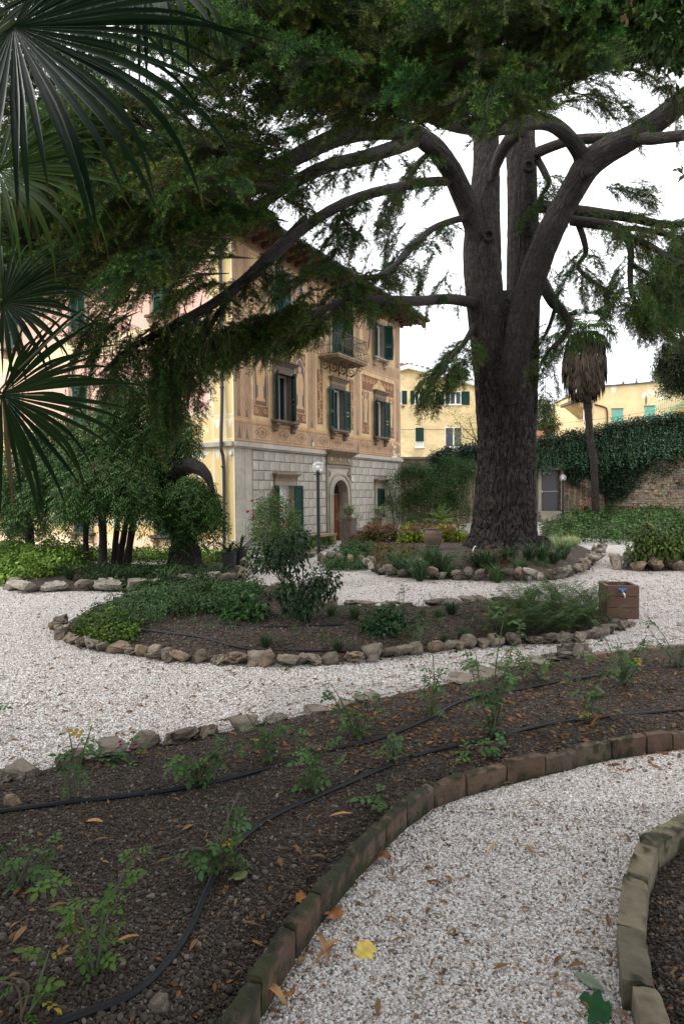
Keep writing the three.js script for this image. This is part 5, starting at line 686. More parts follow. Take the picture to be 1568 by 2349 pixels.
mass([1030, 790, 1080, 790, 1080, 850, 1040, 850], 16.4, 17.2, 6, 0.7, 0.75, 0.7, [-0.4, -0.3, 0.2], thinBoughs);
for (const [x, y] of [[1262, 830], [1258, 600], [1300, 560], [1330, 640], [1290, 650], [1060, 640], [1250, 870], [1070, 800]]) bough(thinBoughs, at(x, y, rr(16, 18)), V(rr(-0.3, 0.3), -0.7, rr(-0.3, 0.3)), 0.7, 0.7, 0.8);
dress('topr', 0.3, 1, 10, 0.7, 0.8, 0.6); dress('topl', 0, 1, 8, 0.7, 0.8, 0.6);
{ const [P] = FR; for (let k = 0; k < 8; k++) bough(thinBoughs, P[100 + k * 2].clone(), V(rr(-0.3, 0.8), rr(-0.8, 0.2), rr(-0.3, 0.5)), 0.7, 0.7, 0.7); }
scatter('foliage', sprays, M.needle, boughs.map((b) => b[0]), cedar, boughs.map((b) => b[1]));
scatter('foliage', thinSprays, M.needle, thinBoughs.map((b) => b[0]), cedar, thinBoughs.map((b) => b[1]));
{ const m = twigMB.build('twigs', M.twig, cedar); m.userData.kind = 'stuff'; }
console.log('sprays', boughs.length, thinBoughs.length, 'tri', sprays[0].index.count / 3);
// ---------- stone and tile edgings ----------
R = rngOf(301);
const rockGeos = []; for (let s = 0; s < 14; s++) { // rough, pitted or squared stones
  const pit = s % 3 === 0, sq = s % 3 === 1, g = mergeVertices(new THREE.IcosahedronGeometry(0.5, 4).deleteAttribute('uv').deleteAttribute('normal')), p = g.attributes.position, U = [], Cc = [], a = s * 7.7;
  for (let k = 0; k < p.count; k++) { const v = V().fromBufferAttribute(p, k).multiplyScalar(2), d = v.clone(); const e = sq ? 0.55 : 0.8, w = (x) => Math.sign(x) * Math.pow(Math.abs(x), e); d.set(w(v.x), w(v.y), w(v.z)); 
    for (let i = 0; i < 11; i++) { const n = V(noise(i * 3.1 + 0.4, a, 1.3), noise(i * 5.3 + 0.2, a, 2.6), noise(i * 4.7 + 0.3, a, 3.4)).normalize(), c = 0.58 + 0.22 * noise(i * 1.7 + 0.5, a, 9.4); const o = d.dot(n) - c; if (o > 0) d.addScaledVector(n, -o * 0.96); }
    let n = 1 + 0.3 * fbm(v.x * 1.3 + a, v.y * 1.3, v.z * 1.3) + 0.12 * noise(v.x * 4, v.y * 4 + a, v.z * 4) + 0.06 * noise(v.x * 9, v.y * 9 + a, v.z * 9); let cav = 0; if (pit) { const q = noise(v.x * 3.4 + a, v.y * 3.4, v.z * 3.4); cav = sstep(0.1, 0.4, q); n -= 0.3 * cav; n += 0.08 * noise(v.x * 9, v.y * 9, v.z * 9); }
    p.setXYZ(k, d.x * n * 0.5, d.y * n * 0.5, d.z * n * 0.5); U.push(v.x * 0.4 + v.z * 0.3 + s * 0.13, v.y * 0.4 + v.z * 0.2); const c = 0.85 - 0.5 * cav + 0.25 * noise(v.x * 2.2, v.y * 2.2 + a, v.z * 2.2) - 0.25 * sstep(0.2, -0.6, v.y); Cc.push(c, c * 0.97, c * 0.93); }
  g.setAttribute('uv', new THREE.Float32BufferAttribute(U, 2)); g.setAttribute('color', new THREE.Float32BufferAttribute(Cc, 3)); g.computeVertexNormals(); rockGeos.push(toCreasedNormals(g, 0.55));
}
function resample(pts, step) { const c = new THREE.CatmullRomCurve3(pts, false, 'centripetal'), L = c.getLength(), o = []; let d = 0; while (d < L) { o.push([c.getPointAt(d / L), c.getTangentAt(d / L)]); d += typeof step === 'function' ? step() : step; } return o; }
function stoneRow(name, label, pts, w, h, o = {}) { // stones along a line, each its own piece
  const g = thing(name, label, 'stone edging'); let last = 0;
  const wd = () => (last = rr(w[0], w[1]));
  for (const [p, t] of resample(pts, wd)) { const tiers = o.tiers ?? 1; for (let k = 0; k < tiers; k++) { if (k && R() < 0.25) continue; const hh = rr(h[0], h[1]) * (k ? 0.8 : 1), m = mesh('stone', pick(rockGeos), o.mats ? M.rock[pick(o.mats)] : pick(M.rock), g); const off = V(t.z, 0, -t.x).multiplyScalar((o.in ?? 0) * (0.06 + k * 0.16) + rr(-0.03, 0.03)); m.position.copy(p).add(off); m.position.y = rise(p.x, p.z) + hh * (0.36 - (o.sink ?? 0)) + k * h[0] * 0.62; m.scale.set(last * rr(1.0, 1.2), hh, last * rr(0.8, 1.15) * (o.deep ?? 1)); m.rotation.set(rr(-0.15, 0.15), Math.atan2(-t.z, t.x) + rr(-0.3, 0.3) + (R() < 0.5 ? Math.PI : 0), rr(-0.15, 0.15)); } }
  return g;
}
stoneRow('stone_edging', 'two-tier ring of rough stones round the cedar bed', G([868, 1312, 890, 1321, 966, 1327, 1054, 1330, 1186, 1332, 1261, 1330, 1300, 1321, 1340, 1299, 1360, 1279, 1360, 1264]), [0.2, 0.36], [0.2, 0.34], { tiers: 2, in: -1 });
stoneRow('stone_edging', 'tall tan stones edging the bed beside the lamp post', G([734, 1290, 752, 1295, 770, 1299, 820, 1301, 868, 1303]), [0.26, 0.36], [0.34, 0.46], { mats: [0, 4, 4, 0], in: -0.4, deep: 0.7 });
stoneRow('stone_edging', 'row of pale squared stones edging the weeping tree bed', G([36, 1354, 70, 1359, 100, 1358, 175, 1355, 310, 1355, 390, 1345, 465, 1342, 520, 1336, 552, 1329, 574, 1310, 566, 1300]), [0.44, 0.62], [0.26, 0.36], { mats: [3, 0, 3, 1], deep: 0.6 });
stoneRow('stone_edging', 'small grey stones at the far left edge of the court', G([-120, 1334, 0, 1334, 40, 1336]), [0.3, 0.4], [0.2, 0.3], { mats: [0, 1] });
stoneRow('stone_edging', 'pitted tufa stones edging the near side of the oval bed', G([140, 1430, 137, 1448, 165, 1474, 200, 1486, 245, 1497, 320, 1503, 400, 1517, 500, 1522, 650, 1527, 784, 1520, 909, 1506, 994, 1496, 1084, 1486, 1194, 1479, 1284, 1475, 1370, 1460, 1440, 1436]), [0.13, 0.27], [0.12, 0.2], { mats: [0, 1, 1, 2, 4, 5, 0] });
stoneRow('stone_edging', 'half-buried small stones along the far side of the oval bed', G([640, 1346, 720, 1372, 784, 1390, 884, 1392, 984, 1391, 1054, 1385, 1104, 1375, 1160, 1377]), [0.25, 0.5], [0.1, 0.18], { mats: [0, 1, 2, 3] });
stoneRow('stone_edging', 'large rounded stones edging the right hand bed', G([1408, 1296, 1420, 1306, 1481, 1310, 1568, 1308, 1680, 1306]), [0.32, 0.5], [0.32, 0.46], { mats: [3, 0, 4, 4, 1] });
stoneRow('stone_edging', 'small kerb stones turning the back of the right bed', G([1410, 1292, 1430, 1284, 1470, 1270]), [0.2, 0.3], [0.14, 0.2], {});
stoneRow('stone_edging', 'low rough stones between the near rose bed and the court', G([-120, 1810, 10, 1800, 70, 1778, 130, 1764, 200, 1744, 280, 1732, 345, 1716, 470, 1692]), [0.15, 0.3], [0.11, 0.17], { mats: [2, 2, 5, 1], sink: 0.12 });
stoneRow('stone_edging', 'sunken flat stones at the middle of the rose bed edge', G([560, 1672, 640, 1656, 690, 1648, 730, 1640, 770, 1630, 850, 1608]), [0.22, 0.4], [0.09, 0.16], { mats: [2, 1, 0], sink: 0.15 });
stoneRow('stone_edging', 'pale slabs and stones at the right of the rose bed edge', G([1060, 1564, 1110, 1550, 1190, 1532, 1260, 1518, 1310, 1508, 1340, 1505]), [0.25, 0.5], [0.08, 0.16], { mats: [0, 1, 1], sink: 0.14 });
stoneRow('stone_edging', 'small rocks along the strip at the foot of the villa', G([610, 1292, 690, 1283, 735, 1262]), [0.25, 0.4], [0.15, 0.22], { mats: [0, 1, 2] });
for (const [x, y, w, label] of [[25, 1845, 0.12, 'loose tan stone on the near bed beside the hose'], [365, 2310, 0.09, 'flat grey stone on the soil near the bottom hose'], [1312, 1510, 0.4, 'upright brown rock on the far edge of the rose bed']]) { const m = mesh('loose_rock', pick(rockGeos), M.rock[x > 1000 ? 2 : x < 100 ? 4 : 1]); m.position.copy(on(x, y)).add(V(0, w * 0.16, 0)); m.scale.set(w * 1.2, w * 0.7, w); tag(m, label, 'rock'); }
// edging of old bricks and tiles on edge, moss on top
function brickGeo(L, Hh, T, seed, mossy, base) {
  const q = new THREE.BoxGeometry(L, Hh, T, 14, 7, 5); const p = q.attributes.position, c = [], U = [];
  for (let k = 0; k < p.count; k++) { const v = V().fromBufferAttribute(p, k), e = 0.007; const ex = Math.max(0, Math.abs(v.x) - L / 2 + e), ey = Math.max(0, Math.abs(v.y) - Hh / 2 + e), ez = Math.max(0, Math.abs(v.z) - T / 2 + e), r = Math.hypot(ex, ey, ez); const s = r > e ? e / r : 1; const round = (x, h, d) => (d > 0 ? Math.sign(x) * (h / 2 - e + d * s) : x);
    let X = round(v.x, L, ex), Y = round(v.y, Hh, ey), Z = round(v.z, T, ez); const nn = fbm(v.x * 14 + seed, v.y * 14, v.z * 14), chip = sstep(0.22, 0.5, noise(v.x * 9 + seed * 3, v.y * 9, v.z * 9)) * 0.012; X *= 1 + 0.03 * nn; Y += nn * 0.008 - (v.y > 0 ? chip : 0); Z += nn * 0.008 * Math.sign(Z);
    const top = v.y > Hh * 0.38 ? 1 : 0; let ms = clamp(mossy * (top ? 1.15 : 0.55) + fbm(v.x * 10 + seed, v.y * 10, v.z * 10 + 4) * 2.0 - 0.35 + (v.y < -0.01 ? 0.15 : 0), 0, 1); ms = sstep(0.25, 0.6, ms); const t = fbm(v.x * 6, v.y * 6 + seed, v.z * 6), gr = 1 + t * 0.5;
    if (ms > 0.5 && top) { Y += 0.012 * (0.5 + noise(v.x * 40, seed, v.z * 40)); }
    const lowTone = 1 - 0.55 * sstep(0.0, -Hh / 2, v.y); const b = [base[0] * gr * lowTone, base[1] * gr * lowTone, base[2] * gr * lowTone], mo = [0.022 + 0.018 * t, 0.024 + 0.02 * t, 0.006]; c.push(lerp(b[0], mo[0], ms), lerp(b[1], mo[1], ms), lerp(b[2], mo[2], ms)); p.setXYZ(k, X, Y, Z); U.push(v.x * 1.4 + seed, v.y * 1.4 + v.z * 1.2); }  // brick colour gets darker towards the bottom
  q.setAttribute('color', new THREE.Float32BufferAttribute(c, 3)); q.setAttribute('uv', new THREE.Float32BufferAttribute(U, 2)); return toCreasedNormals(mergeVertices(q.deleteAttribute('normal')), 0.6);
}
function brickRow(name, label, pts, L, Hh, T, top, mossFn, base) {
  const g = thing(name, label, 'brick edging'); let last = L; const rows = []; const c = new THREE.CatmullRomCurve3(pts, false, 'centripetal'), len = c.getLength(); let d = 0, k = 0;
  while (d < len - 0.1) { const l = L * rr(0.75, 1.2), m = (d + l / 2) / len; if (m > 1) break; const p = c.getPointAt(m), t = c.getTangentAt(m); const bt = typeof base === 'function' ? base() : base; const b = mesh('brick', brickGeo(l - 0.008, Hh * rr(0.94, 1.06), T * rr(0.92, 1.08), k * 1.7 + L * 9, mossFn(m, p), bt), M.brick, g); b.position.set(p.x, top - Hh / 2 + rr(-0.008, 0.012), p.z); b.rotation.set(rr(-0.06, 0.06), Math.atan2(-t.z, t.x) + rr(-0.03, 0.03), rr(-0.02, 0.02)); d += l; k++; }
  return g;
}
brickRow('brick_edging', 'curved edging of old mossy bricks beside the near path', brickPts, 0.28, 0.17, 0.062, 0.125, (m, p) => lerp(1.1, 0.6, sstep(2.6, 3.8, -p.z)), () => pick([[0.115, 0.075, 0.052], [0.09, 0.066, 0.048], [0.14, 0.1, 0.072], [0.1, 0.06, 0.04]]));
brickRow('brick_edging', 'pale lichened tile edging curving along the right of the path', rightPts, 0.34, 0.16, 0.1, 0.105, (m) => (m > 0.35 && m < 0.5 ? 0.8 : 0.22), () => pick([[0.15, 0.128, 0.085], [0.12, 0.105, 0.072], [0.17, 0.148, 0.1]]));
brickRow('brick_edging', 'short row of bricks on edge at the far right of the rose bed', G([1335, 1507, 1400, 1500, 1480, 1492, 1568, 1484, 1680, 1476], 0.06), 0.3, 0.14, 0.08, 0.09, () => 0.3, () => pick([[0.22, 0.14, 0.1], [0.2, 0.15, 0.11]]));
// irrigation hoses
function hose(label, l, r) { const p = []; for (let k = 0; k < l.length; k += 2) { const q = on(l[k], l[k + 1]); q.y += r * 0.9; p.push(q); } const b = new MB(); b.tube(smooth(p, l.length * 4), r, 9); const o = b.build('irrigation_hose', M.hose); tag(o, label, 'hose'); }
hose('black hose lying across the rose bed from the left edge', [-60, 1874, 0, 1866, 150, 1846, 300, 1829, 460, 1805, 600, 1770, 740, 1728, 860, 1700, 985, 1650, 1060, 1610, 1200, 1582, 1300, 1563, 1420, 1545, 1568, 1530, 1700, 1520], 0.0145);
hose('black hose curving from the bottom left up through the rose bed', [60, 2400, 150, 2349, 300, 2290, 380, 2220, 440, 2130, 470, 2060, 500, 2000, 560, 1925, 640, 1870, 720, 1835, 800, 1800, 880, 1765, 960, 1735, 1060, 1710, 1150, 1690, 1240, 1668, 1370, 1650, 1568, 1630, 1700, 1615], 0.0145);
hose('thin dark hose across the back of the oval bed', [505, 1430, 560, 1436, 640, 1440, 760, 1436, 870, 1432, 960, 1428, 1050, 1412, 1110, 1402], 0.014);
hose('thin dark hose along the front of the oval bed', [310, 1443, 380, 1452, 450, 1459, 580, 1475, 700, 1484, 800, 1488, 930, 1484], 0.014);
hose('short dark hose under the fern of the oval bed', [1028, 1476, 1090, 1470, 1150, 1462], 0.014);
hose('blue-grey hose in the bed at the foot of the cedar', [1050, 1290, 1090, 1296, 1150, 1296], 0.016);
hose('thin hose in the weeping tree bed behind the stones', [200, 1330, 320, 1334, 430, 1330], 0.014);
// ---------- foliage pieces ----------
function clump(seed, n, rad, len, wid, ca, cb, o = {}) { // loose ball of leaves
  const keep = R; R = rngOf(seed); const b = new MB(); for (let k = 0; k < n; k++) { const d = V(rr(-1, 1), rr(-0.7, 1), rr(-1, 1)).normalize(), p = d.clone().multiplyScalar(rad * Math.pow(R(), 0.5)); const dir = d.clone().multiplyScalar(0.8).add(V(rr(-0.8, 0.8), rr(-0.7, 0.5) - (o.hang ?? 0), rr(-0.8, 0.8))).normalize(); b.leaf(p, dir, V(rr(-0.5, 0.5), 1, rr(-0.5, 0.5)), len * rr(0.7, 1.2), wid * rr(0.7, 1.2), tint(ca, cb, R(), 0.2), 0.2, o.droop ?? 0.25); } R = keep; return b.geo();
}
function strandGeo(seed, L, n, len, wid, ca, cb, o = {}) { // hanging strand, leaves in pairs
  const keep = R; R = rngOf(seed); const b = new MB(), q = []; let c = V(), v = V(rr(-0.3, 0.3), -0.5, rr(-0.3, 0.3)); for (let k = 0; k <= 10; k++) { q.push(c.clone()); v.y -= 0.25; v.x += rr(-0.12, 0.12); v.z += rr(-0.12, 0.12); v.normalize(); c = c.clone().addScaledVector(v, L / 10); } b.tube(q, q.map((_, k) => 0.006 * (1 - k / 13)), 4, [0.05, 0.05, 0.02], false);
  for (let k = 0; k < n; k++) { const t = (k + R()) / n * 10, i = Math.min(9, Math.floor(t)), p = q[i].clone().lerp(q[i + 1], t - i), a = R() * 6.28, d = V(Math.cos(a), rr(-0.9, 0.1), Math.sin(a)).normalize(); if (o.pinnate) { for (let j = 1; j <= o.pinnate; j++) for (const s of [-1, 1]) { const pp = p.clone().addScaledVector(d, j * len * 0.62).add(V(0, -0.012 * j * j * len * 3, 0)), sd = V(d.z, -0.35, -d.x).multiplyScalar(s).add(d.clone().multiplyScalar(0.5)).normalize(); b.leaf(pp, sd.add(V(0, -0.35, 0)), V(rr(-0.3, 0.3), 1, rr(-0.3, 0.3)), len * rr(0.8, 1.1), wid * rr(0.8, 1.1), tint(ca, cb, R(), 0.2), 0.12, 0.15); } } else b.leaf(p.clone().addScaledVector(d, 0.03), d, V(d.x, 1, d.z), len * rr(0.7, 1.2), wid * rr(0.7, 1.2), tint(ca, cb, R(), 0.2), 0.2, 0.2); }
  R = keep; return b.geo();
}
const rq = () => new THREE.Quaternion().setFromEuler(new THREE.Euler(rr(-0.5, 0.5), R() * 6.28, rr(-0.5, 0.5))), yq = () => new THREE.Quaternion().setFromAxisAngle(UPV, R() * 6.28);
const shade = (a = 0.7, b = 1.3) => { const k = rr(a, b); return new THREE.Color(k * rr(0.9, 1.1), k, k * rr(0.85, 1.1)); };
// crown made of lobes; the shell holds most leaves
function crown(parent, lobes, geos, m, per, scale, o = {}) {
  const mats = [], cols = []; for (const [p, rx, ry, rz] of lobes) { const n = Math.round(per * Math.pow(rx * ry * rz, 0.6)); for (let k = 0; k < n; k++) { const d = V(rr(-1, 1), rr(-1, 1), rr(-1, 1)).normalize(), f = Math.pow(R(), 0.4) * (1 + 0.25 * noise(d.x * 2 + p.x, d.y * 2, d.z * 2 + p.z)); const q = V(p.x + d.x * rx * f, p.y + d.y * ry * f, p.z + d.z * rz * f); if (o.min !== undefined && q.y < o.min) continue; mats.push(mtx(q, o.up ? yq() : rq(), scale * rr(0.7, 1.3))); cols.push(shade(o.a ?? 0.65, o.b ?? 1.3)); } }
  scatter(o.name ?? 'foliage', geos, m, mats, parent, cols);
}
// ---------- weeping trees at the left ----------
R = rngOf(401);
const weepGeos = [1, 2, 3, 4].map((s) => strandGeo(500 + s, 0.75, 13, 0.075, 0.03, [0.022, 0.065, 0.018], [0.09, 0.17, 0.045], { pinnate: 4 }));
function weepTree(label, base, limbsL, domes, group) {
  const g = thing('weeping_tree', label, 'tree', V(), 0, group); const mats = [], cols = [];
  for (const [l, r, seg, m] of limbsL) { const p = [], rad = []; for (let k = 0; k < l.length; k += 4) { p.push(l[k + 3] === -1 ? on(l[k], l[k + 1]) : at(l[k], l[k + 1], l[k + 2])); rad.push(Math.abs(l[k + 3])); } rad[0] = r; const [P, Q] = smoothR(p, rad, 28), b = new MB(), s = R() * 20; b.tube(P, (k, a) => Q[k] * (1 + 0.14 * fbm(Math.cos(a) * 2 + s, k * 0.2, Math.sin(a) * 2) * 2 - 0.06 * (1 - sstep(0, 0.3, Math.abs(noise(Math.cos(a) * 7, k * 0.1 + s, Math.sin(a) * 7))))), seg); for (let i = 0; i < b.u.length; i += 2) { b.u[i] *= 2; b.u[i + 1] /= 1.4; } b.build('trunk', m ?? M.barkThin, g); }
  for (const [x, y, D, rx, ry, n, hang] of domes) { const c = at(x, y, D); for (let k = 0; k < n; k++) { const a = R() * 6.28, u = Math.sqrt(R()), h = Math.sqrt(Math.max(0, 1 - u * u)); const p = V(c.x + Math.cos(a) * u * rx, c.y + h * ry * rr(0.85, 1.05) - (1 - R() * R()) * hang * u, c.z + Math.sin(a) * u * rx); mats.push(mtx(p, yq(), rr(0.7, 1.25))); cols.push(shade(0.6, 1.35)); } }
  scatter('hanging_foliage', weepGeos, M.glossLeaf, mats, g, cols); return g;
}
weepTree('weeping tree with thick trunk and gnarled bent limb near the villa corner', 0, [
  [[425, 1312, 15, 0.42, 424, 1270, 15, 0.36, 420, 1215, 15, 0.33, 412, 1150, 15, 0.33, 400, 1120, 15, 0.32, 385, 1100, 15, 0.3], 0.5, 26, M.bark],
  [[352, 1135, 15, 0.18, 385, 1096, 14.9, 0.24, 422, 1070, 14.6, 0.22, 452, 1072, 14.4, 0.17, 476, 1094, 14.2, 0.11, 490, 1128, 14.1, 0.04], 0.26, 26, M.bark],
  [[392, 1130, 15, 0.25, 380, 1060, 15, 0.22, 395, 1000, 15, 0.18, 400, 930, 15.2, 0.12], 0.28, 20, M.bark]],
  [[440, 1122, 14.2, 0.66, 0.42, 210, 0.5], [445, 1150, 14.6, 0.58, 0.3, 80, 0.5], [395, 930, 15, 0.6, 0.6, 90, 0.9], [415, 1000, 15, 0.36, 0.3, 40, 0.7], [320, 900, 15.3, 1.1, 0.6, 140, 0.9]]);
weepTree('slim straight weeping tree left of the gnarled one', 0, [[[237, 1326, 14, 0.1, 237, 1270, 14, 0.095, 236, 1190, 14, 0.09, 232, 1120, 14, 0.09, 225, 1050, 14, 0.07], 0.13, 12]],
  [[255, 1120, 13.8, 1.15, 0.75, 360, 0.35], [190, 1070, 14.4, 1.1, 0.8, 120, 0.5]]);
weepTree('weeping tree on two leaning trunks in the middle of the clump', 0, [[[290, 1312, 14.8, 0.09, 296, 1260, 14.8, 0.09, 308, 1190, 14.8, 0.085, 318, 1130, 14.8, 0.08, 322, 1060, 14.8, 0.06], 0.12, 12], [[272, 1310, 15.2, 0.08, 280, 1250, 15.2, 0.08, 292, 1190, 15.2, 0.07, 300, 1120, 15.2, 0.06], 0.1, 10], [[262, 1306, 15.6, 0.08, 266, 1240, 15.6, 0.08, 270, 1190, 15.6, 0.07, 272, 1120, 15.6, 0.06], 0.1, 10]],
  [[300, 1030, 15, 1.2, 0.9, 330, 0.9], [290, 930, 15.2, 1.1, 0.8, 150, 1.0], [320, 1110, 15, 0.7, 0.4, 80, 0.3]]);
weepTree('thin dark weeping tree at the left of the clump', 0, [[[197, 1318, 14.6, 0.07, 197, 1250, 14.6, 0.07, 196, 1180, 14.6, 0.065, 190, 1100, 14.6, 0.06], 0.1, 10]],
  [[170, 1105, 14.8, 1.1, 0.8, 210, 0.4], [110, 1130, 15.5, 1.2, 0.8, 210, 0.35], [60, 1110, 15.8, 1.2, 0.9, 120, 0.4], [130, 1020, 15.4, 1.3, 0.9, 190, 0.8]]);
weepTree('grey smooth trunk of a shrubby tree at the far left', 0, [[[72, 1293, 17, 0.14, 70, 1262, 17, 0.13, 68, 1225, 17, 0.12, 66, 1180, 17, 0.1], 0.18, 14]], [[30, 1180, 17.2, 1.0, 0.7, 90, 0.5]]);
// ---------- trees beyond the wall ----------
const oliveLeaf = [1, 2, 3].map((s) => clump(600 + s, 60, 0.5, 0.16, 0.06, [0.07, 0.085, 0.03], [0.17, 0.18, 0.075])), darkLeaf = [1, 2, 3].map((s) => clump(610 + s, 70, 0.45, 0.13, 0.06, [0.022, 0.035, 0.02], [0.07, 0.09, 0.05])), cypLeaf = [1, 2].map((s) => clump(620 + s, 60, 0.4, 0.2, 0.05, [0.02, 0.04, 0.02], [0.05, 0.07, 0.03]));
function tree(label, D, base, lobesPx, geos, per, scale, group, tr = 0.2) { const g = thing('tree', label, 'tree', V(), 0, group); const k = D / LENS, b = new MB(), p0 = at(base[0], base[1], D), l0 = at(lobesPx[0][0], lobesPx[0][1], D); b.tube(smooth([p0, p0.clone().lerp(l0, 0.6).add(V(rr(-0.2, 0.2), 0, 0)), l0], 10), Array.from({ length: 11 }, (_, i) => tr * (1 - i / 14)), 8); for (const [x, y] of lobesPx.slice(1)) { const q = at(x, y, D); b.tube(smooth([p0.clone().lerp(l0, 0.5), p0.clone().lerp(q, 0.75), q], 8), Array.from({ length: 9 }, (_, i) => tr * 0.5 * (1 - i / 11)), 6); } b.build('trunk', M.barkThin, g); crown(g, lobesPx.map(([x, y, rx, ry, dz]) => [at(x, y, D + (dz ?? 0)), rx * k, ry * k, rx * k]), geos, M.leaf, per, scale, { name: 'crown' }); return g; }
tree('yellow-green bushy tree behind the wall, left of the palm', 62, [1305, 1040], [[1305, 955, 30, 32], [1285, 985, 30, 30], [1330, 965, 24, 36], [1310, 1000, 40, 20], [1340, 1000, 20, 20]], oliveLeaf, 90, 1.5, null);
tree('thin dull green tree just right of the cedar trunk', 50, [1245, 1040], [[1250, 940, 18, 34], [1240, 990, 18, 30], [1262, 985, 18, 26], [1225, 960, 20, 40]], oliveLeaf, 70, 1.1, null);
for (const [x, y0, y1, w, D, label] of [[1328, 862, 920, 9, 95, 'dark cypress behind the olive green tree'], [1299, 895, 930, 6, 95, 'small dark cypress beside the far house'], [1352, 878, 910, 5, 110, 'cypress tip standing between palm and house'], [1428, 868, 892, 3, 120, 'tiny cypress tip above the stair house roof, left one'], [1458, 866, 890, 3, 120, 'tiny cypress tip above the stair house roof, right one']]) { const g = thing('cypress', label, 'tree'); const k = D / LENS, t = new MB(), p = at(x, y1, D), q = at(x, y0, D); t.tube([p, q], [0.2, 0.03], 6); t.build('trunk', M.barkThin, g); const lobes = []; for (let i = 0; i < 6; i++) { const f = i / 5; lobes.push([p.clone().lerp(q, f * 0.9 + 0.05), w * k * (1 - f * 0.75), (y1 - y0) * k * 0.14, w * k * (1 - f * 0.75)]); } crown(g, lobes, cypLeaf, M.leaf, 40, 1.0, { name: 'crown' }); }
tree('dark evergreen oak leaning in at the right edge', 30, [1640, 1000], [[1540, 640, 50, 60], [1580, 580, 50, 40], [1500, 700, 26, 26], [1600, 700, 60, 60], [1545, 720, 34, 24]], darkLeaf, 150, 0.95, 'evergreen oaks at the right edge', 0.3);
tree('grey-green round evergreen crown above the stair house', 34, [1640, 960], [[1560, 830, 50, 40], [1600, 860, 70, 50], [1545, 880, 24, 26], [1530, 840, 18, 20], [1570, 800, 30, 18]], darkLeaf, 150, 0.95, null, 0.3);
tree('bright yellowish tree peeping over the stair house roof', 80, [1530, 900], [[1515, 862, 18, 12], [1530, 855, 20, 12]], oliveLeaf, 60, 1.6, null);
tree('bare-branched yellowing shrub before the yellow house', 40, [1110, 1060], [[1075, 960, 26, 22], [1050, 985, 30, 22], [1085, 1000, 22, 26], [1035, 945, 20, 10], [1060, 1020, 26, 16]], [1, 2].map((s) => clump(640 + s, 26, 0.5, 0.12, 0.055, [0.14, 0.15, 0.03], [0.34, 0.33, 0.07])), 26, 0.9, null, 0.06);
for (const [x, y, label] of [[1558, 398, 'small leafy sprig entering at the right edge, upper one'], [1562, 560, 'small leafy sprig entering at the right edge, lower one'], [1560, 595, 'smallest leafy sprig low at the right edge']]) { const b = new MB(), p = at(x + 26, y + 14, 5), q = at(x - 4, y - 6, 5); b.tube([p, q], 0.004, 4, [0.05, 0.04, 0.03]); for (let k = 0; k < 7; k++) b.leaf(p.clone().lerp(q, 0.3 + k * 0.11), V(rr(-1, 0.3), rr(-0.6, 1), rr(-0.4, 0.4)).normalize(), V(rr(-1, 1), 0.4, 1), 0.075, 0.034, tint([0.02, 0.05, 0.015], [0.05, 0.1, 0.03], R())); tag(b.build('leaf_sprig', M.leaf), label, 'twig'); }
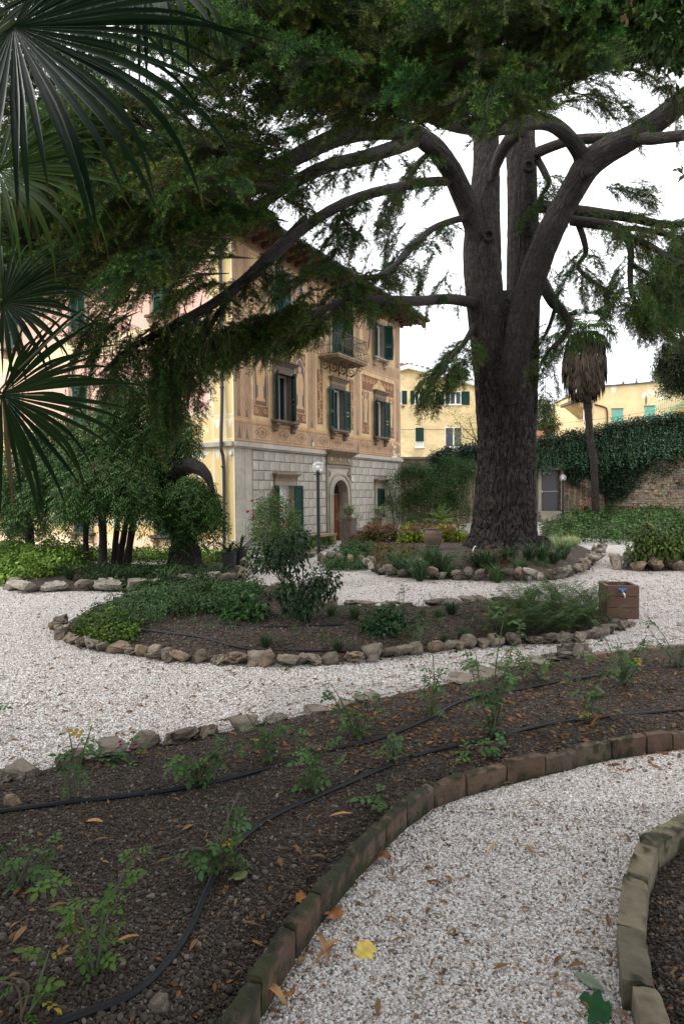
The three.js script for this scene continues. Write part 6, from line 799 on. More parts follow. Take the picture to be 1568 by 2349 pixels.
{ const g = thing('broadleaf_tree', 'glossy broadleaf tree with brown seed pods at the top right corner, unseen crown extended for shade', 'tree'); { const t = new MB(); t.tube(smooth([V(4.6, 0, 2.2), V(4.5, 2, 2.1), V(4.2, 4.2, 1.6), V(3.6, 5.6, -0.5)], 20), Array.from({ length: 21 }, (_, i) => 0.26 - i * 0.009), 14); t.tube(smooth([V(4.3, 3.6, 1.8), V(2.6, 5.4, 2.2), V(0.8, 6.2, 1.6)], 12), 0.07, 8); t.build('trunk', M.barkThin, g); const big = [1, 2, 3].map((s) => clump(670 + s, 44, 0.42, 0.15, 0.075, [0.018, 0.045, 0.012], [0.06, 0.11, 0.025])); crown(g, [[V(3.6, 5.4, 0.2), 2.2, 0.9, 2.0], [V(0.8, 5.3, 0.8), 2.2, 0.9, 2.0], [V(-1.8, 5.2, 0.6), 2.0, 0.8, 1.8], [V(0.6, 5.2, -1.2), 1.9, 0.7, 1.3], [V(2.9, 5.4, -1.6), 1.8, 0.7, 1.3], [V(5.4, 5.8, -1.4), 1.5, 0.9, 1.4], [V(-0.8, 5.0, 3.0), 2.4, 1.2, 1.8], [V(3.4, 4.6, 3.2), 2.4, 1.4, 1.6], [V(-3.2, 5.0, -0.4), 1.4, 0.7, 1.3], [V(-5.2, 4.6, -1.6), 1.7, 1.2, 1.7], [V(-5.0, 3.9, 1.0), 1.8, 1.3, 1.7], [V(-6.4, 4.2, -3.2), 1.4, 1.2, 1.4]], big, M.glossLeaf, 210, 1, { name: 'crown' }); } const b = new MB(); b.tube(smooth([at(1700, -40, 5.6), at(1600, 0, 5.5), at(1520, 30, 5.4), at(1460, 60, 5.3)], 14), Array.from({ length: 15 }, (_, i) => 0.05 - i * 0.0028), 8); b.tube(smooth([at(1700, 120, 5.6), at(1600, 80, 5.5), at(1540, 70, 5.4)], 10), 0.02, 6); b.build('branch', M.barkThin, g); const geos = [1, 2, 3].map((s) => clump(660 + s, 22, 0.16, 0.085, 0.04, [0.018, 0.045, 0.012], [0.06, 0.11, 0.025])); crown(g, [[at(1500, 30, 5.4), 0.3, 0.2, 0.3], [at(1560, 20, 5.5), 0.35, 0.3, 0.3], [at(1450, -10, 5.3), 0.22, 0.16, 0.2], [at(1545, 90, 5.3), 0.16, 0.12, 0.2], [at(1600, 60, 5.5), 0.3, 0.3, 0.3], [at(1490, 80, 5.2), 0.08, 0.1, 0.1]], geos, M.glossLeaf, 330, 1, {}); for (const [x, y] of [[1448, 8], [1452, 25], [1432, 40], [1436, 52], [1466, 45], [1478, 66], [1425, 45]]) { const s = new THREE.SphereGeometry(0.022, 8, 6); s.scale(0.7, 1.6, 0.7); const m = mesh('seed_pod', s, mat({ color: C(0.2, 0.1, 0.04) }), g); m.position.copy(at(x, y, 5.2)); } }  // unseen crown lobes overhead and to the left are added to shade the foreground
// ---------- fan palms ----------
R = rngOf(451);
// one fan leaf: hub, direction of the middle blade, facing; blades are pieces
function fanLeaf(parent, hub, dir, nrm, L, spread, n, o = {}) {
  const g = part('frond', parent); g.position.copy(hub); const d = dir.clone().normalize(), s = V().crossVectors(nrm, d).normalize(), up = V().crossVectors(d, s).normalize(); const half = spread / 2, step = spread / (n - 1), gv = V(0, -1, 0);
  for (let k = 0; k < n; k++) { const a = -half + k * step + rr(-0.03, 0.03), dd = d.clone().multiplyScalar(Math.cos(a)).addScaledVector(s, Math.sin(a)), sd = V().crossVectors(up, dd).normalize(); const l = L * (1 - 0.22 * Math.pow(Math.abs(a) / half, 2)) * rr(0.78, 1.06), b = new MB(), N = 12, w0 = 2 * Math.tan(step / 2) * 0.98, dr = (o.droop ?? 0.5) * (R() < 0.3 ? rr(1.6, 3) : rr(0.5, 1.3)), kink = rr(0.45, 0.8);
    let c = V().addScaledVector(up, -0.01), v = dd.clone(); const P = [], ws = []; const tn = R() < 0.1 ? 1 : 0; for (let i = 0; i <= N; i++) { const t = i / N; P.push(c.clone()); const flat = t < 0.42 ? t * l * w0 : 0.42 * l * w0 * Math.pow(Math.max(0, 1 - (t - 0.42) / 0.58), 0.75) * 1.06; ws.push(Math.max(0.0012, flat)); if (t > 0.3) v.addScaledVector(gv, dr * 0.1 * (t > kink ? 2.6 : 0.7)).normalize(); c = c.clone().addScaledVector(v, l / N); v.addScaledVector(up, t < 0.3 ? 0.012 : 0); }
    const yl = o.yellow ? R() < o.yellow : false; const base = yl ? [0.1, 0.075, 0.04] : tint(o.ca ?? [0.012, 0.032, 0.012], o.cb ?? [0.03, 0.062, 0.016], R(), 0.2).map((x) => x * 0.6); const rows = [];
    for (let i = 0; i <= N; i++) { const t = i / N, h = ws[i] * 0.28 * (k % 2 ? 1 : 1), tipB = sstep(0.9, 1, t), col = base.map((x, j) => lerp(x, [0.2, 0.12, 0.03][j], tipB * (o.tip ?? 0.5))); const m = P[i]; rows.push([b.vert(m.clone().addScaledVector(sd, ws[i] / 2).addScaledVector(up, h), 0, t, col), b.vert(m, 0.5, t, col), b.vert(m.clone().addScaledVector(sd, -ws[i] / 2).addScaledVector(up, h), 1, t, col)]); }
    for (let i = 0; i < N; i++) { const A = rows[i], Bq = rows[i + 1]; b.i.push(A[0], A[1], Bq[0], Bq[0], A[1], Bq[1], A[1], A[2], Bq[1], Bq[1], A[2], Bq[2]); }
    b.build('blade', o.m ?? M.palm, g); }
  if (o.from) { const b = new MB(), f = o.from.clone().sub(hub); b.tube(smooth([f, f.clone().multiplyScalar(0.5).add(V(0, 0.06, 0)), V()], 12), Array.from({ length: 13 }, (_, i) => 0.014 - i * 0.0005), 7, [0.05, 0.08, 0.025]); b.build('petiole', M.stem, g); }
  return g;
}
const fp = thing('fan_palm', 'fan palm at the left edge, its big leaves hanging into the view', 'palm'); const crownAt = at(-420, 480, 2.7);
{ const t = new MB(), base = V(crownAt.x, 0, crownAt.z); t.tube(smooth([base, V(base.x + 0.02, 1.2, base.z), crownAt], 12), 0.11, 12); t.build('trunk', M.barkThin, fp); }
const dirPx = (x0, y0, D0, x1, y1, D1) => V().subVectors(at(x1, y1, D1), at(x0, y0, D0));
fanLeaf(fp, at(28, 52, 1.95), dirPx(28, 52, 1.95, 420, 215, 1.9), V(-0.1, 0.42, 0.92), 0.92, 3.6, 40, { m: M.palmGloss, droop: 0.42, from: crownAt, tip: 0.7, cb: [0.03, 0.07, 0.03], ca: [0.012, 0.034, 0.016] });
fanLeaf(fp, at(-6, 385, 2.5), dirPx(-6, 385, 2.5, 190, 470, 2.4), V(0.1, 0.35, 0.95), 0.66, 4.2, 40, { droop: 0.9, from: crownAt, ca: [0.045, 0.1, 0.014], cb: [0.1, 0.19, 0.03] });  // brighter blade colours stand in for light coming through this leaf
fanLeaf(fp, at(4, 690, 2.8), dirPx(4, 690, 2.8, 250, 780, 2.7), V(0.0, 0.4, 0.92), 0.52, 4.4, 42, { droop: 0.7, from: crownAt, yellow: 0.04 });
fanLeaf(fp, at(2, 902, 2.6), dirPx(2, 902, 2.6, 220, 1060, 2.5), V(-0.05, 0.45, 0.9), 0.66, 4.2, 42, { droop: 0.55, from: crownAt, yellow: 0.1 });
fanLeaf(fp, at(330, -70, 2.7), dirPx(330, -70, 2.7, 400, 60, 2.4), V(0.1, 0.3, 0.95), 0.74, 3.8, 38, { droop: 1.1, from: crownAt });
fanLeaf(fp, at(120, -40, 2.9), dirPx(120, -40, 2.9, 300, 30, 2.8), V(0, 0.4, 0.9), 0.78, 3.6, 38, { droop: 0.6, from: crownAt });
{ // thin flowering stalk crossing the leaves
  const b = new MB(); b.tube(smooth([at(-40, 940, 2.7), at(60, 830, 2.65), at(190, 715, 2.6)], 12), 0.004, 6, [0.07, 0.1, 0.05]); b.build('stalk', M.stem, fp); }
// the tall palm with its skirt of dead leaves
{ const D = 28, g = thing('skirted_palm', 'tall thin palm with shaggy skirt of dead brown leaves', 'palm'); const t = new MB(), P = [[1367, 1196, 0.19], [1364, 1140, 0.17], [1360, 1060, 0.15], [1352, 1000, 0.15], [1348, 950, 0.17], [1344, 905, 0.2], [1340, 850, 0.2], [1338, 780, 0.2]]; const [pp, qq] = smoothR(P.map(([x, y]) => at(x, y, D)), P.map((p) => p[2]), 40); t.tube(pp, (k, a) => qq[k] * (1 + 0.06 * Math.sin(k * 2.6) + 0.1 * noise(Math.cos(a) * 3, k * 0.5, Math.sin(a) * 3)), 14); t.build('trunk', M.barkThin, g);
  const dg = [1, 2, 3].map((s) => { const keep = R; R = rngOf(700 + s); const b = new MB(); for (let k = 0; k < 14; k++) { const a = rr(-0.7, 0.7), p = V(0, 0, 0); b.leaf(p, V(Math.sin(a) * 0.35, -1, 0.12 + Math.cos(a) * 0.1), V(0, 0.2, 1), rr(0.5, 0.85), 0.045, tint([0.02, 0.015, 0.011], [0.085, 0.064, 0.048], R(), 0.3), 0.25, 0.05); } R = keep; return b.geo(); });
  const mats = [], cols = []; for (let k = 0; k < 430; k++) { const f = R(), p = at(1340, 905, D).lerp(at(1338, 775, D), f), a = R() * 6.28, r = 0.35 + 0.52 * Math.sin(Math.pow(f, 0.7) * 2.6); mats.push(mtx(p.add(V(Math.cos(a) * r, 0.25, Math.sin(a) * r)), new THREE.Quaternion().setFromAxisAngle(UPV, Math.PI / 2 - a), rr(0.7, 1.15))); cols.push(shade(0.5, 1.4)); } scatter('dead_skirt', dg, M.dry, mats, g, cols);
  const m2 = [], c2 = []; for (let k = 0; k < 40; k++) { const f = Math.pow(R(), 2), p = at(1348, 1010, D).lerp(at(1344, 900, D), R()), a = R() * 6.28; m2.push(mtx(p.add(V(Math.cos(a) * 0.2, 0.15, Math.sin(a) * 0.2)), new THREE.Quaternion().setFromAxisAngle(UPV, Math.PI / 2 - a), rr(0.25, 0.4))); c2.push(shade(0.4, 0.9)); } scatter('leaf_bases', dg, M.dry, m2, g, c2);
  const top = at(1336, 752, D); for (let k = 0; k < 34; k++) { const a = k * 2.4, el = rr(-0.7, 1.0), dir = V(Math.cos(a) * Math.cos(el), Math.sin(el), Math.sin(a) * Math.cos(el)), hub = top.clone().addScaledVector(dir, rr(0.6, 1.15)).add(V(0, -0.15, 0)), nr = V(-dir.x * Math.sin(el), Math.cos(el), -dir.z * Math.sin(el)); const keep = [M.palm]; fanSmall(g, hub, dir.clone().add(V(0, -0.35, 0)), nr, 1.0, top); } }
function fanSmall(parent, hub, dir, nrm, L, from) { const b = new MB(), d = dir.clone().normalize(), s = V().crossVectors(nrm, d).normalize(), up = V().crossVectors(d, s), n = 22, c = tint([0.02, 0.05, 0.015], [0.06, 0.1, 0.03], R()); for (let k = 0; k < n; k++) { const a = -1.5 + 3 * k / (n - 1), v = d.clone().multiplyScalar(Math.cos(a)).addScaledVector(s, Math.sin(a)).add(V(0, -0.15, 0)); b.leaf(hub, v, up.clone().add(V(rr(-0.1, 0.1), 0, rr(-0.1, 0.1))), L * rr(0.85, 1.1), 0.06, c, 0.2, 0.25); } b.tube([from, hub], 0.012, 5, [0.05, 0.07, 0.03], false); b.build('frond', M.palm, parent); }
// ---------- ivy on the wall, shrubs at its foot ----------
R = rngOf(481);
const ivyGeos = [1, 2, 3, 4].map((s) => strandGeo(720 + s, 0.9, 46, 0.085, 0.075, [0.03, 0.07, 0.04], [0.11, 0.19, 0.11])), ivyClump = [1, 2, 3].map((s) => clump(730 + s, 50, 0.28, 0.085, 0.075, [0.014, 0.032, 0.018], [0.045, 0.08, 0.045]));
{ const g = thing('ivy', 'thick ivy hanging in strands over the old garden wall', 'ivy'); const mS = [], cS = [], mC = [], cC = [];
  const wallPt = (px, dy) => { const o = onPlane(px, 1100, P0, wallN), s = o.clone().sub(P0).dot(wallU); if (s < WL - 0.2) { const q = P0.clone().addScaledVector(wallU, s); return [q.setY(wallTop(s)), wallN, s]; } const n2 = V(-w2U.z, 0, w2U.x), o2 = onPlane(px, 1100, P1, n2), s2 = clamp(o2.clone().sub(P1).dot(w2U), 0, W2); return [P1.clone().addScaledVector(w2U, s2).setY(4.95 + 0.25 * sstep(0, 1, s2)), n2, WL + s2]; };
  const add = (q, n, out, strand) => { const p = q.clone().addScaledVector(n, out); if (strand) { mS.push(mtx(p, yq(), rr(0.7, 1.3))); cS.push(shade(0.75, 1.5)); } else { mC.push(mtx(p, rq(), rr(0.8, 1.3))); cC.push(shade(0.5, 1.2)); } };
  for (let k = 0; k < 620; k++) { const px = rr(1226, 1590), [q, n] = wallPt(px); add(q.add(V(0, rr(-0.25, 0.3), 0)), n, rr(-0.5, 0.25), R() < 0.5); }
  for (let k = 0; k < 780; k++) { const px = rr(1226, 1590), [q, n] = wallPt(px), depth = 0.55 + 0.5 * sstep(1330, 1400, px) + 0.6 * Math.max(0, noise(px * 0.045, 2, 0)) - 0.2 * sstep(1500, 1560, px); if (px > 1236 && px < 1296 && R() < 0.5) continue; add(q.add(V(0, -R() * depth, 0)), n, rr(0.08, 0.4), true); }
  for (let k = 0; k < 620; k++) { const px = 1295 + 190 * R(), [q, n] = wallPt(px), lim = 0.9 + 2.3 * Math.exp(-Math.pow((px - 1415) / 58, 2)) + 0.8 * Math.exp(-Math.pow((px - 1312) / 16, 2)); add(q.add(V(0, -0.5 - R() * lim, 0)), n, rr(0.02, 0.2), false); }
  for (let k = 0; k < 150; k++) { const px = 1440 + 130 * R(), [q, n] = wallPt(px); if (noise(px * 0.05, k * 0.11) < 0.02) continue; add(q.add(V(0, -0.7 - Math.pow(R(), 2) * 2.4, 0)), n, rr(0.02, 0.12), false); }
  for (let k = 0; k < 240; k++) { const px = rr(985, 1096), [q, n] = wallPt(px); add(q.add(V(0, rr(-0.45, 0.15) + 0.3 * sstep(985, 1040, px), 0)), n, rr(-0.4, 0.45), R() < 0.3); }
  scatter('strands', ivyGeos, M.glossLeaf, mS, g, cS); scatter('leaves', ivyClump, M.glossLeaf, mC, g, cC);
  const b = new MB(); for (let k = 0; k < 16; k++) { const px = rr(1300, 1500), [q, n] = wallPt(px), L = rr(1, 3.2); const pts = []; for (let i = 0; i <= 7; i++) pts.push(q.clone().add(V(rr(-0.12, 0.12), -L * i / 7, 0)).addScaledVector(n, 0.06 + rr(0, 0.05))); b.tube(pts, 0.014, 4, [0.07, 0.06, 0.045], false); } b.build('stems', M.stem, g); }
// ---------- shrubs ----------
R = rngOf(501);
const shrubLeaf = [1, 2, 3].map((s) => clump(800 + s, 46, 0.3, 0.08, 0.035, [0.016, 0.045, 0.014], [0.065, 0.13, 0.03])), darkShrub = [1, 2, 3].map((s) => clump(810 + s, 40, 0.26, 0.075, 0.04, [0.014, 0.03, 0.014], [0.045, 0.08, 0.03])), limeLeaf = [1, 2, 3].map((s) => clump(820 + s, 30, 0.24, 0.13, 0.085, [0.09, 0.14, 0.015], [0.3, 0.34, 0.03])), rustLeaf = [1, 2, 3].map((s) => clump(830 + s, 30, 0.24, 0.12, 0.075, [0.05, 0.05, 0.018], [0.16, 0.12, 0.03])), coverLeaf = [1, 2, 3, 4].map((s) => clump(840 + s, 46, 0.16, 0.055, 0.036, [0.022, 0.055, 0.02], [0.07, 0.13, 0.04])), brightCover = [1, 2, 3].map((s) => clump(850 + s, 46, 0.17, 0.065, 0.05, [0.06, 0.12, 0.02], [0.17, 0.27, 0.04])), bigLeaf = [1, 2, 3].map((s) => clump(860 + s, 26, 0.3, 0.2, 0.1, [0.03, 0.055, 0.014], [0.1, 0.135, 0.03], { hang: 0.5, droop: 0.4 }));
function shrub(name, label, cat, D, lobesPx, geos, per, sc, o = {}) { const g = thing(name, label, cat, V(), 0, o.group); const k = D / LENS, b = new MB(), bs = o.base ?? [lobesPx[0][0], lobesPx[0][1] + lobesPx[0][3]], p0 = at(bs[0], bs[1], D); p0.y = surf(p0.x, p0.z); for (const [x, y, , , dz] of lobesPx) { const q = at(x, y, D + (dz ?? 0)); b.tube(smooth([p0, p0.clone().lerp(q, 0.5).add(V(rr(-0.1, 0.1), 0.1, rr(-0.1, 0.1))), q], 6), 0.018, 5, [0.05, 0.04, 0.03], false); } b.build('stems', M.stem, g); crown(g, lobesPx.map(([x, y, rx, ry, dz]) => [at(x, y, D + (dz ?? 0)), rx * k, ry * k, rx * k * 0.8]), geos, o.m ?? M.leaf, per, sc, { min: 0.05, ...o }); return g; }
shrub('wall_shrub', 'large dark feathery shrub against the wall between villa and cedar', 'shrub', 27, [[1000, 1115, 60, 45], [950, 1120, 36, 40], [1050, 1110, 40, 55], [930, 1160, 26, 40], [985, 1165, 50, 40], [1050, 1165, 40, 40], [910, 1105, 18, 22], [960, 1080, 40, 20], [1030, 1062, 26, 16], [925, 1085, 14, 18], [1075, 1085, 24, 26], [890, 1150, 14, 20]], shrubLeaf, 170, 0.85, { base: [1000, 1205] });
shrub('villa_climber', 'light green climber straggling up the right end of the villa', 'climber', 26, [[905, 1125, 16, 26], [898, 1165, 20, 26], [890, 1110, 14, 12], [915, 1180, 22, 22]], shrubLeaf, 70, 0.6, { base: [905, 1215], a: 1, b: 1.6 });
shrub('boxwood', 'low blue-green bush in front of the dark wall shrub', 'shrub', 24, [[960, 1195, 26, 12], [935, 1190, 16, 10]], darkShrub, 160, 0.7, { a: 0.9, b: 1.7 });
// hydrangeas with faded flower heads
const flowerHead = (seed, ca, cb) => { const keep = R; R = rngOf(seed); const b = new MB(); for (let k = 0; k < 70; k++) { const d = V(rr(-1, 1), rr(-0.2, 1), rr(-1, 1)).normalize(), p = d.clone().multiplyScalar(0.075); b.leaf(p, V(rr(-1, 1), rr(-1, 1), rr(-1, 1)).cross(d).normalize(), d, 0.035, 0.03, tint(ca, cb, R(), 0.25), 0.1, 0.1); } R = keep; return b.geo(); };
const heads = [flowerHead(870, [0.14, 0.05, 0.035], [0.3, 0.13, 0.09]), flowerHead(871, [0.1, 0.05, 0.03], [0.26, 0.16, 0.1])];
function hydrangea(label, x, y, D, rx, ry, geos, nh) { const g = shrub('hydrangea', label, 'hydrangea', D, [[x, y, rx, ry], [x - rx * 0.6, y + ry * 0.3, rx * 0.6, ry * 0.7], [x + rx * 0.6, y + ry * 0.35, rx * 0.6, ry * 0.7]], geos, 150, 0.62, { group: null }); const k = D / LENS, hm = []; for (let i = 0; i < nh; i++) { const m = mesh('flower_head', pick(heads), M.petal, g); m.position.copy(at(x + rr(-0.9, 0.9) * rx, y - ry * rr(0.2, 0.95), D - rr(0, 0.4))); m.scale.setScalar(rr(0.8, 1.35)); } return g; }
hydrangea('rust-brown hydrangea in front of the right urn', 858, 1226, 20.5, 26, 26, rustLeaf, 8);
hydrangea('dark purple-brown hydrangea left of the right urn, nearest the door', 822, 1238, 21, 20, 16, rustLeaf, 4);
hydrangea('reddish headed hydrangea beside the rust-brown one', 893, 1228, 20, 24, 26, rustLeaf, 9);
hydrangea('yellow-green hydrangea just left of the terracotta jar', 945, 1228, 19.5, 30, 28, limeLeaf, 9);
hydrangea('yellow-green hydrangea behind the terracotta jar', 1000, 1225, 19.8, 30, 26, limeLeaf, 6);
hydrangea('yellow-green hydrangea between the jar and the cedar trunk', 1045, 1226, 19.6, 28, 26, limeLeaf, 6);
// plants of the right bed
shrub('broadleaf_shrub', 'drooping broad-leaved shrub in the right bed behind the stones', 'shrub', 14.5, [[1500, 1245, 40, 34], [1470, 1262, 30, 24], [1530, 1262, 34, 28]], bigLeaf, 190, 0.62, { base: [1500, 1298] });
shrub('broadleaf_shrub', 'taller broad-leaved shrub cut by the right edge', 'shrub', 14.8, [[1570, 1235, 44, 40], [1590, 1270, 40, 30]], bigLeaf, 190, 0.62, { base: [1575, 1300] });
// cover plants: many small clumps laid over a patch of ground
function cover(name, label, l, n, hgt, geos, sc, o = {}) { const pp = G(l, o.h ?? 0.1).map((p) => ({ x: p.x, z: p.z })); let x0 = 1e9, x1 = -1e9, z0 = 1e9, z1 = -1e9; for (const p of pp) { x0 = Math.min(x0, p.x); x1 = Math.max(x1, p.x); z0 = Math.min(z0, p.z); z1 = Math.max(z1, p.z); } const mats = [], cols = []; let t = 0; while (mats.length < n && t++ < n * 30) { const x = rr(x0, x1), z = rr(z0, z1); if (!inPoly(pp, x, z)) continue; const dn = 0.55 + 0.6 * fbm(x * 1.1 + 3, 0, z * 1.1); if (R() > dn + 0.25) continue; mats.push(mtx(V(x, surf(x, z) + R() * hgt * (0.6 + dn), z), rq(), sc * rr(0.7, 1.3))); cols.push(shade(o.a ?? 0.65, o.b ?? 1.35)); } const g = thing(name, label, o.cat ?? 'ground cover'); g.userData.kind = 'stuff'; scatter('leaves', geos, o.m ?? M.leaf, mats, g, cols); return g; }
cover('ground_cover', 'small-leaved green plants filling the left of the oval bed', [190, 1436, 215, 1410, 270, 1388, 340, 1370, 430, 1362, 540, 1356, 595, 1362, 590, 1380, 560, 1400, 530, 1420, 440, 1410, 380, 1425, 320, 1440, 280, 1455], 400, 0.16, coverLeaf, 0.85, { h: 0.15 });
cover('geranium_patch', 'bright green leafy patch at the left tip of the oval bed', [180, 1440, 200, 1424, 250, 1418, 300, 1432, 312, 1458, 260, 1466, 210, 1460], 90, 0.08, brightCover, 0.75, { h: 0.12, cat: 'plant', a: 0.45, b: 0.8 });
cover('leafy_plant', 'broad dark leafy clump right of the small-leaved plants', [520, 1425, 530, 1410, 575, 1402, 592, 1415, 575, 1428], 30, 0.07, [clump(871, 20, 0.15, 0.12, 0.08, [0.02, 0.06, 0.02], [0.06, 0.13, 0.035])], 1.0, { h: 0.16, cat: 'plant' });
cover('leafy_plant', 'dark leafy mound in the middle of the oval bed', [840, 1446, 850, 1425, 890, 1418, 925, 1428, 928, 1448, 880, 1454], 44, 0.06, [1, 2].map((s) => clump(875 + s, 30, 0.14, 0.07, 0.045, [0.012, 0.04, 0.014], [0.04, 0.085, 0.03])), 1.0, { h: 0.16, cat: 'plant' });
cover('ground_cover', 'bright green low plants under the trees at the far left', [-60, 1328, -60, 1276, 60, 1274, 140, 1280, 210, 1290, 180, 1318, 100, 1336, 40, 1338], 420, 0.3, brightCover, 1.25, { h: 0.1 });
cover('ground_cover', 'green plants along the foot of the villa side wall', [150, 1285, 150, 1272, 350, 1271, 560, 1274, 560, 1292, 440, 1288, 300, 1284], 200, 0.12, brightCover, 1.3, { h: 0.05, b: 1.1 });
cover('ground_cover', 'grassy weeds under the weeping trees', [180, 1338, 200, 1312, 350, 1308, 480, 1310, 545, 1318, 480, 1334, 340, 1344], 190, 0.1, coverLeaf, 1.1, { h: 0.14, a: 0.6, b: 1.1 });
cover('shrub_bank', 'dense dark green leafy bank along the foot of the garden wall', [1238, 1238, 1330, 1240, 1450, 1240, 1600, 1236, 1600, 1196, 1420, 1190, 1345, 1202, 1300, 1212, 1242, 1230], 760, 0.42, [1, 2, 3].map((s) => clump(880 + s, 40, 0.26, 0.11, 0.075, [0.03, 0.065, 0.02], [0.09, 0.16, 0.045])), 0.85, { h: 0.15 });
cover('ground_cover', 'green plants in the strip at the foot of the villa front', [600, 1284, 680, 1279, 720, 1262, 765, 1250, 765, 1240, 700, 1248, 610, 1270], 170, 0.18, brightCover, 0.9, { h: 0.06, a: 0.4, b: 0.9 });
cover('ground_cover', 'low green plants beside the lamp post inside the stones', [745, 1290, 760, 1272, 800, 1262, 850, 1270, 845, 1290, 790, 1292], 150, 0.14, coverLeaf, 1.1, { h: 0.2 });
cover('ground_cover', 'brownish low plants behind the stones left of the jar', [800, 1268, 900, 1258, 960, 1262, 940, 1282, 860, 1290], 110, 0.1, rustLeaf, 0.4, { h: 0.25 });
cover('ground_cover', 'dark creeping plants behind the stones of the right bed', [1425, 1290, 1445, 1280, 1560, 1276, 1600, 1288, 1500, 1294], 110, 0.1, darkShrub, 0.5, { h: 0.1 });
cover('dry_leaves', 'reddish dead leaves at the foot of the cedar', [1070, 1285, 1120, 1272, 1180, 1272, 1170, 1292, 1090, 1298], 60, 0.08, [clump(890, 22, 0.16, 0.08, 0.05, [0.05, 0.02, 0.012], [0.14, 0.06, 0.03])], 1.0, { h: 0.3, cat: 'dead leaves', m: M.dry });
cover('ground_cover', 'low dark green plants along the front of the cedar bed', [890, 1290, 960, 1284, 1060, 1292, 1180, 1294, 1290, 1278, 1296, 1288, 1260, 1302, 1180, 1308, 1040, 1306, 940, 1300], 120, 0.06, coverLeaf, 0.6, { h: 0.12, a: 0.5, b: 1.1 });
cover('weeds', 'small weeds scattered over the soil of the oval bed', [300, 1440, 420, 1400, 640, 1380, 860, 1410, 1100, 1400, 1120, 1450, 900, 1490, 640, 1510, 400, 1490], 110, 0.02, coverLeaf, 0.36, { h: 0.15 });
// tufts of grass: each its own plant
const tuftGeo = (seed, n, L, w, ca, cb, lean) => { const keep = R; R = rngOf(seed); const b = new MB(); for (let k = 0; k < n; k++) { const a = R() * 6.28, d = V(Math.cos(a) * lean * R(), 1, Math.sin(a) * lean * R()).normalize(), p = V(Math.cos(a) * 0.03, 0, Math.sin(a) * 0.03), l = L * rr(0.6, 1.1), m = p.clone().addScaledVector(d, l * 0.6), t = m.clone().addScaledVector(V(d.x * 2.2, 0.4, d.z * 2.2).normalize(), l * 0.5), s = V(-d.z, 0, d.x).normalize().multiplyScalar(w / 2); if (s.lengthSq() < 1e-9) s.set(w / 2, 0, 0); const c = tint(ca, cb, R(), 0.2); b.quad(p.clone().sub(s), p.clone().add(s), m.clone().addScaledVector(s, 0.8), m.clone().addScaledVector(s, -0.8), c); b.tri(m.clone().addScaledVector(s, -0.8), m.clone().addScaledVector(s, 0.8), t, c); } R = keep; return b.geo(); };
const tufts = [tuftGeo(900, 90, 0.3, 0.011, [0.025, 0.055, 0.02], [0.08, 0.14, 0.05], 0.8), tuftGeo(901, 90, 0.32, 0.012, [0.02, 0.04, 0.018], [0.06, 0.1, 0.04], 0.9), tuftGeo(902, 90, 0.4, 0.01, [0.2, 0.26, 0.1], [0.45, 0.5, 0.25], 0.9)];
const setTuft = (x, y, k, s, label, group) => { const m = mesh('grass_tuft', tufts[k], M.leaf); m.position.copy(on(x, y)); m.scale.setScalar(s); m.rotation.y = R() * 6; tag(m, label, 'grass tuft', group); };
for (const [x, y, s, l] of [[760, 1415, 0.75, 'fine grass tuft right of the tiered shrub in the oval bed'], [812, 1420, 0.9, 'larger grass tuft on the oval bed, right of the fine one'], [775, 1494, 0.7, 'grass tuft near the front stones of the oval bed'], [1035, 1412, 0.95, 'grass tuft by the far stones of the oval bed'], [1005, 1418, 0.6, 'small grass tuft beside a bigger one at the far stones'], [1215, 1384, 1.1, 'tall grass tuft beside the dark fern'], [1060, 1474, 0.7, 'thin grass tuft by the front stones, right of centre'], [655, 1410, 0.7, 'grass tuft left of the tiered shrub'], [608, 1475, 0.7, 'yellowish weed tuft on bare soil of the oval bed'], [1020, 1470, 0.6, 'low grass tuft just left of the thin one'], [1268, 1378, 0.6, 'small grass tuft left of the wooden tap box']]) setTuft(x, y, R() < 0.5 ? 0 : 1, s, l);
for (let k = 0; k < 16; k++) { const x = [905, 925, 948, 962, 985, 1010, 1030, 1118, 1140, 1165, 1190, 1215, 1240, 1268, 1290, 1100][k]; setTuft(x, 1300 + rr(-12, 4) - (x > 1180 ? 8 : 0), k % 2, rr(1.5, 2.1), 'dark grass tuft behind the stone ring under the cedar', 'dark grass tufts in the cedar bed'); }
for (let k = 0; k < 18; k++) { const m = mesh('pale_grass', tufts[2], M.leaf); m.position.copy(on(1262 + rr(0, 66), 1254 + rr(-8, 6))); m.scale.setScalar(rr(0.7, 1.1)); m.rotation.y = R() * 6; tag(m, 'pale variegated grass clump right of the cedar trunk', 'grass clump', 'pale grass clumps beside the cedar'); }
for (const [x, y] of [[225, 1330], [250, 1336], [160, 1330], [380, 1338], [470, 1330], [505, 1320], [300, 1335]]) setTuft(x, y, 1, rr(1.2, 1.8), 'grass tuft behind the pale stones of the weeping tree bed', 'grass tufts in the weeping tree bed');
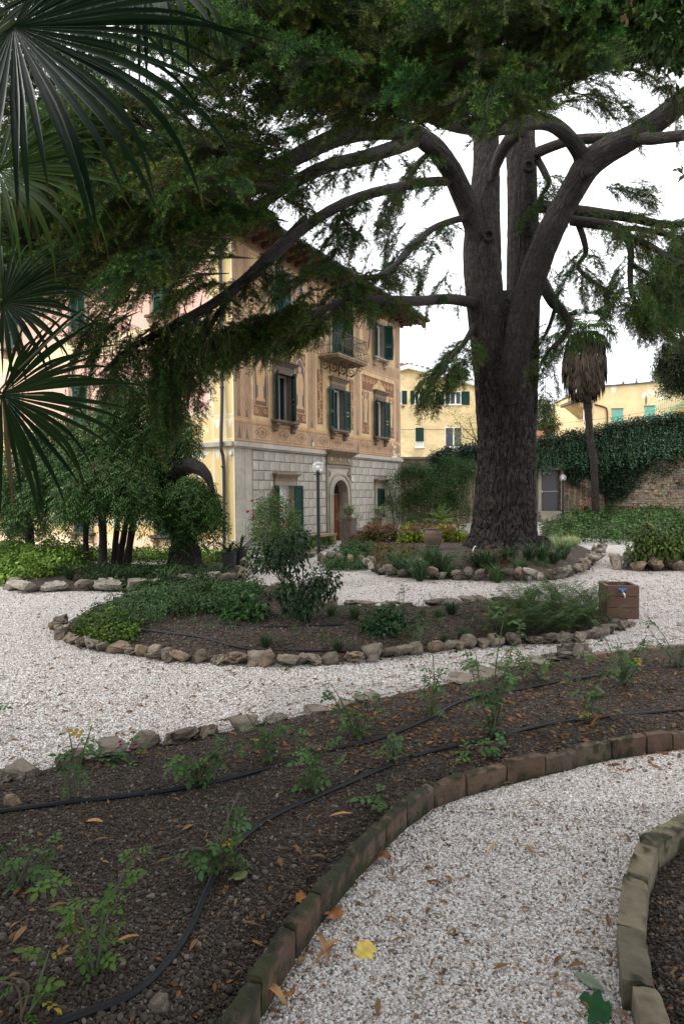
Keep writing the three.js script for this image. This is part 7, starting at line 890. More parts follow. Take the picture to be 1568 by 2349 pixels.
// hosta-like plants
for (const [x, y, s, l] of [[920, 1292, 1.0, 'broad green leafy plant behind the stones left of the jar'], [955, 1288, 1.25, 'largest broad-leaved plant in front of the jar'], [895, 1288, 0.7, 'small yellow-green leafy plant left of the broad-leaved ones'], [985, 1296, 1.0, 'broad-leaved plant right below the jar']]) { const b = new MB(), c = on(x, y); for (let k = 0; k < 14; k++) { const a = k * 2.4, p = V(Math.cos(a) * 0.04, 0.02, Math.sin(a) * 0.04), d = V(Math.cos(a), rr(0.3, 1), Math.sin(a)).normalize(); b.tube([V(), p.clone().addScaledVector(d, 0.12 * s)], 0.005, 4, [0.05, 0.09, 0.03], false); b.leaf(p.clone().addScaledVector(d, 0.1 * s), V(d.x, d.y * 0.3, d.z), UPV, 0.22 * s, 0.17 * s, tint([0.03, 0.09, 0.02], [0.1, 0.2, 0.05], R(), 0.15), 0.18, 0.25); } const m = b.build('leafy_plant', M.leaf); m.position.copy(c); tag(m, l, 'plant'); }
// the dark feathery fern-like shrub beside the tap box
{ const fern = [1, 2, 3].map((s) => { const keep = R; R = rngOf(910 + s); const b = new MB(); const q = []; let c = V(), v = V(0, 1, 0.5).normalize(); for (let k = 0; k <= 14; k++) { q.push(c.clone()); v.y -= 0.07; v.normalize(); c = c.clone().addScaledVector(v, 0.045); } b.tube(q, 0.003, 3, [0.04, 0.05, 0.02], false); for (let k = 2; k <= 14; k++) for (const s2 of [-1, 1]) { const L = 0.14 * Math.sin((k + 1) / 16 * 3) + 0.02, d = V(s2, rr(-0.1, 0.25), 0.55).normalize(); for (let j = 0; j < 7; j++) { const p = q[k].clone().addScaledVector(d, L * (j + 0.5) / 7); for (const s3 of [-1, 1]) b.blade(p, V(d.x * 0.5, rr(-0.1, 0.6), d.z * 0.4 + s3 * 0.8).normalize(), UPV, 0.034, 0.01, tint([0.026, 0.065, 0.014], [0.09, 0.15, 0.03], R(), 0.2)); } b.blade(q[k], d, UPV, L, 0.004, [0.03, 0.05, 0.02]); } R = keep; return b.geo(); });
  const mats = [], cols = []; const pp = [1130, 1450, 1150, 1415, 1210, 1385, 1290, 1375, 1370, 1400, 1400, 1440, 1390, 1458, 1260, 1468, 1170, 1470]; for (let k = 0; k < 215; k++) { const [x, y] = polyIn(pp), p = on(x, y); mats.push(mtx(p.add(V(0, R() * 0.12, 0)), yq(), rr(0.5, 0.8))); cols.push(shade(0.55, 1.1)); } for (let k = 0; k < 9; k++) { const p = on(rr(1290, 1370), rr(1400, 1435)); mats.push(mtx(p, yq(), rr(0.8, 1.15))); cols.push(shade(0.8, 1.3)); } const g = thing('asparagus_fern', 'dark feathery fern spreading beside the wooden tap box', 'fern'); scatter('fronds', fern, M.leaf, mats, g, cols); }
// ---------- the tiered shrub and the tall rose behind it ----------
{ const g = thing('tiered_shrub', 'dark-leaved tiered shrub standing in the oval bed', 'shrub'); const D = 9.6, base = on(700, 1424), geos = [1, 2, 3].map((s) => clump(920 + s, 24, 0.13, 0.085, 0.036, [0.012, 0.03, 0.012], [0.035, 0.065, 0.025], { hang: 0.5, droop: 0.3 })); const tiers = [[[640, 1288, 0.5, 0.09], [600, 1290, 0.28, 0.07], [670, 1275, 0.3, 0.08]], [[700, 1335, 0.36, 0.1], [650, 1355, 0.22, 0.08], [740, 1330, 0.25, 0.1]], [[690, 1370, 0.42, 0.12], [735, 1355, 0.3, 0.12], [700, 1398, 0.25, 0.09]], [[660, 1250, 0.34, 0.12], [690, 1240, 0.2, 0.1], [620, 1262, 0.24, 0.09]]]; const b = new MB(), D0 = -base.z; const lobes = []; for (const t of tiers) for (const [x, y, rx, ry] of t) { const q = at(x, y, D0 + rr(-0.3, 0.3)); lobes.push([q, rx, ry, rx * 0.8]); b.tube(smooth([base.clone().add(V(rr(-0.08, 0.08), 0, rr(-0.05, 0.05))), base.clone().lerp(q, 0.4).add(V(0, 0.12, 0)), q], 8), Array.from({ length: 9 }, (_, i) => 0.013 - i * 0.001), 6, [0.035, 0.028, 0.022]); } b.build('stem', M.stem, g); crown(g, lobes, geos, M.glossLeaf, 170, 1, { min: 0.2, a: 0.7, b: 1.4 }); }
const roseFlower = (() => { const b = new MB(); for (let k = 0; k < 16; k++) { const a = k * 2.4, r = 0.3 + k * 0.045; b.leaf(V(0, 0, 0), V(Math.cos(a) * r, 1 - r * 0.7, Math.sin(a) * r), V(-Math.cos(a), 0.6, -Math.sin(a)), 0.05, 0.045, [1, 1, 1], 0.3, -0.2); } return b.geo(); })();
M.rosePink = leafMat({ color: C(0.62, 0.05, 0.12), vertexColors: false }); M.roseRed = leafMat({ color: C(0.5, 0.01, 0.03), vertexColors: false }); M.roseYellow = leafMat({ color: C(0.75, 0.5, 0.06), vertexColors: false }); M.roseWhite = leafMat({ color: C(0.8, 0.78, 0.7), vertexColors: false }); M.geranium = leafMat({ color: C(0.4, 0.04, 0.22), vertexColors: false });
{ const g = thing('tall_rose', 'tall airy rose bush with small pink flowers before the villa window', 'rose bush'); const D = 11.2, base = on(650, 1342), D0 = -base.z, geos = [1, 2, 3].map((s) => clump(930 + s, 18, 0.14, 0.05, 0.024, [0.05, 0.09, 0.025], [0.13, 0.2, 0.06])); const b = new MB(), lobes = []; for (const [x, y, rx, ry] of [[620, 1170, 0.3, 0.25], [600, 1200, 0.28, 0.2], [650, 1195, 0.3, 0.22], [640, 1225, 0.36, 0.2], [610, 1240, 0.3, 0.15], [660, 1250, 0.3, 0.15], [680, 1225, 0.2, 0.15], [590, 1225, 0.18, 0.14], [630, 1145, 0.14, 0.14], [655, 1160, 0.12, 0.14], [595, 1165, 0.12, 0.1], [670, 1190, 0.16, 0.14]]) { const q = at(x, y, D0 + rr(-0.3, 0.3)); lobes.push([q, rx, ry, rx]); b.tube(smooth([base, base.clone().lerp(q, 0.55).add(V(rr(-0.1, 0.1), 0, rr(-0.1, 0.1))), q.clone().add(V(0, ry, 0))], 9), Array.from({ length: 10 }, (_, i) => 0.009 - i * 0.0007), 5, [0.06, 0.075, 0.03]); } b.build('stem', M.stem, g); crown(g, lobes, geos, M.leaf, 620, 1, { a: 0.8, b: 1.4 }); for (const [x, y] of [[625, 1138], [578, 1151], [663, 1150], [582, 1188], [587, 1199], [594, 1202], [650, 1207], [632, 1163], [646, 1172], [652, 1203], [569, 1175]]) { const m = mesh('flower', roseFlower, M.rosePink, g); m.position.copy(at(x, y, D0 - 0.3)); m.scale.setScalar(rr(0.7, 1.1)); m.rotation.set(rr(-0.5, 0.9), R() * 6, rr(-0.5, 0.5)); } }
for (const [x, y, m, s, l] of [[1309, 1191, 'roseRed', 1.8, 'red rose bloom on the bank before the garden wall'], [1320, 1196, 'roseWhite', 1.2, 'white rose bloom beside the red one on the bank'], [1456, 1190, 'roseRed', 1.4, 'dark red rose bloom before the bare rubble wall'], [1488, 1192, 'roseYellow', 1.2, 'small yellow rose bloom at the far right wall'], [1450, 1167, 'roseRed', 1.6, 'topmost red rose bloom against the ivy']]) { const f = thing('rose', l, 'rose', at(x, y, 27.6)); mesh('flower', roseFlower, M[m], f).scale.setScalar(s * 1.4); const b = new MB(); b.tube([V(0, 0, 0), V(0.05, -0.5, 0.05), V(0, -1.0, 0)], 0.008, 4, [0.05, 0.08, 0.03]); b.build('stem', M.stem, f); const lf = mesh('leaves', coverLeaf[0], M.leaf, f); lf.position.y = -0.35; }
// ---------- rose bushes of the beds: canes and compound leaves, each leaf a piece ----------
R = rngOf(601);
function roseLeaf(seed, ca, cb) { const keep = R; R = rngOf(seed); const b = new MB(), c0 = tint(ca, cb, R(), 0.1); b.tube([V(), V(0, -0.004, 0.05), V(0, -0.014, 0.1)], 0.0012, 4, [0.05, 0.07, 0.03], false); for (const [z, s] of [[0.045, -1], [0.045, 1], [0.08, -1], [0.08, 1], [0.1, 0]]) { const d = s ? V(s, rr(-0.25, 0.1), 0.45) : V(0, -0.15, 1), p = V(0, -0.012 * z / 0.1, z), L = s ? rr(0.036, 0.044) : 0.052, wd = L * 0.66, c = c0.map((x) => x * rr(0.85, 1.15)), dd = d.normalize(), sd = V().crossVectors(dd, UPV).normalize(), i0 = b.vert(p, 0.5, 0, c); const rows = [[0.3, 0.85], [0.6, 1], [0.85, 0.6]], prev = []; let last = [i0, i0, i0]; for (const [t, w] of rows) { const m = p.clone().addScaledVector(dd, L * t).add(V(0, -0.1 * L * t * t, 0)), n = [b.vert(m.clone().addScaledVector(sd, wd * w / 2).add(V(0, 0.12 * wd, 0)), 1, t, c), b.vert(m, 0.5, t, c.map((x) => x * 1.1)), b.vert(m.clone().addScaledVector(sd, -wd * w / 2).add(V(0, 0.12 * wd, 0)), 0, t, c)]; if (last[0] === i0) b.i.push(i0, n[0], n[1], i0, n[1], n[2]); else b.i.push(last[0], n[0], n[1], last[0], n[1], last[1], last[1], n[1], n[2], last[1], n[2], last[2]); last = n; } const tip = b.vert(p.clone().addScaledVector(dd, L).add(V(0, -0.16 * L, 0)), 0.5, 1, c); b.i.push(last[0], tip, last[1], last[1], tip, last[2]); } R = keep; return b.geo(); }
const roseLeaves = [1, 2, 3, 4, 5].map((s) => roseLeaf(940 + s, [0.02, 0.05, 0.018], [0.06, 0.125, 0.035])), limeRose = [1, 2, 3].map((s) => roseLeaf(950 + s, [0.04, 0.09, 0.018], [0.08, 0.15, 0.03])), yellowRose = [1, 2].map((s) => roseLeaf(960 + s, [0.2, 0.17, 0.02], [0.32, 0.23, 0.025]));
function roseBush(label, x, y, hpx, o = {}) {
  const base = on(x, y), D = -base.z, Hm = hpx * D / LENS, g = thing('rose_bush', label, 'rose bush', base), n = o.canes ?? 5, pool = o.lime ? limeRose : roseLeaves; let count = 0;
  for (let k = 0; k < n; k++) { const a = R() * 6.28, lean = (o.lean ?? 0.45) * rr(0.4, 1.5), h = Hm * (k ? rr(0.45, 1) : 1), tip = V(Math.cos(a) * lean * h + (o.dx ?? 0) * h, h * (o.up ?? 0.95), Math.sin(a) * lean * h * 0.7), q = smooth([V(rr(-0.02, 0.02), 0, rr(-0.02, 0.02)), tip.clone().multiplyScalar(0.5).add(V(rr(-0.04, 0.04) - (o.dx ?? 0) * h * 0.2, 0.04, 0)), tip], 10), b = new MB(); b.tube(q, q.map((_, i) => lerp(0.0062, 0.0026, i / 10)), 6, pick([[0.05, 0.075, 0.025], [0.07, 0.05, 0.03], [0.045, 0.07, 0.03]])); b.build('cane', M.stem, g);
    const m = Math.round((o.leafy ?? 8) * 0.62 * (0.5 + h / 0.6)); for (let i = 0; i < m; i++) { const t = Math.pow(R(), o.top ?? 0.75), f = t * 10, ii = Math.min(9, Math.floor(f)), p = q[ii].clone().lerp(q[ii + 1], f - ii), az = R() * 6.28; const geo = R() < (o.yellow ?? 0.012) ? pick(yellowRose) : pick(pool), l = mesh('leaf', geo, M.leaf, g); l.position.copy(p); l.rotation.set(rr(-0.5, 0.75), az, rr(-0.5, 0.5), 'YXZ'); l.scale.setScalar((o.ls ?? 0.92) * rr(0.55, 1.12)); count++; } }
  if (o.stump) { const b = new MB(); b.tube([V(0, -0.02, 0), V(0.02, 0.05, 0.01), V(0.05, 0.1, 0)], 0.014, 7, [0.05, 0.035, 0.025]); b.build('stump', M.stem, g); }
  for (const [fx, fy, mm, s] of o.flowers ?? []) { const f = mesh('flower', roseFlower, M[mm], g); f.position.copy(at(fx, fy, D).sub(base)); f.scale.setScalar(s); }
  return g;
}
roseBush('two-caned rose by the low stones at the near left', 165, 1838, 185, { canes: 4, lean: 0.22, leafy: 7, yellow: 0.024 });
roseBush('bushy rose left of centre in front of the dark stones', 450, 1800, 125, { canes: 7, lean: 0.7, leafy: 12, stump: 1 });
roseBush('rose with bare leaning canes behind the left hose', 610, 1745, 130, { canes: 6, lean: 0.6, leafy: 7, yellow: 0.040 });
roseBush('low leafy rose with yellowing tips at the middle bed edge', 815, 1690, 125, { canes: 7, lean: 0.55, leafy: 11, yellow: 0.024 });
roseBush('green rose between the two hoses, left of centre', 720, 1815, 130, { canes: 6, lean: 0.6, leafy: 10, yellow: 0.010 });
roseBush('small sparse rose just right of the two-hose rose', 905, 1752, 100, { canes: 4, lean: 0.4, leafy: 7 });
roseBush('upright rose with yellow leaves beside the far hose', 985, 1645, 175, { canes: 5, lean: 0.25, leafy: 9, yellow: 0.032 });
roseBush('tallest dark green rose in the middle of the bed', 1130, 1692, 330, { canes: 8, lean: 0.3, leafy: 13, stump: 1 });
roseBush('young rose on a single stem right of the tallest one', 1352, 1662, 165, { canes: 5, lean: 0.3, leafy: 9, dx: 0.1 });
roseBush('low light green rose behind the far hose', 1240, 1562, 90, { canes: 6, lean: 0.9, leafy: 10, lime: 1 });
roseBush('wide spreading rose beside the row of far bricks', 1425, 1572, 150, { canes: 8, lean: 0.9, leafy: 12 });
roseBush('spreading rose cut by the right edge', 1555, 1532, 120, { canes: 6, lean: 0.8, leafy: 9 });
roseBush('nearest rose with bright yellow leaves above the curved hose', 505, 2000, 150, { canes: 8, lean: 0.9, leafy: 10, yellow: 0.044, stump: 1, ls: 0.9 });
roseBush('bright green young shoot near the bottom left', 215, 2240, 300, { canes: 4, lean: 0.28, leafy: 24, lime: 1, ls: 0.66, dx: -0.05 });
roseBush('dark rose at the left edge beside a dead stump', 45, 2035, 150, { canes: 6, lean: 0.6, leafy: 9, yellow: 0.016, stump: 1, ls: 0.9 });
roseBush('rose leaves poking in at the left edge over the gravel', -48, 1690, 150, { canes: 5, lean: 0.7, leafy: 7, dx: 0.3 });
roseBush('shoot lying low at the bottom left corner', 60, 2330, 120, { canes: 4, lean: 0.9, leafy: 8, lime: 1, ls: 0.8, yellow: 0.020 });
roseBush('slender rose in the oval bed, in front of the dark mound', 945, 1478, 130, { canes: 5, lean: 0.25, leafy: 10 });
roseBush('thin rose at the right of the oval bed by the fern', 1120, 1452, 110, { canes: 5, lean: 0.4, leafy: 9, lime: 1 });
roseBush('low rose in front of the tap box', 1300, 1455, 70, { canes: 6, lean: 0.8, leafy: 10 });
roseBush('thin weed-like rose against the far stones of the oval bed', 925, 1408, 70, { canes: 3, lean: 0.3, leafy: 7 });
roseBush('pale flowered rose against the villa corner', 535, 1272, 95, { canes: 4, lean: 0.15, leafy: 8, lime: 1, ls: 1.6 });
for (const [x, y, l] of [[258, 1745, 'green clover-like plant with tiny magenta flowers at the low stones'], [880, 1850, 'small dark green seedling beside the brick edging'], [1150, 1725, 'small pale green seedling before the brick edging'], [1090, 1735, 'silvery green leaf plant near the brick edging']]) { const g = thing('seedling', l, 'plant', on(x, y)); const n = x < 300 ? 26 : 7; for (let k = 0; k < n; k++) { const m = mesh('leaf', pick(roseLeaves), M.leaf, g); m.position.set(rr(-0.16, 0.16) * (n > 20 ? 1.2 : 0.25), rr(0.01, 0.07), rr(-0.08, 0.08)); m.rotation.set(rr(-0.6, 0.2), R() * 6.28, rr(-0.3, 0.3), 'YXZ'); m.scale.setScalar(rr(0.7, 1.2)); } if (n > 20) for (let k = 0; k < 5; k++) { const f = mesh('flower', roseFlower, M.geranium, g); f.position.set(rr(0.0, 0.2), rr(0.08, 0.13), rr(-0.03, 0.06)); f.scale.setScalar(0.35); } }
// ---------- lamps, jar, urns, box, pots ----------
R = rngOf(701);
function lampPost(label, base, hgt, r) { const g = thing('lamp_post', label, 'lamp', base); const p = new MB(); p.tube([V(0, -0.05, 0), V(0, hgt - r - 0.05, 0)], 0.05, 14); p.build('post', M.blackMetal, g); const c = new MB(); c.tube([V(0, hgt - r - 0.06, 0), V(0, hgt - r - 0.035, 0)], 0.115, 18); c.tube([V(0, hgt - r - 0.03, 0), V(0, hgt - r + 0.07, 0)], 0.055, 14); c.build('lamp_holder', M.blackMetal, g); const b = new THREE.SphereGeometry(0.05, 14, 10); b.scale(1, 1.2, 1); mesh('bulb', b, M.bulb, g).position.y = hgt - 0.02; mesh('globe', new THREE.SphereGeometry(r, 40, 24), M.globe, g).position.y = hgt; return g; }
lampPost('black lamp post with clear glass globe on the court before the villa', on(731, 1287), 2.66, 0.165);
{ const p = at(1290, 1195, 29.3); lampPost('black lamp post with clear glass globe before the wall door', V(p.x, 0.42, p.z), 2.16, 0.165); }
const lathe = (l, seg = 36) => new THREE.LatheGeometry(l.map(([r, y]) => new THREE.Vector2(r, y)), seg);
{ const p = at(992, 1258, 17); const g = thing('terracotta_jar', 'ribbed terracotta jar standing beside the cedar', 'jar', V(p.x, surf(p.x, p.z) - 0.02, p.z)); const H = 0.62, prof = [[0.0, 0.0], [0.155, 0.0], [0.165, 0.05], [0.185, 0.1], [0.205, 0.13], [0.215, 0.135], [0.215, 0.155], [0.205, 0.165], [0.215, 0.172], [0.215, 0.19], [0.225, 0.2], [0.25, 0.28], [0.262, 0.35], [0.262, 0.355], [0.266, 0.37], [0.262, 0.385], [0.258, 0.43], [0.245, 0.48], [0.247, 0.485], [0.238, 0.5], [0.215, 0.54], [0.18, 0.575], [0.175, 0.59], [0.19, 0.605], [0.195, 0.625], [0.185, 0.635], [0.165, 0.63], [0.155, 0.6], [0.15, 0.56], [0.0, 0.5]]; mesh('body', lathe(prof, 48), M.terra, g); const b = new THREE.TorusGeometry(0.255, 0.008, 8, 48); b.rotateX(Math.PI / 2); mesh('band', b, M.terra, g).position.y = 0.31; }
const spider = (seed) => { const keep = R; R = rngOf(seed); const b = new MB(); for (let k = 0; k < 90; k++) { const a = R() * 6.28, el = rr(0.2, 1.3), L = rr(0.3, 0.6), q = []; let c = V(), v = V(Math.cos(a) * Math.cos(el), Math.sin(el), Math.sin(a) * Math.cos(el)); for (let i = 0; i <= 6; i++) { q.push(c.clone()); v.y -= 0.3; v.normalize(); c = c.clone().addScaledVector(v, L / 6); } const s = V(-Math.sin(a), 0, Math.cos(a)), col = R() < 0.45 ? tint([0.3, 0.38, 0.18], [0.5, 0.56, 0.33], R()) : tint([0.06, 0.13, 0.04], [0.14, 0.24, 0.08], R()); for (let i = 0; i < 6; i++) { const w = 0.011 * (1 - i / 7), w2 = 0.011 * (1 - (i + 1) / 7); b.quad(q[i].clone().addScaledVector(s, -w), q[i].clone().addScaledVector(s, w), q[i + 1].clone().addScaledVector(s, w2), q[i + 1].clone().addScaledVector(s, -w2), col); } } for (let k = 0; k < 26; k++) { const a = R() * 6.28, r = rr(0.3, 0.5), y = -rr(0.15, 0.62); for (let j = 0; j < 12; j++) { const d = V(rr(-1, 1), rr(-0.6, 0.8), rr(-1, 1)).normalize(); b.blade(V(Math.cos(a) * r, y, Math.sin(a) * r), d, V(rr(-1, 1), 1, rr(-1, 1)), rr(0.08, 0.15), 0.014, tint([0.1, 0.15, 0.06], [0.28, 0.34, 0.16], R())); } b.tube(smooth([V(), V(Math.cos(a) * r * 0.7, 0.12, Math.sin(a) * r * 0.7), V(Math.cos(a) * r, y, Math.sin(a) * r)], 6), 0.003, 3, [0.3, 0.34, 0.2], false); } R = keep; return b.geo(); };
const urnProf = [[0, 0], [0.14, 0], [0.14, 0.03], [0.08, 0.05], [0.07, 0.08], [0.12, 0.12], [0.16, 0.2], [0.18, 0.28], [0.2, 0.3], [0.24, 0.32], [0.24, 0.34], [0.2, 0.33], [0.15, 0.26], [0, 0.24]];
for (const [x, y, D, ph, l, l2, l3] of [[800, 1249, 21.4, 0.92, 'dark stone pedestal in front of the villa door', 'urn with trailing spider plant in front of the villa door', 'trailing spider plant in the urn by the door'], [870, 1240, 22.6, 0.95, 'reddish brick pedestal right of the door, before the small window', 'urn with spider plant before the small shuttered window', 'spider plant in the urn before the small window']]) {
  const p = at(x, y, D); p.y = 0; const top = at(x, 1191, D).y; const g = thing('pedestal', l, 'pedestal', p, Math.PI / 2 - TH); const b = new MB(); b.box(0, top / 2, 0, 0.4, top, 0.4); b.build('shaft', x > 850 ? M.stoneBrown : M.stoneDark, g); const c = new MB(); c.box(0, top + 0.025, 0, 0.46, 0.05, 0.46); c.box(0, 0.06, 0, 0.48, 0.12, 0.48); c.build('cap', M.stoneDark, g);
  const u = thing('urn', l2, 'urn', V(p.x, top + 0.05, p.z)); mesh('bowl', lathe(urnProf, 28), M.stoneDark, u); const s = thing('spider_plant', l3, 'plant', V(p.x, top + 0.36, p.z)); mesh('leaves', spider(x), M.leaf, s); }
{ // ferny plant in a square planter beyond the hydrangeas
  const p = at(1010, 1208, 23), g = thing('planter_box', 'square dark planter behind the hydrangeas', 'planter', V(p.x, 0, p.z)); const h = at(1010, 1196, 23).y, b = new MB(); b.box(0, h / 2, 0, 0.75, h, 0.75); b.build('box', M.terraRed, g); const c = new MB(); c.box(0, h - 0.03, 0, 0.84, 0.1, 0.84); c.build('rim', M.terra, g); const f = thing('potted_fern', 'bright green fern in the square planter', 'fern', V(p.x, h, p.z)), m = new MB(); for (let k = 0; k < 26; k++) { const a = k * 2.4, el = rr(0.3, 1.4); const q = []; let c2 = V(), v = V(Math.cos(a) * Math.cos(el), Math.sin(el), Math.sin(a) * Math.cos(el)); for (let i = 0; i <= 9; i++) { q.push(c2.clone()); v.y -= 0.09; v.normalize(); c2 = c2.clone().addScaledVector(v, 0.075); } for (let i = 1; i <= 9; i++) for (const s of [-1, 1]) m.leaf(q[i], V(-Math.sin(a) * s, 0.1, Math.cos(a) * s).addScaledVector(v, 0.4), UPV, 0.1 * (1.1 - i / 10) + 0.03, 0.05, tint([0.1, 0.2, 0.03], [0.24, 0.36, 0.06], R())); } m.build('fronds', M.leaf, f); }
{ // open wooden box round the garden tap
  const p = on(1433, 1420), W = 0.46, H = 0.5, T = 0.045, g = thing('tap_box', 'open reddish wooden box with the garden tap, right of the oval bed', 'box', V(p.x, rise(p.x, p.z), p.z - W / 2), -0.16); M.plank = mat({ map: grain, color: C(0.2, 0.115, 0.085), roughness: 0.85 }); M.plankPale = mat({ map: grain, color: C(0.34, 0.24, 0.15), roughness: 0.8 });
  const pg = new RoundedBoxGeometry(W, H / 3 - 0.006, T, 2, 0.006), pg2 = new RoundedBoxGeometry(W - 2 * T, H / 3 - 0.006, T, 2, 0.006); for (let k = 0; k < 3; k++) { const y = H / 3 * (k + 0.5); for (const s of [-1, 1]) { const a = mesh('plank', pg, M.plank, g); a.position.set(0, y, s * (W / 2 - T / 2)); const b = mesh('plank', pg2, s < 0 ? M.plankPale : M.plank, g); b.position.set(s * (W / 2 - T / 2), y, 0); b.rotation.y = Math.PI / 2; } }
  const t = part('tap', g); t.position.set(-0.02, H - 0.1, W / 2); const b = new MB(); b.tube(smooth([V(0, 0, -0.02), V(0, 0, 0.05), V(0.01, -0.01, 0.09), V(0.02, -0.07, 0.095)], 12), 0.013, 10); b.tube([V(0, 0, 0.045), V(0, 0.04, 0.045)], 0.01, 8); b.build('spout', mat({ color: C(0.6, 0.58, 0.55), metalness: 0.9, roughness: 0.3 }), t); const h = new RoundedBoxGeometry(0.11, 0.026, 0.03, 2, 0.008); mesh('handle', h, mat({ color: C(0.02, 0.12, 0.5), roughness: 0.4 }), t).position.set(0, 0.05, 0.045); }
for (const [x, y, s, l, l2] of [[526, 1302, 0.3, 'square black plastic pot in front of the villa corner', 'strap-leaved plant in the square black pot'], [552, 1296, 0.26, 'round black pot right of the square one', 'dark strap-leaved plant in the round black pot']]) { const p = on(x, y), g = thing('plant_pot', l, 'plant pot', p); const b = new MB(); if (s > 0.28) { const t = s * 0.5; b.prism([[-t * 0.85, 0], [t * 0.85, 0], [t, 0.36], [-t, 0.36]], -t, t); b.box(0, 0.36, 0, s * 1.08, 0.03, s * 1.08); b.build('pot', M.plasticBlack, g); } else mesh('pot', lathe([[0, 0], [0.13, 0], [0.17, 0.38], [0.19, 0.38], [0.19, 0.42], [0.16, 0.42], [0.14, 0.36], [0, 0.36]], 24), M.plasticBlack, g);
  const m = new MB(), pl = thing('strap_plant', l2, 'plant', V(p.x, p.y + 0.36, p.z)); for (let k = 0; k < 14; k++) { const a = k * 2.4, el = rr(0.5, 1.2), L = rr(0.5, 0.85); let c = V(), v = V(Math.cos(a) * Math.cos(el), Math.sin(el), Math.sin(a) * Math.cos(el)); const sd = V(-Math.sin(a), 0, Math.cos(a)); let last = null; const cc = tint([0.01, 0.022, 0.012], [0.03, 0.06, 0.025], R()); for (let i = 0; i <= 8; i++) { const w = 0.03 * Math.sin(0.5 + i / 8 * 2.5), r = [m.vert(c.clone().addScaledVector(sd, w), 0, i, cc), m.vert(c.clone().add(V(0, -w * 0.5, 0)), 0.5, i, cc), m.vert(c.clone().addScaledVector(sd, -w), 1, i, cc)]; if (last) m.i.push(last[0], last[1], r[0], r[0], last[1], r[1], last[1], last[2], r[1], r[1], last[2], r[2]); last = r; v.y -= 0.17; v.normalize(); c = c.clone().addScaledVector(v, L / 8); } } m.build('leaves', M.glossLeaf, pl); }
{ const p = at(22, 1276, 18.5), g = thing('terracotta_pot', 'terracotta pot half hidden among plants at the far left', 'plant pot', V(p.x, 0.05, p.z)); mesh('pot', lathe([[0, 0], [0.2, 0], [0.27, 0.4], [0.3, 0.4], [0.3, 0.48], [0.26, 0.48], [0.24, 0.4], [0, 0.38]], 28), M.terraRed, g); const pl = thing('pot_shrub', 'leafy shrub growing in the far left terracotta pot', 'shrub', V(p.x, 0.5, p.z)); crown(pl, [[V(0, 0.5, 0), 0.5, 0.5, 0.5]], darkShrub, M.leaf, 260, 0.8, { min: 0 }); }
{ const p = on(1084, 1278), b = new MB(); b.tube(smooth([V(-0.01, 0, 0), V(0, 0.16, 0), V(0.03, 0.24, 0), V(0.07, 0.27, 0)], 12), 0.013, 6); const m = b.build('plant_label', M.white); m.position.copy(p); tag(m, 'white hooked plant marker in the bed below the cedar', 'plant marker'); }
// moss-covered stump with a hole against the trunk
{ const g = thing('tree_stump', 'small hollow mossy stump at the right foot of the cedar', 'stump', at(1240, 1240, 16.8).setY(0.25)); const s = mesh('stump', rockGeos[0], M.bark, g); s.scale.set(0.6, 0.7, 0.5); s.position.y = 0.2; }
// ---------- fallen leaves ----------
R = rngOf(801);
function curlLeaf(seed, L, W, c, curl, lobed) { const keep = R; R = rngOf(seed); const b = new MB(), n = 9, rows = []; for (let i = 0; i <= n; i++) { const t = i / n, w = (lobed ? Math.pow(Math.sin(Math.PI * Math.min(1, t * 0.86 + 0.08)), 0.6) * (1 + 0.28 * Math.sin(t * 15 + seed)) : Math.sin(Math.PI * (t * 0.9 + 0.06))) * W / 2; const y = curl * Math.sin(t * Math.PI) * 0.3 * L + curl * t * t * L * 0.2, row = []; for (let j = -2; j <= 2; j++) row.push(b.vert(V(j / 2 * w, y + Math.abs(j) * Math.abs(j) * curl * W * 0.05 + noise(i * 0.7, j * 0.7, seed) * W * 0.08, (t - 0.5) * L), j / 4 + 0.5, t, c.map((x) => x * (j === 0 ? 0.8 : rr(0.8, 1.15))))); rows.push(row); } for (let i = 0; i < n; i++) for (let j = 0; j < 4; j++) b.i.push(rows[i][j], rows[i + 1][j], rows[i][j + 1], rows[i][j + 1], rows[i + 1][j], rows[i + 1][j + 1]); b.tube([V(0, 0, -L / 2), V(0.004, 0.004, -L * 0.75)], 0.0016, 4, c, false); R = keep; return b.geo(); }
const dryGeos = [1, 2, 3, 4, 5, 6].map((s) => curlLeaf(1000 + s, 0.085, s % 2 ? 0.018 : 0.026, pick([[0.17, 0.1, 0.045], [0.13, 0.07, 0.03], [0.22, 0.14, 0.065]]), 0.5)), smallDry = [1, 2, 3, 4].map((s) => curlLeaf(1010 + s, 0.032, 0.014, pick([[0.17, 0.09, 0.04], [0.12, 0.06, 0.028], [0.22, 0.13, 0.06]]), 0.4));
function dropLeaf(label, x, y, geo, s, turn, group, name = 'fallen_leaf', tilt = 0) { const p = on(x, y), m = mesh(name, geo, M.dry); m.position.set(p.x, p.y + 0.012, p.z); m.rotation.set(rr(-0.2, 0.2) + tilt, turn, rr(-0.25, 0.25), 'YXZ'); m.scale.setScalar(s); tag(m, label, 'fallen leaf', group); }
dropLeaf('large pale yellow leaf on the gravel near the bottom', 838, 2188, curlLeaf(1, 0.085, 0.085, [0.62, 0.45, 0.12], 0.15, true), 1, 2.2);
dropLeaf('crumpled red-brown leaf against the mossy bricks', 766, 2108, curlLeaf(2, 0.08, 0.08, [0.28, 0.12, 0.05], 0.6, true), 1, 0.6);
dropLeaf('curled brown leaf on the gravel by the brick bend', 877, 1978, curlLeaf(3, 0.08, 0.06, [0.2, 0.09, 0.05], 0.9, true), 1, 1.2);
dropLeaf('orange curled leaf lying on the bricks moss', 690, 2070, curlLeaf(4, 0.05, 0.05, [0.36, 0.15, 0.05], 0.9, true), 1, 2);
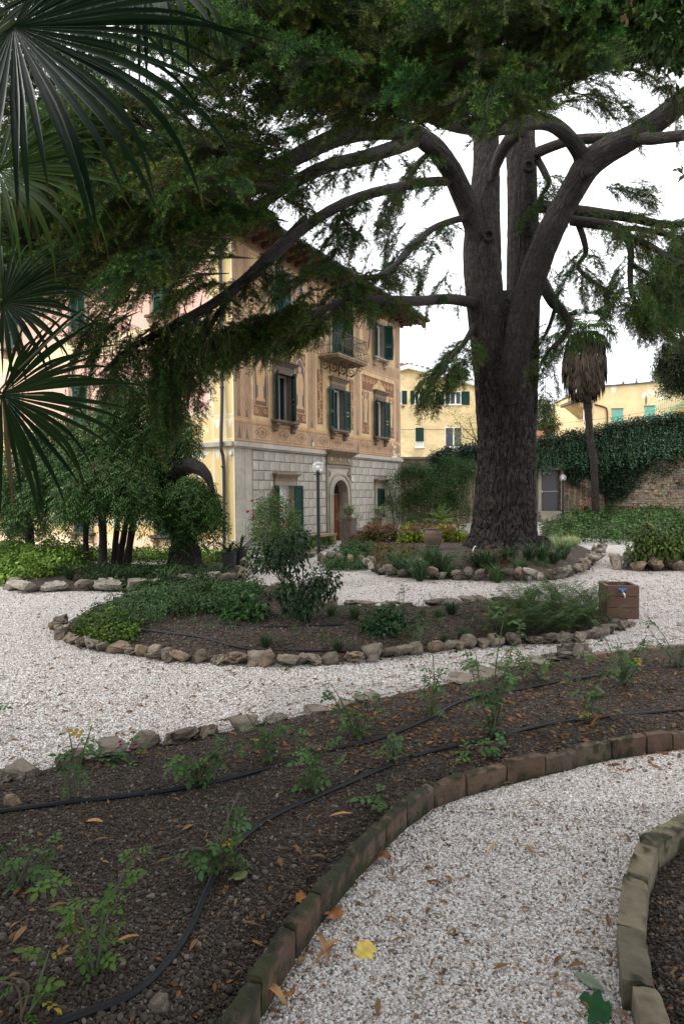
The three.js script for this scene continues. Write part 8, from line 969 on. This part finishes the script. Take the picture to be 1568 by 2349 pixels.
dropLeaf('upright brown leaf at the bottom beside the bricks', 668, 2300, curlLeaf(5, 0.08, 0.06, [0.34, 0.17, 0.06], 0.9, true), 1, 0.4, null, 'fallen_leaf', -0.8);
dropLeaf('big green leaf on the gravel at the bottom right', 1360, 2325, curlLeaf(6, 0.12, 0.13, [0.02, 0.07, 0.025], 0.15, true), 1, 0.9);
dropLeaf('grey-green leaf on the gravel above the big green leaf', 1350, 2260, curlLeaf(7, 0.12, 0.05, [0.16, 0.2, 0.15], 0.2), 1, 0.7);
dropLeaf('wide pale green leaf under the nearest rose', 545, 2020, curlLeaf(8, 0.09, 0.09, [0.17, 0.2, 0.08], 0.3, true), 1, 1.0);
dropLeaf('long tan leaf on the soil below the left hose', 215, 1892, curlLeaf(9, 0.16, 0.03, [0.4, 0.23, 0.09], 0.3), 1, 1.1);
dropLeaf('long orange-brown leaf on soil left of the curved hose', 290, 2166, curlLeaf(10, 0.11, 0.026, [0.36, 0.18, 0.06], 0.4), 1, 1.7);
dropLeaf('long curved tan leaf on the soil beside the mossy bricks', 780, 1878, curlLeaf(11, 0.15, 0.022, [0.38, 0.22, 0.09], 0.4), 1, 1.5);
dropLeaf('thin twisted tan leaf on the gravel, upper middle', 1130, 1952, curlLeaf(12, 0.14, 0.02, [0.4, 0.26, 0.12], 0.5), 1, 2.5);
dropLeaf('brown seed husk leaf on the gravel, middle', 1025, 2025, curlLeaf(13, 0.06, 0.03, [0.2, 0.11, 0.04], 0.7), 1, 0.5);
dropLeaf('curling pair leaf by the bricks, lower left of gravel', 735, 2190, curlLeaf(14, 0.17, 0.03, [0.3, 0.17, 0.08], 0.8), 1, 0.3);
dropLeaf('second curling leaf crossing by the bricks', 755, 2200, curlLeaf(15, 0.15, 0.026, [0.32, 0.18, 0.08], 0.9), 1, 2.3);
dropLeaf('tan leaf bent against the bricks at the bottom', 620, 2300, curlLeaf(16, 0.16, 0.035, [0.38, 0.22, 0.1], 0.8), 1, 0.9);
dropLeaf('big orange leaf standing at the young rose stem', 1372, 1668, curlLeaf(17, 0.16, 0.1, [0.38, 0.17, 0.04], 0.7, true), 1, 0.8, null, 'fallen_leaf', -0.9);
{ const b = new MB(); b.tube(smooth([V(-0.12, 0.008, -0.1), V(0, 0.012, 0.01), V(0.13, 0.008, 0.12)], 8), 0.004, 6, [0.28, 0.17, 0.1]); const m = b.build('fallen_twig', M.stem); m.position.copy(on(1350, 2290)); tag(m, 'thin dry leaf stalk on the gravel at the bottom right', 'twig'); }
for (let k = 0; k < 46; k++) { let x, y, p; do { x = rr(620, 1540); y = rr(1780, 2340); p = on(x, y); } while (!outBeds(p.x, p.z)); dropLeaf('narrow dry brown leaf on the near gravel path', x, y, pick(dryGeos), rr(0.4, 0.9), R() * 6.28, 'dry leaves scattered on the near gravel'); }
for (let k = 0; k < 48; k++) { let x, y, p; do { x = rr(0, 1560); y = rr(1560, 2300); p = on(x, y); } while (!nearBed(p.x, p.z)); dropLeaf('narrow dry tan leaf on the soil of the near bed', x, y, pick(dryGeos), rr(0.4, 1.05), R() * 6.28, 'dry leaves scattered on the near soil'); }
for (let k = 0; k < 34; k++) { let x, y, p; do { x = rr(0, 1560); y = rr(1330, 1640); p = on(x, y); } while (!outBeds(p.x, p.z)); dropLeaf('small tan leaf on the gravel court', x, y, pick(dryGeos), rr(0.7, 1.3), R() * 6.28, 'tan leaves on the gravel court'); }
{ const mats = [], cols = [], add = (n, area, s0, s1) => { for (let k = 0; k < n; k++) { const p = area(); mats.push(mtx(V(p.x, surf(p.x, p.z) + 0.008, p.z), new THREE.Quaternion().setFromEuler(new THREE.Euler(rr(-0.5, 0.5), R() * 6.28, rr(-0.5, 0.5))), rr(s0, s1))); cols.push(shade(0.6, 1.4)); } };
  add(1500, () => { const z = -lerp(1.3, 6, Math.pow(R(), 1.4)); return V(rr(-0.6, 0.62) * -z, 0, z); }, 0.5, 1.1); add(5200, () => { let z, x; do { z = -lerp(4, 18, Math.pow(R(), 1.1)); x = rr(-0.6, 0.6) * -z; } while (R() > 0.25 + 0.75 * sstep(-0.25, 0.5, x / -z + 0.25 * noise(x * 0.6, 0, z * 0.6)) * (0.6 + 0.8 * Math.max(0, fbm(x * 0.9, 4, z * 0.9) + 0.3))); return V(x, 0, z); }, 0.8, 1.9);
  const o = thing('leaf_litter', 'small dry leaf scraps strewn over gravel and soil', 'leaf litter'); o.userData.kind = 'stuff'; scatter('leaf_scraps', smallDry, M.dry, mats, o, cols); }
renderer.render(scene, camera);
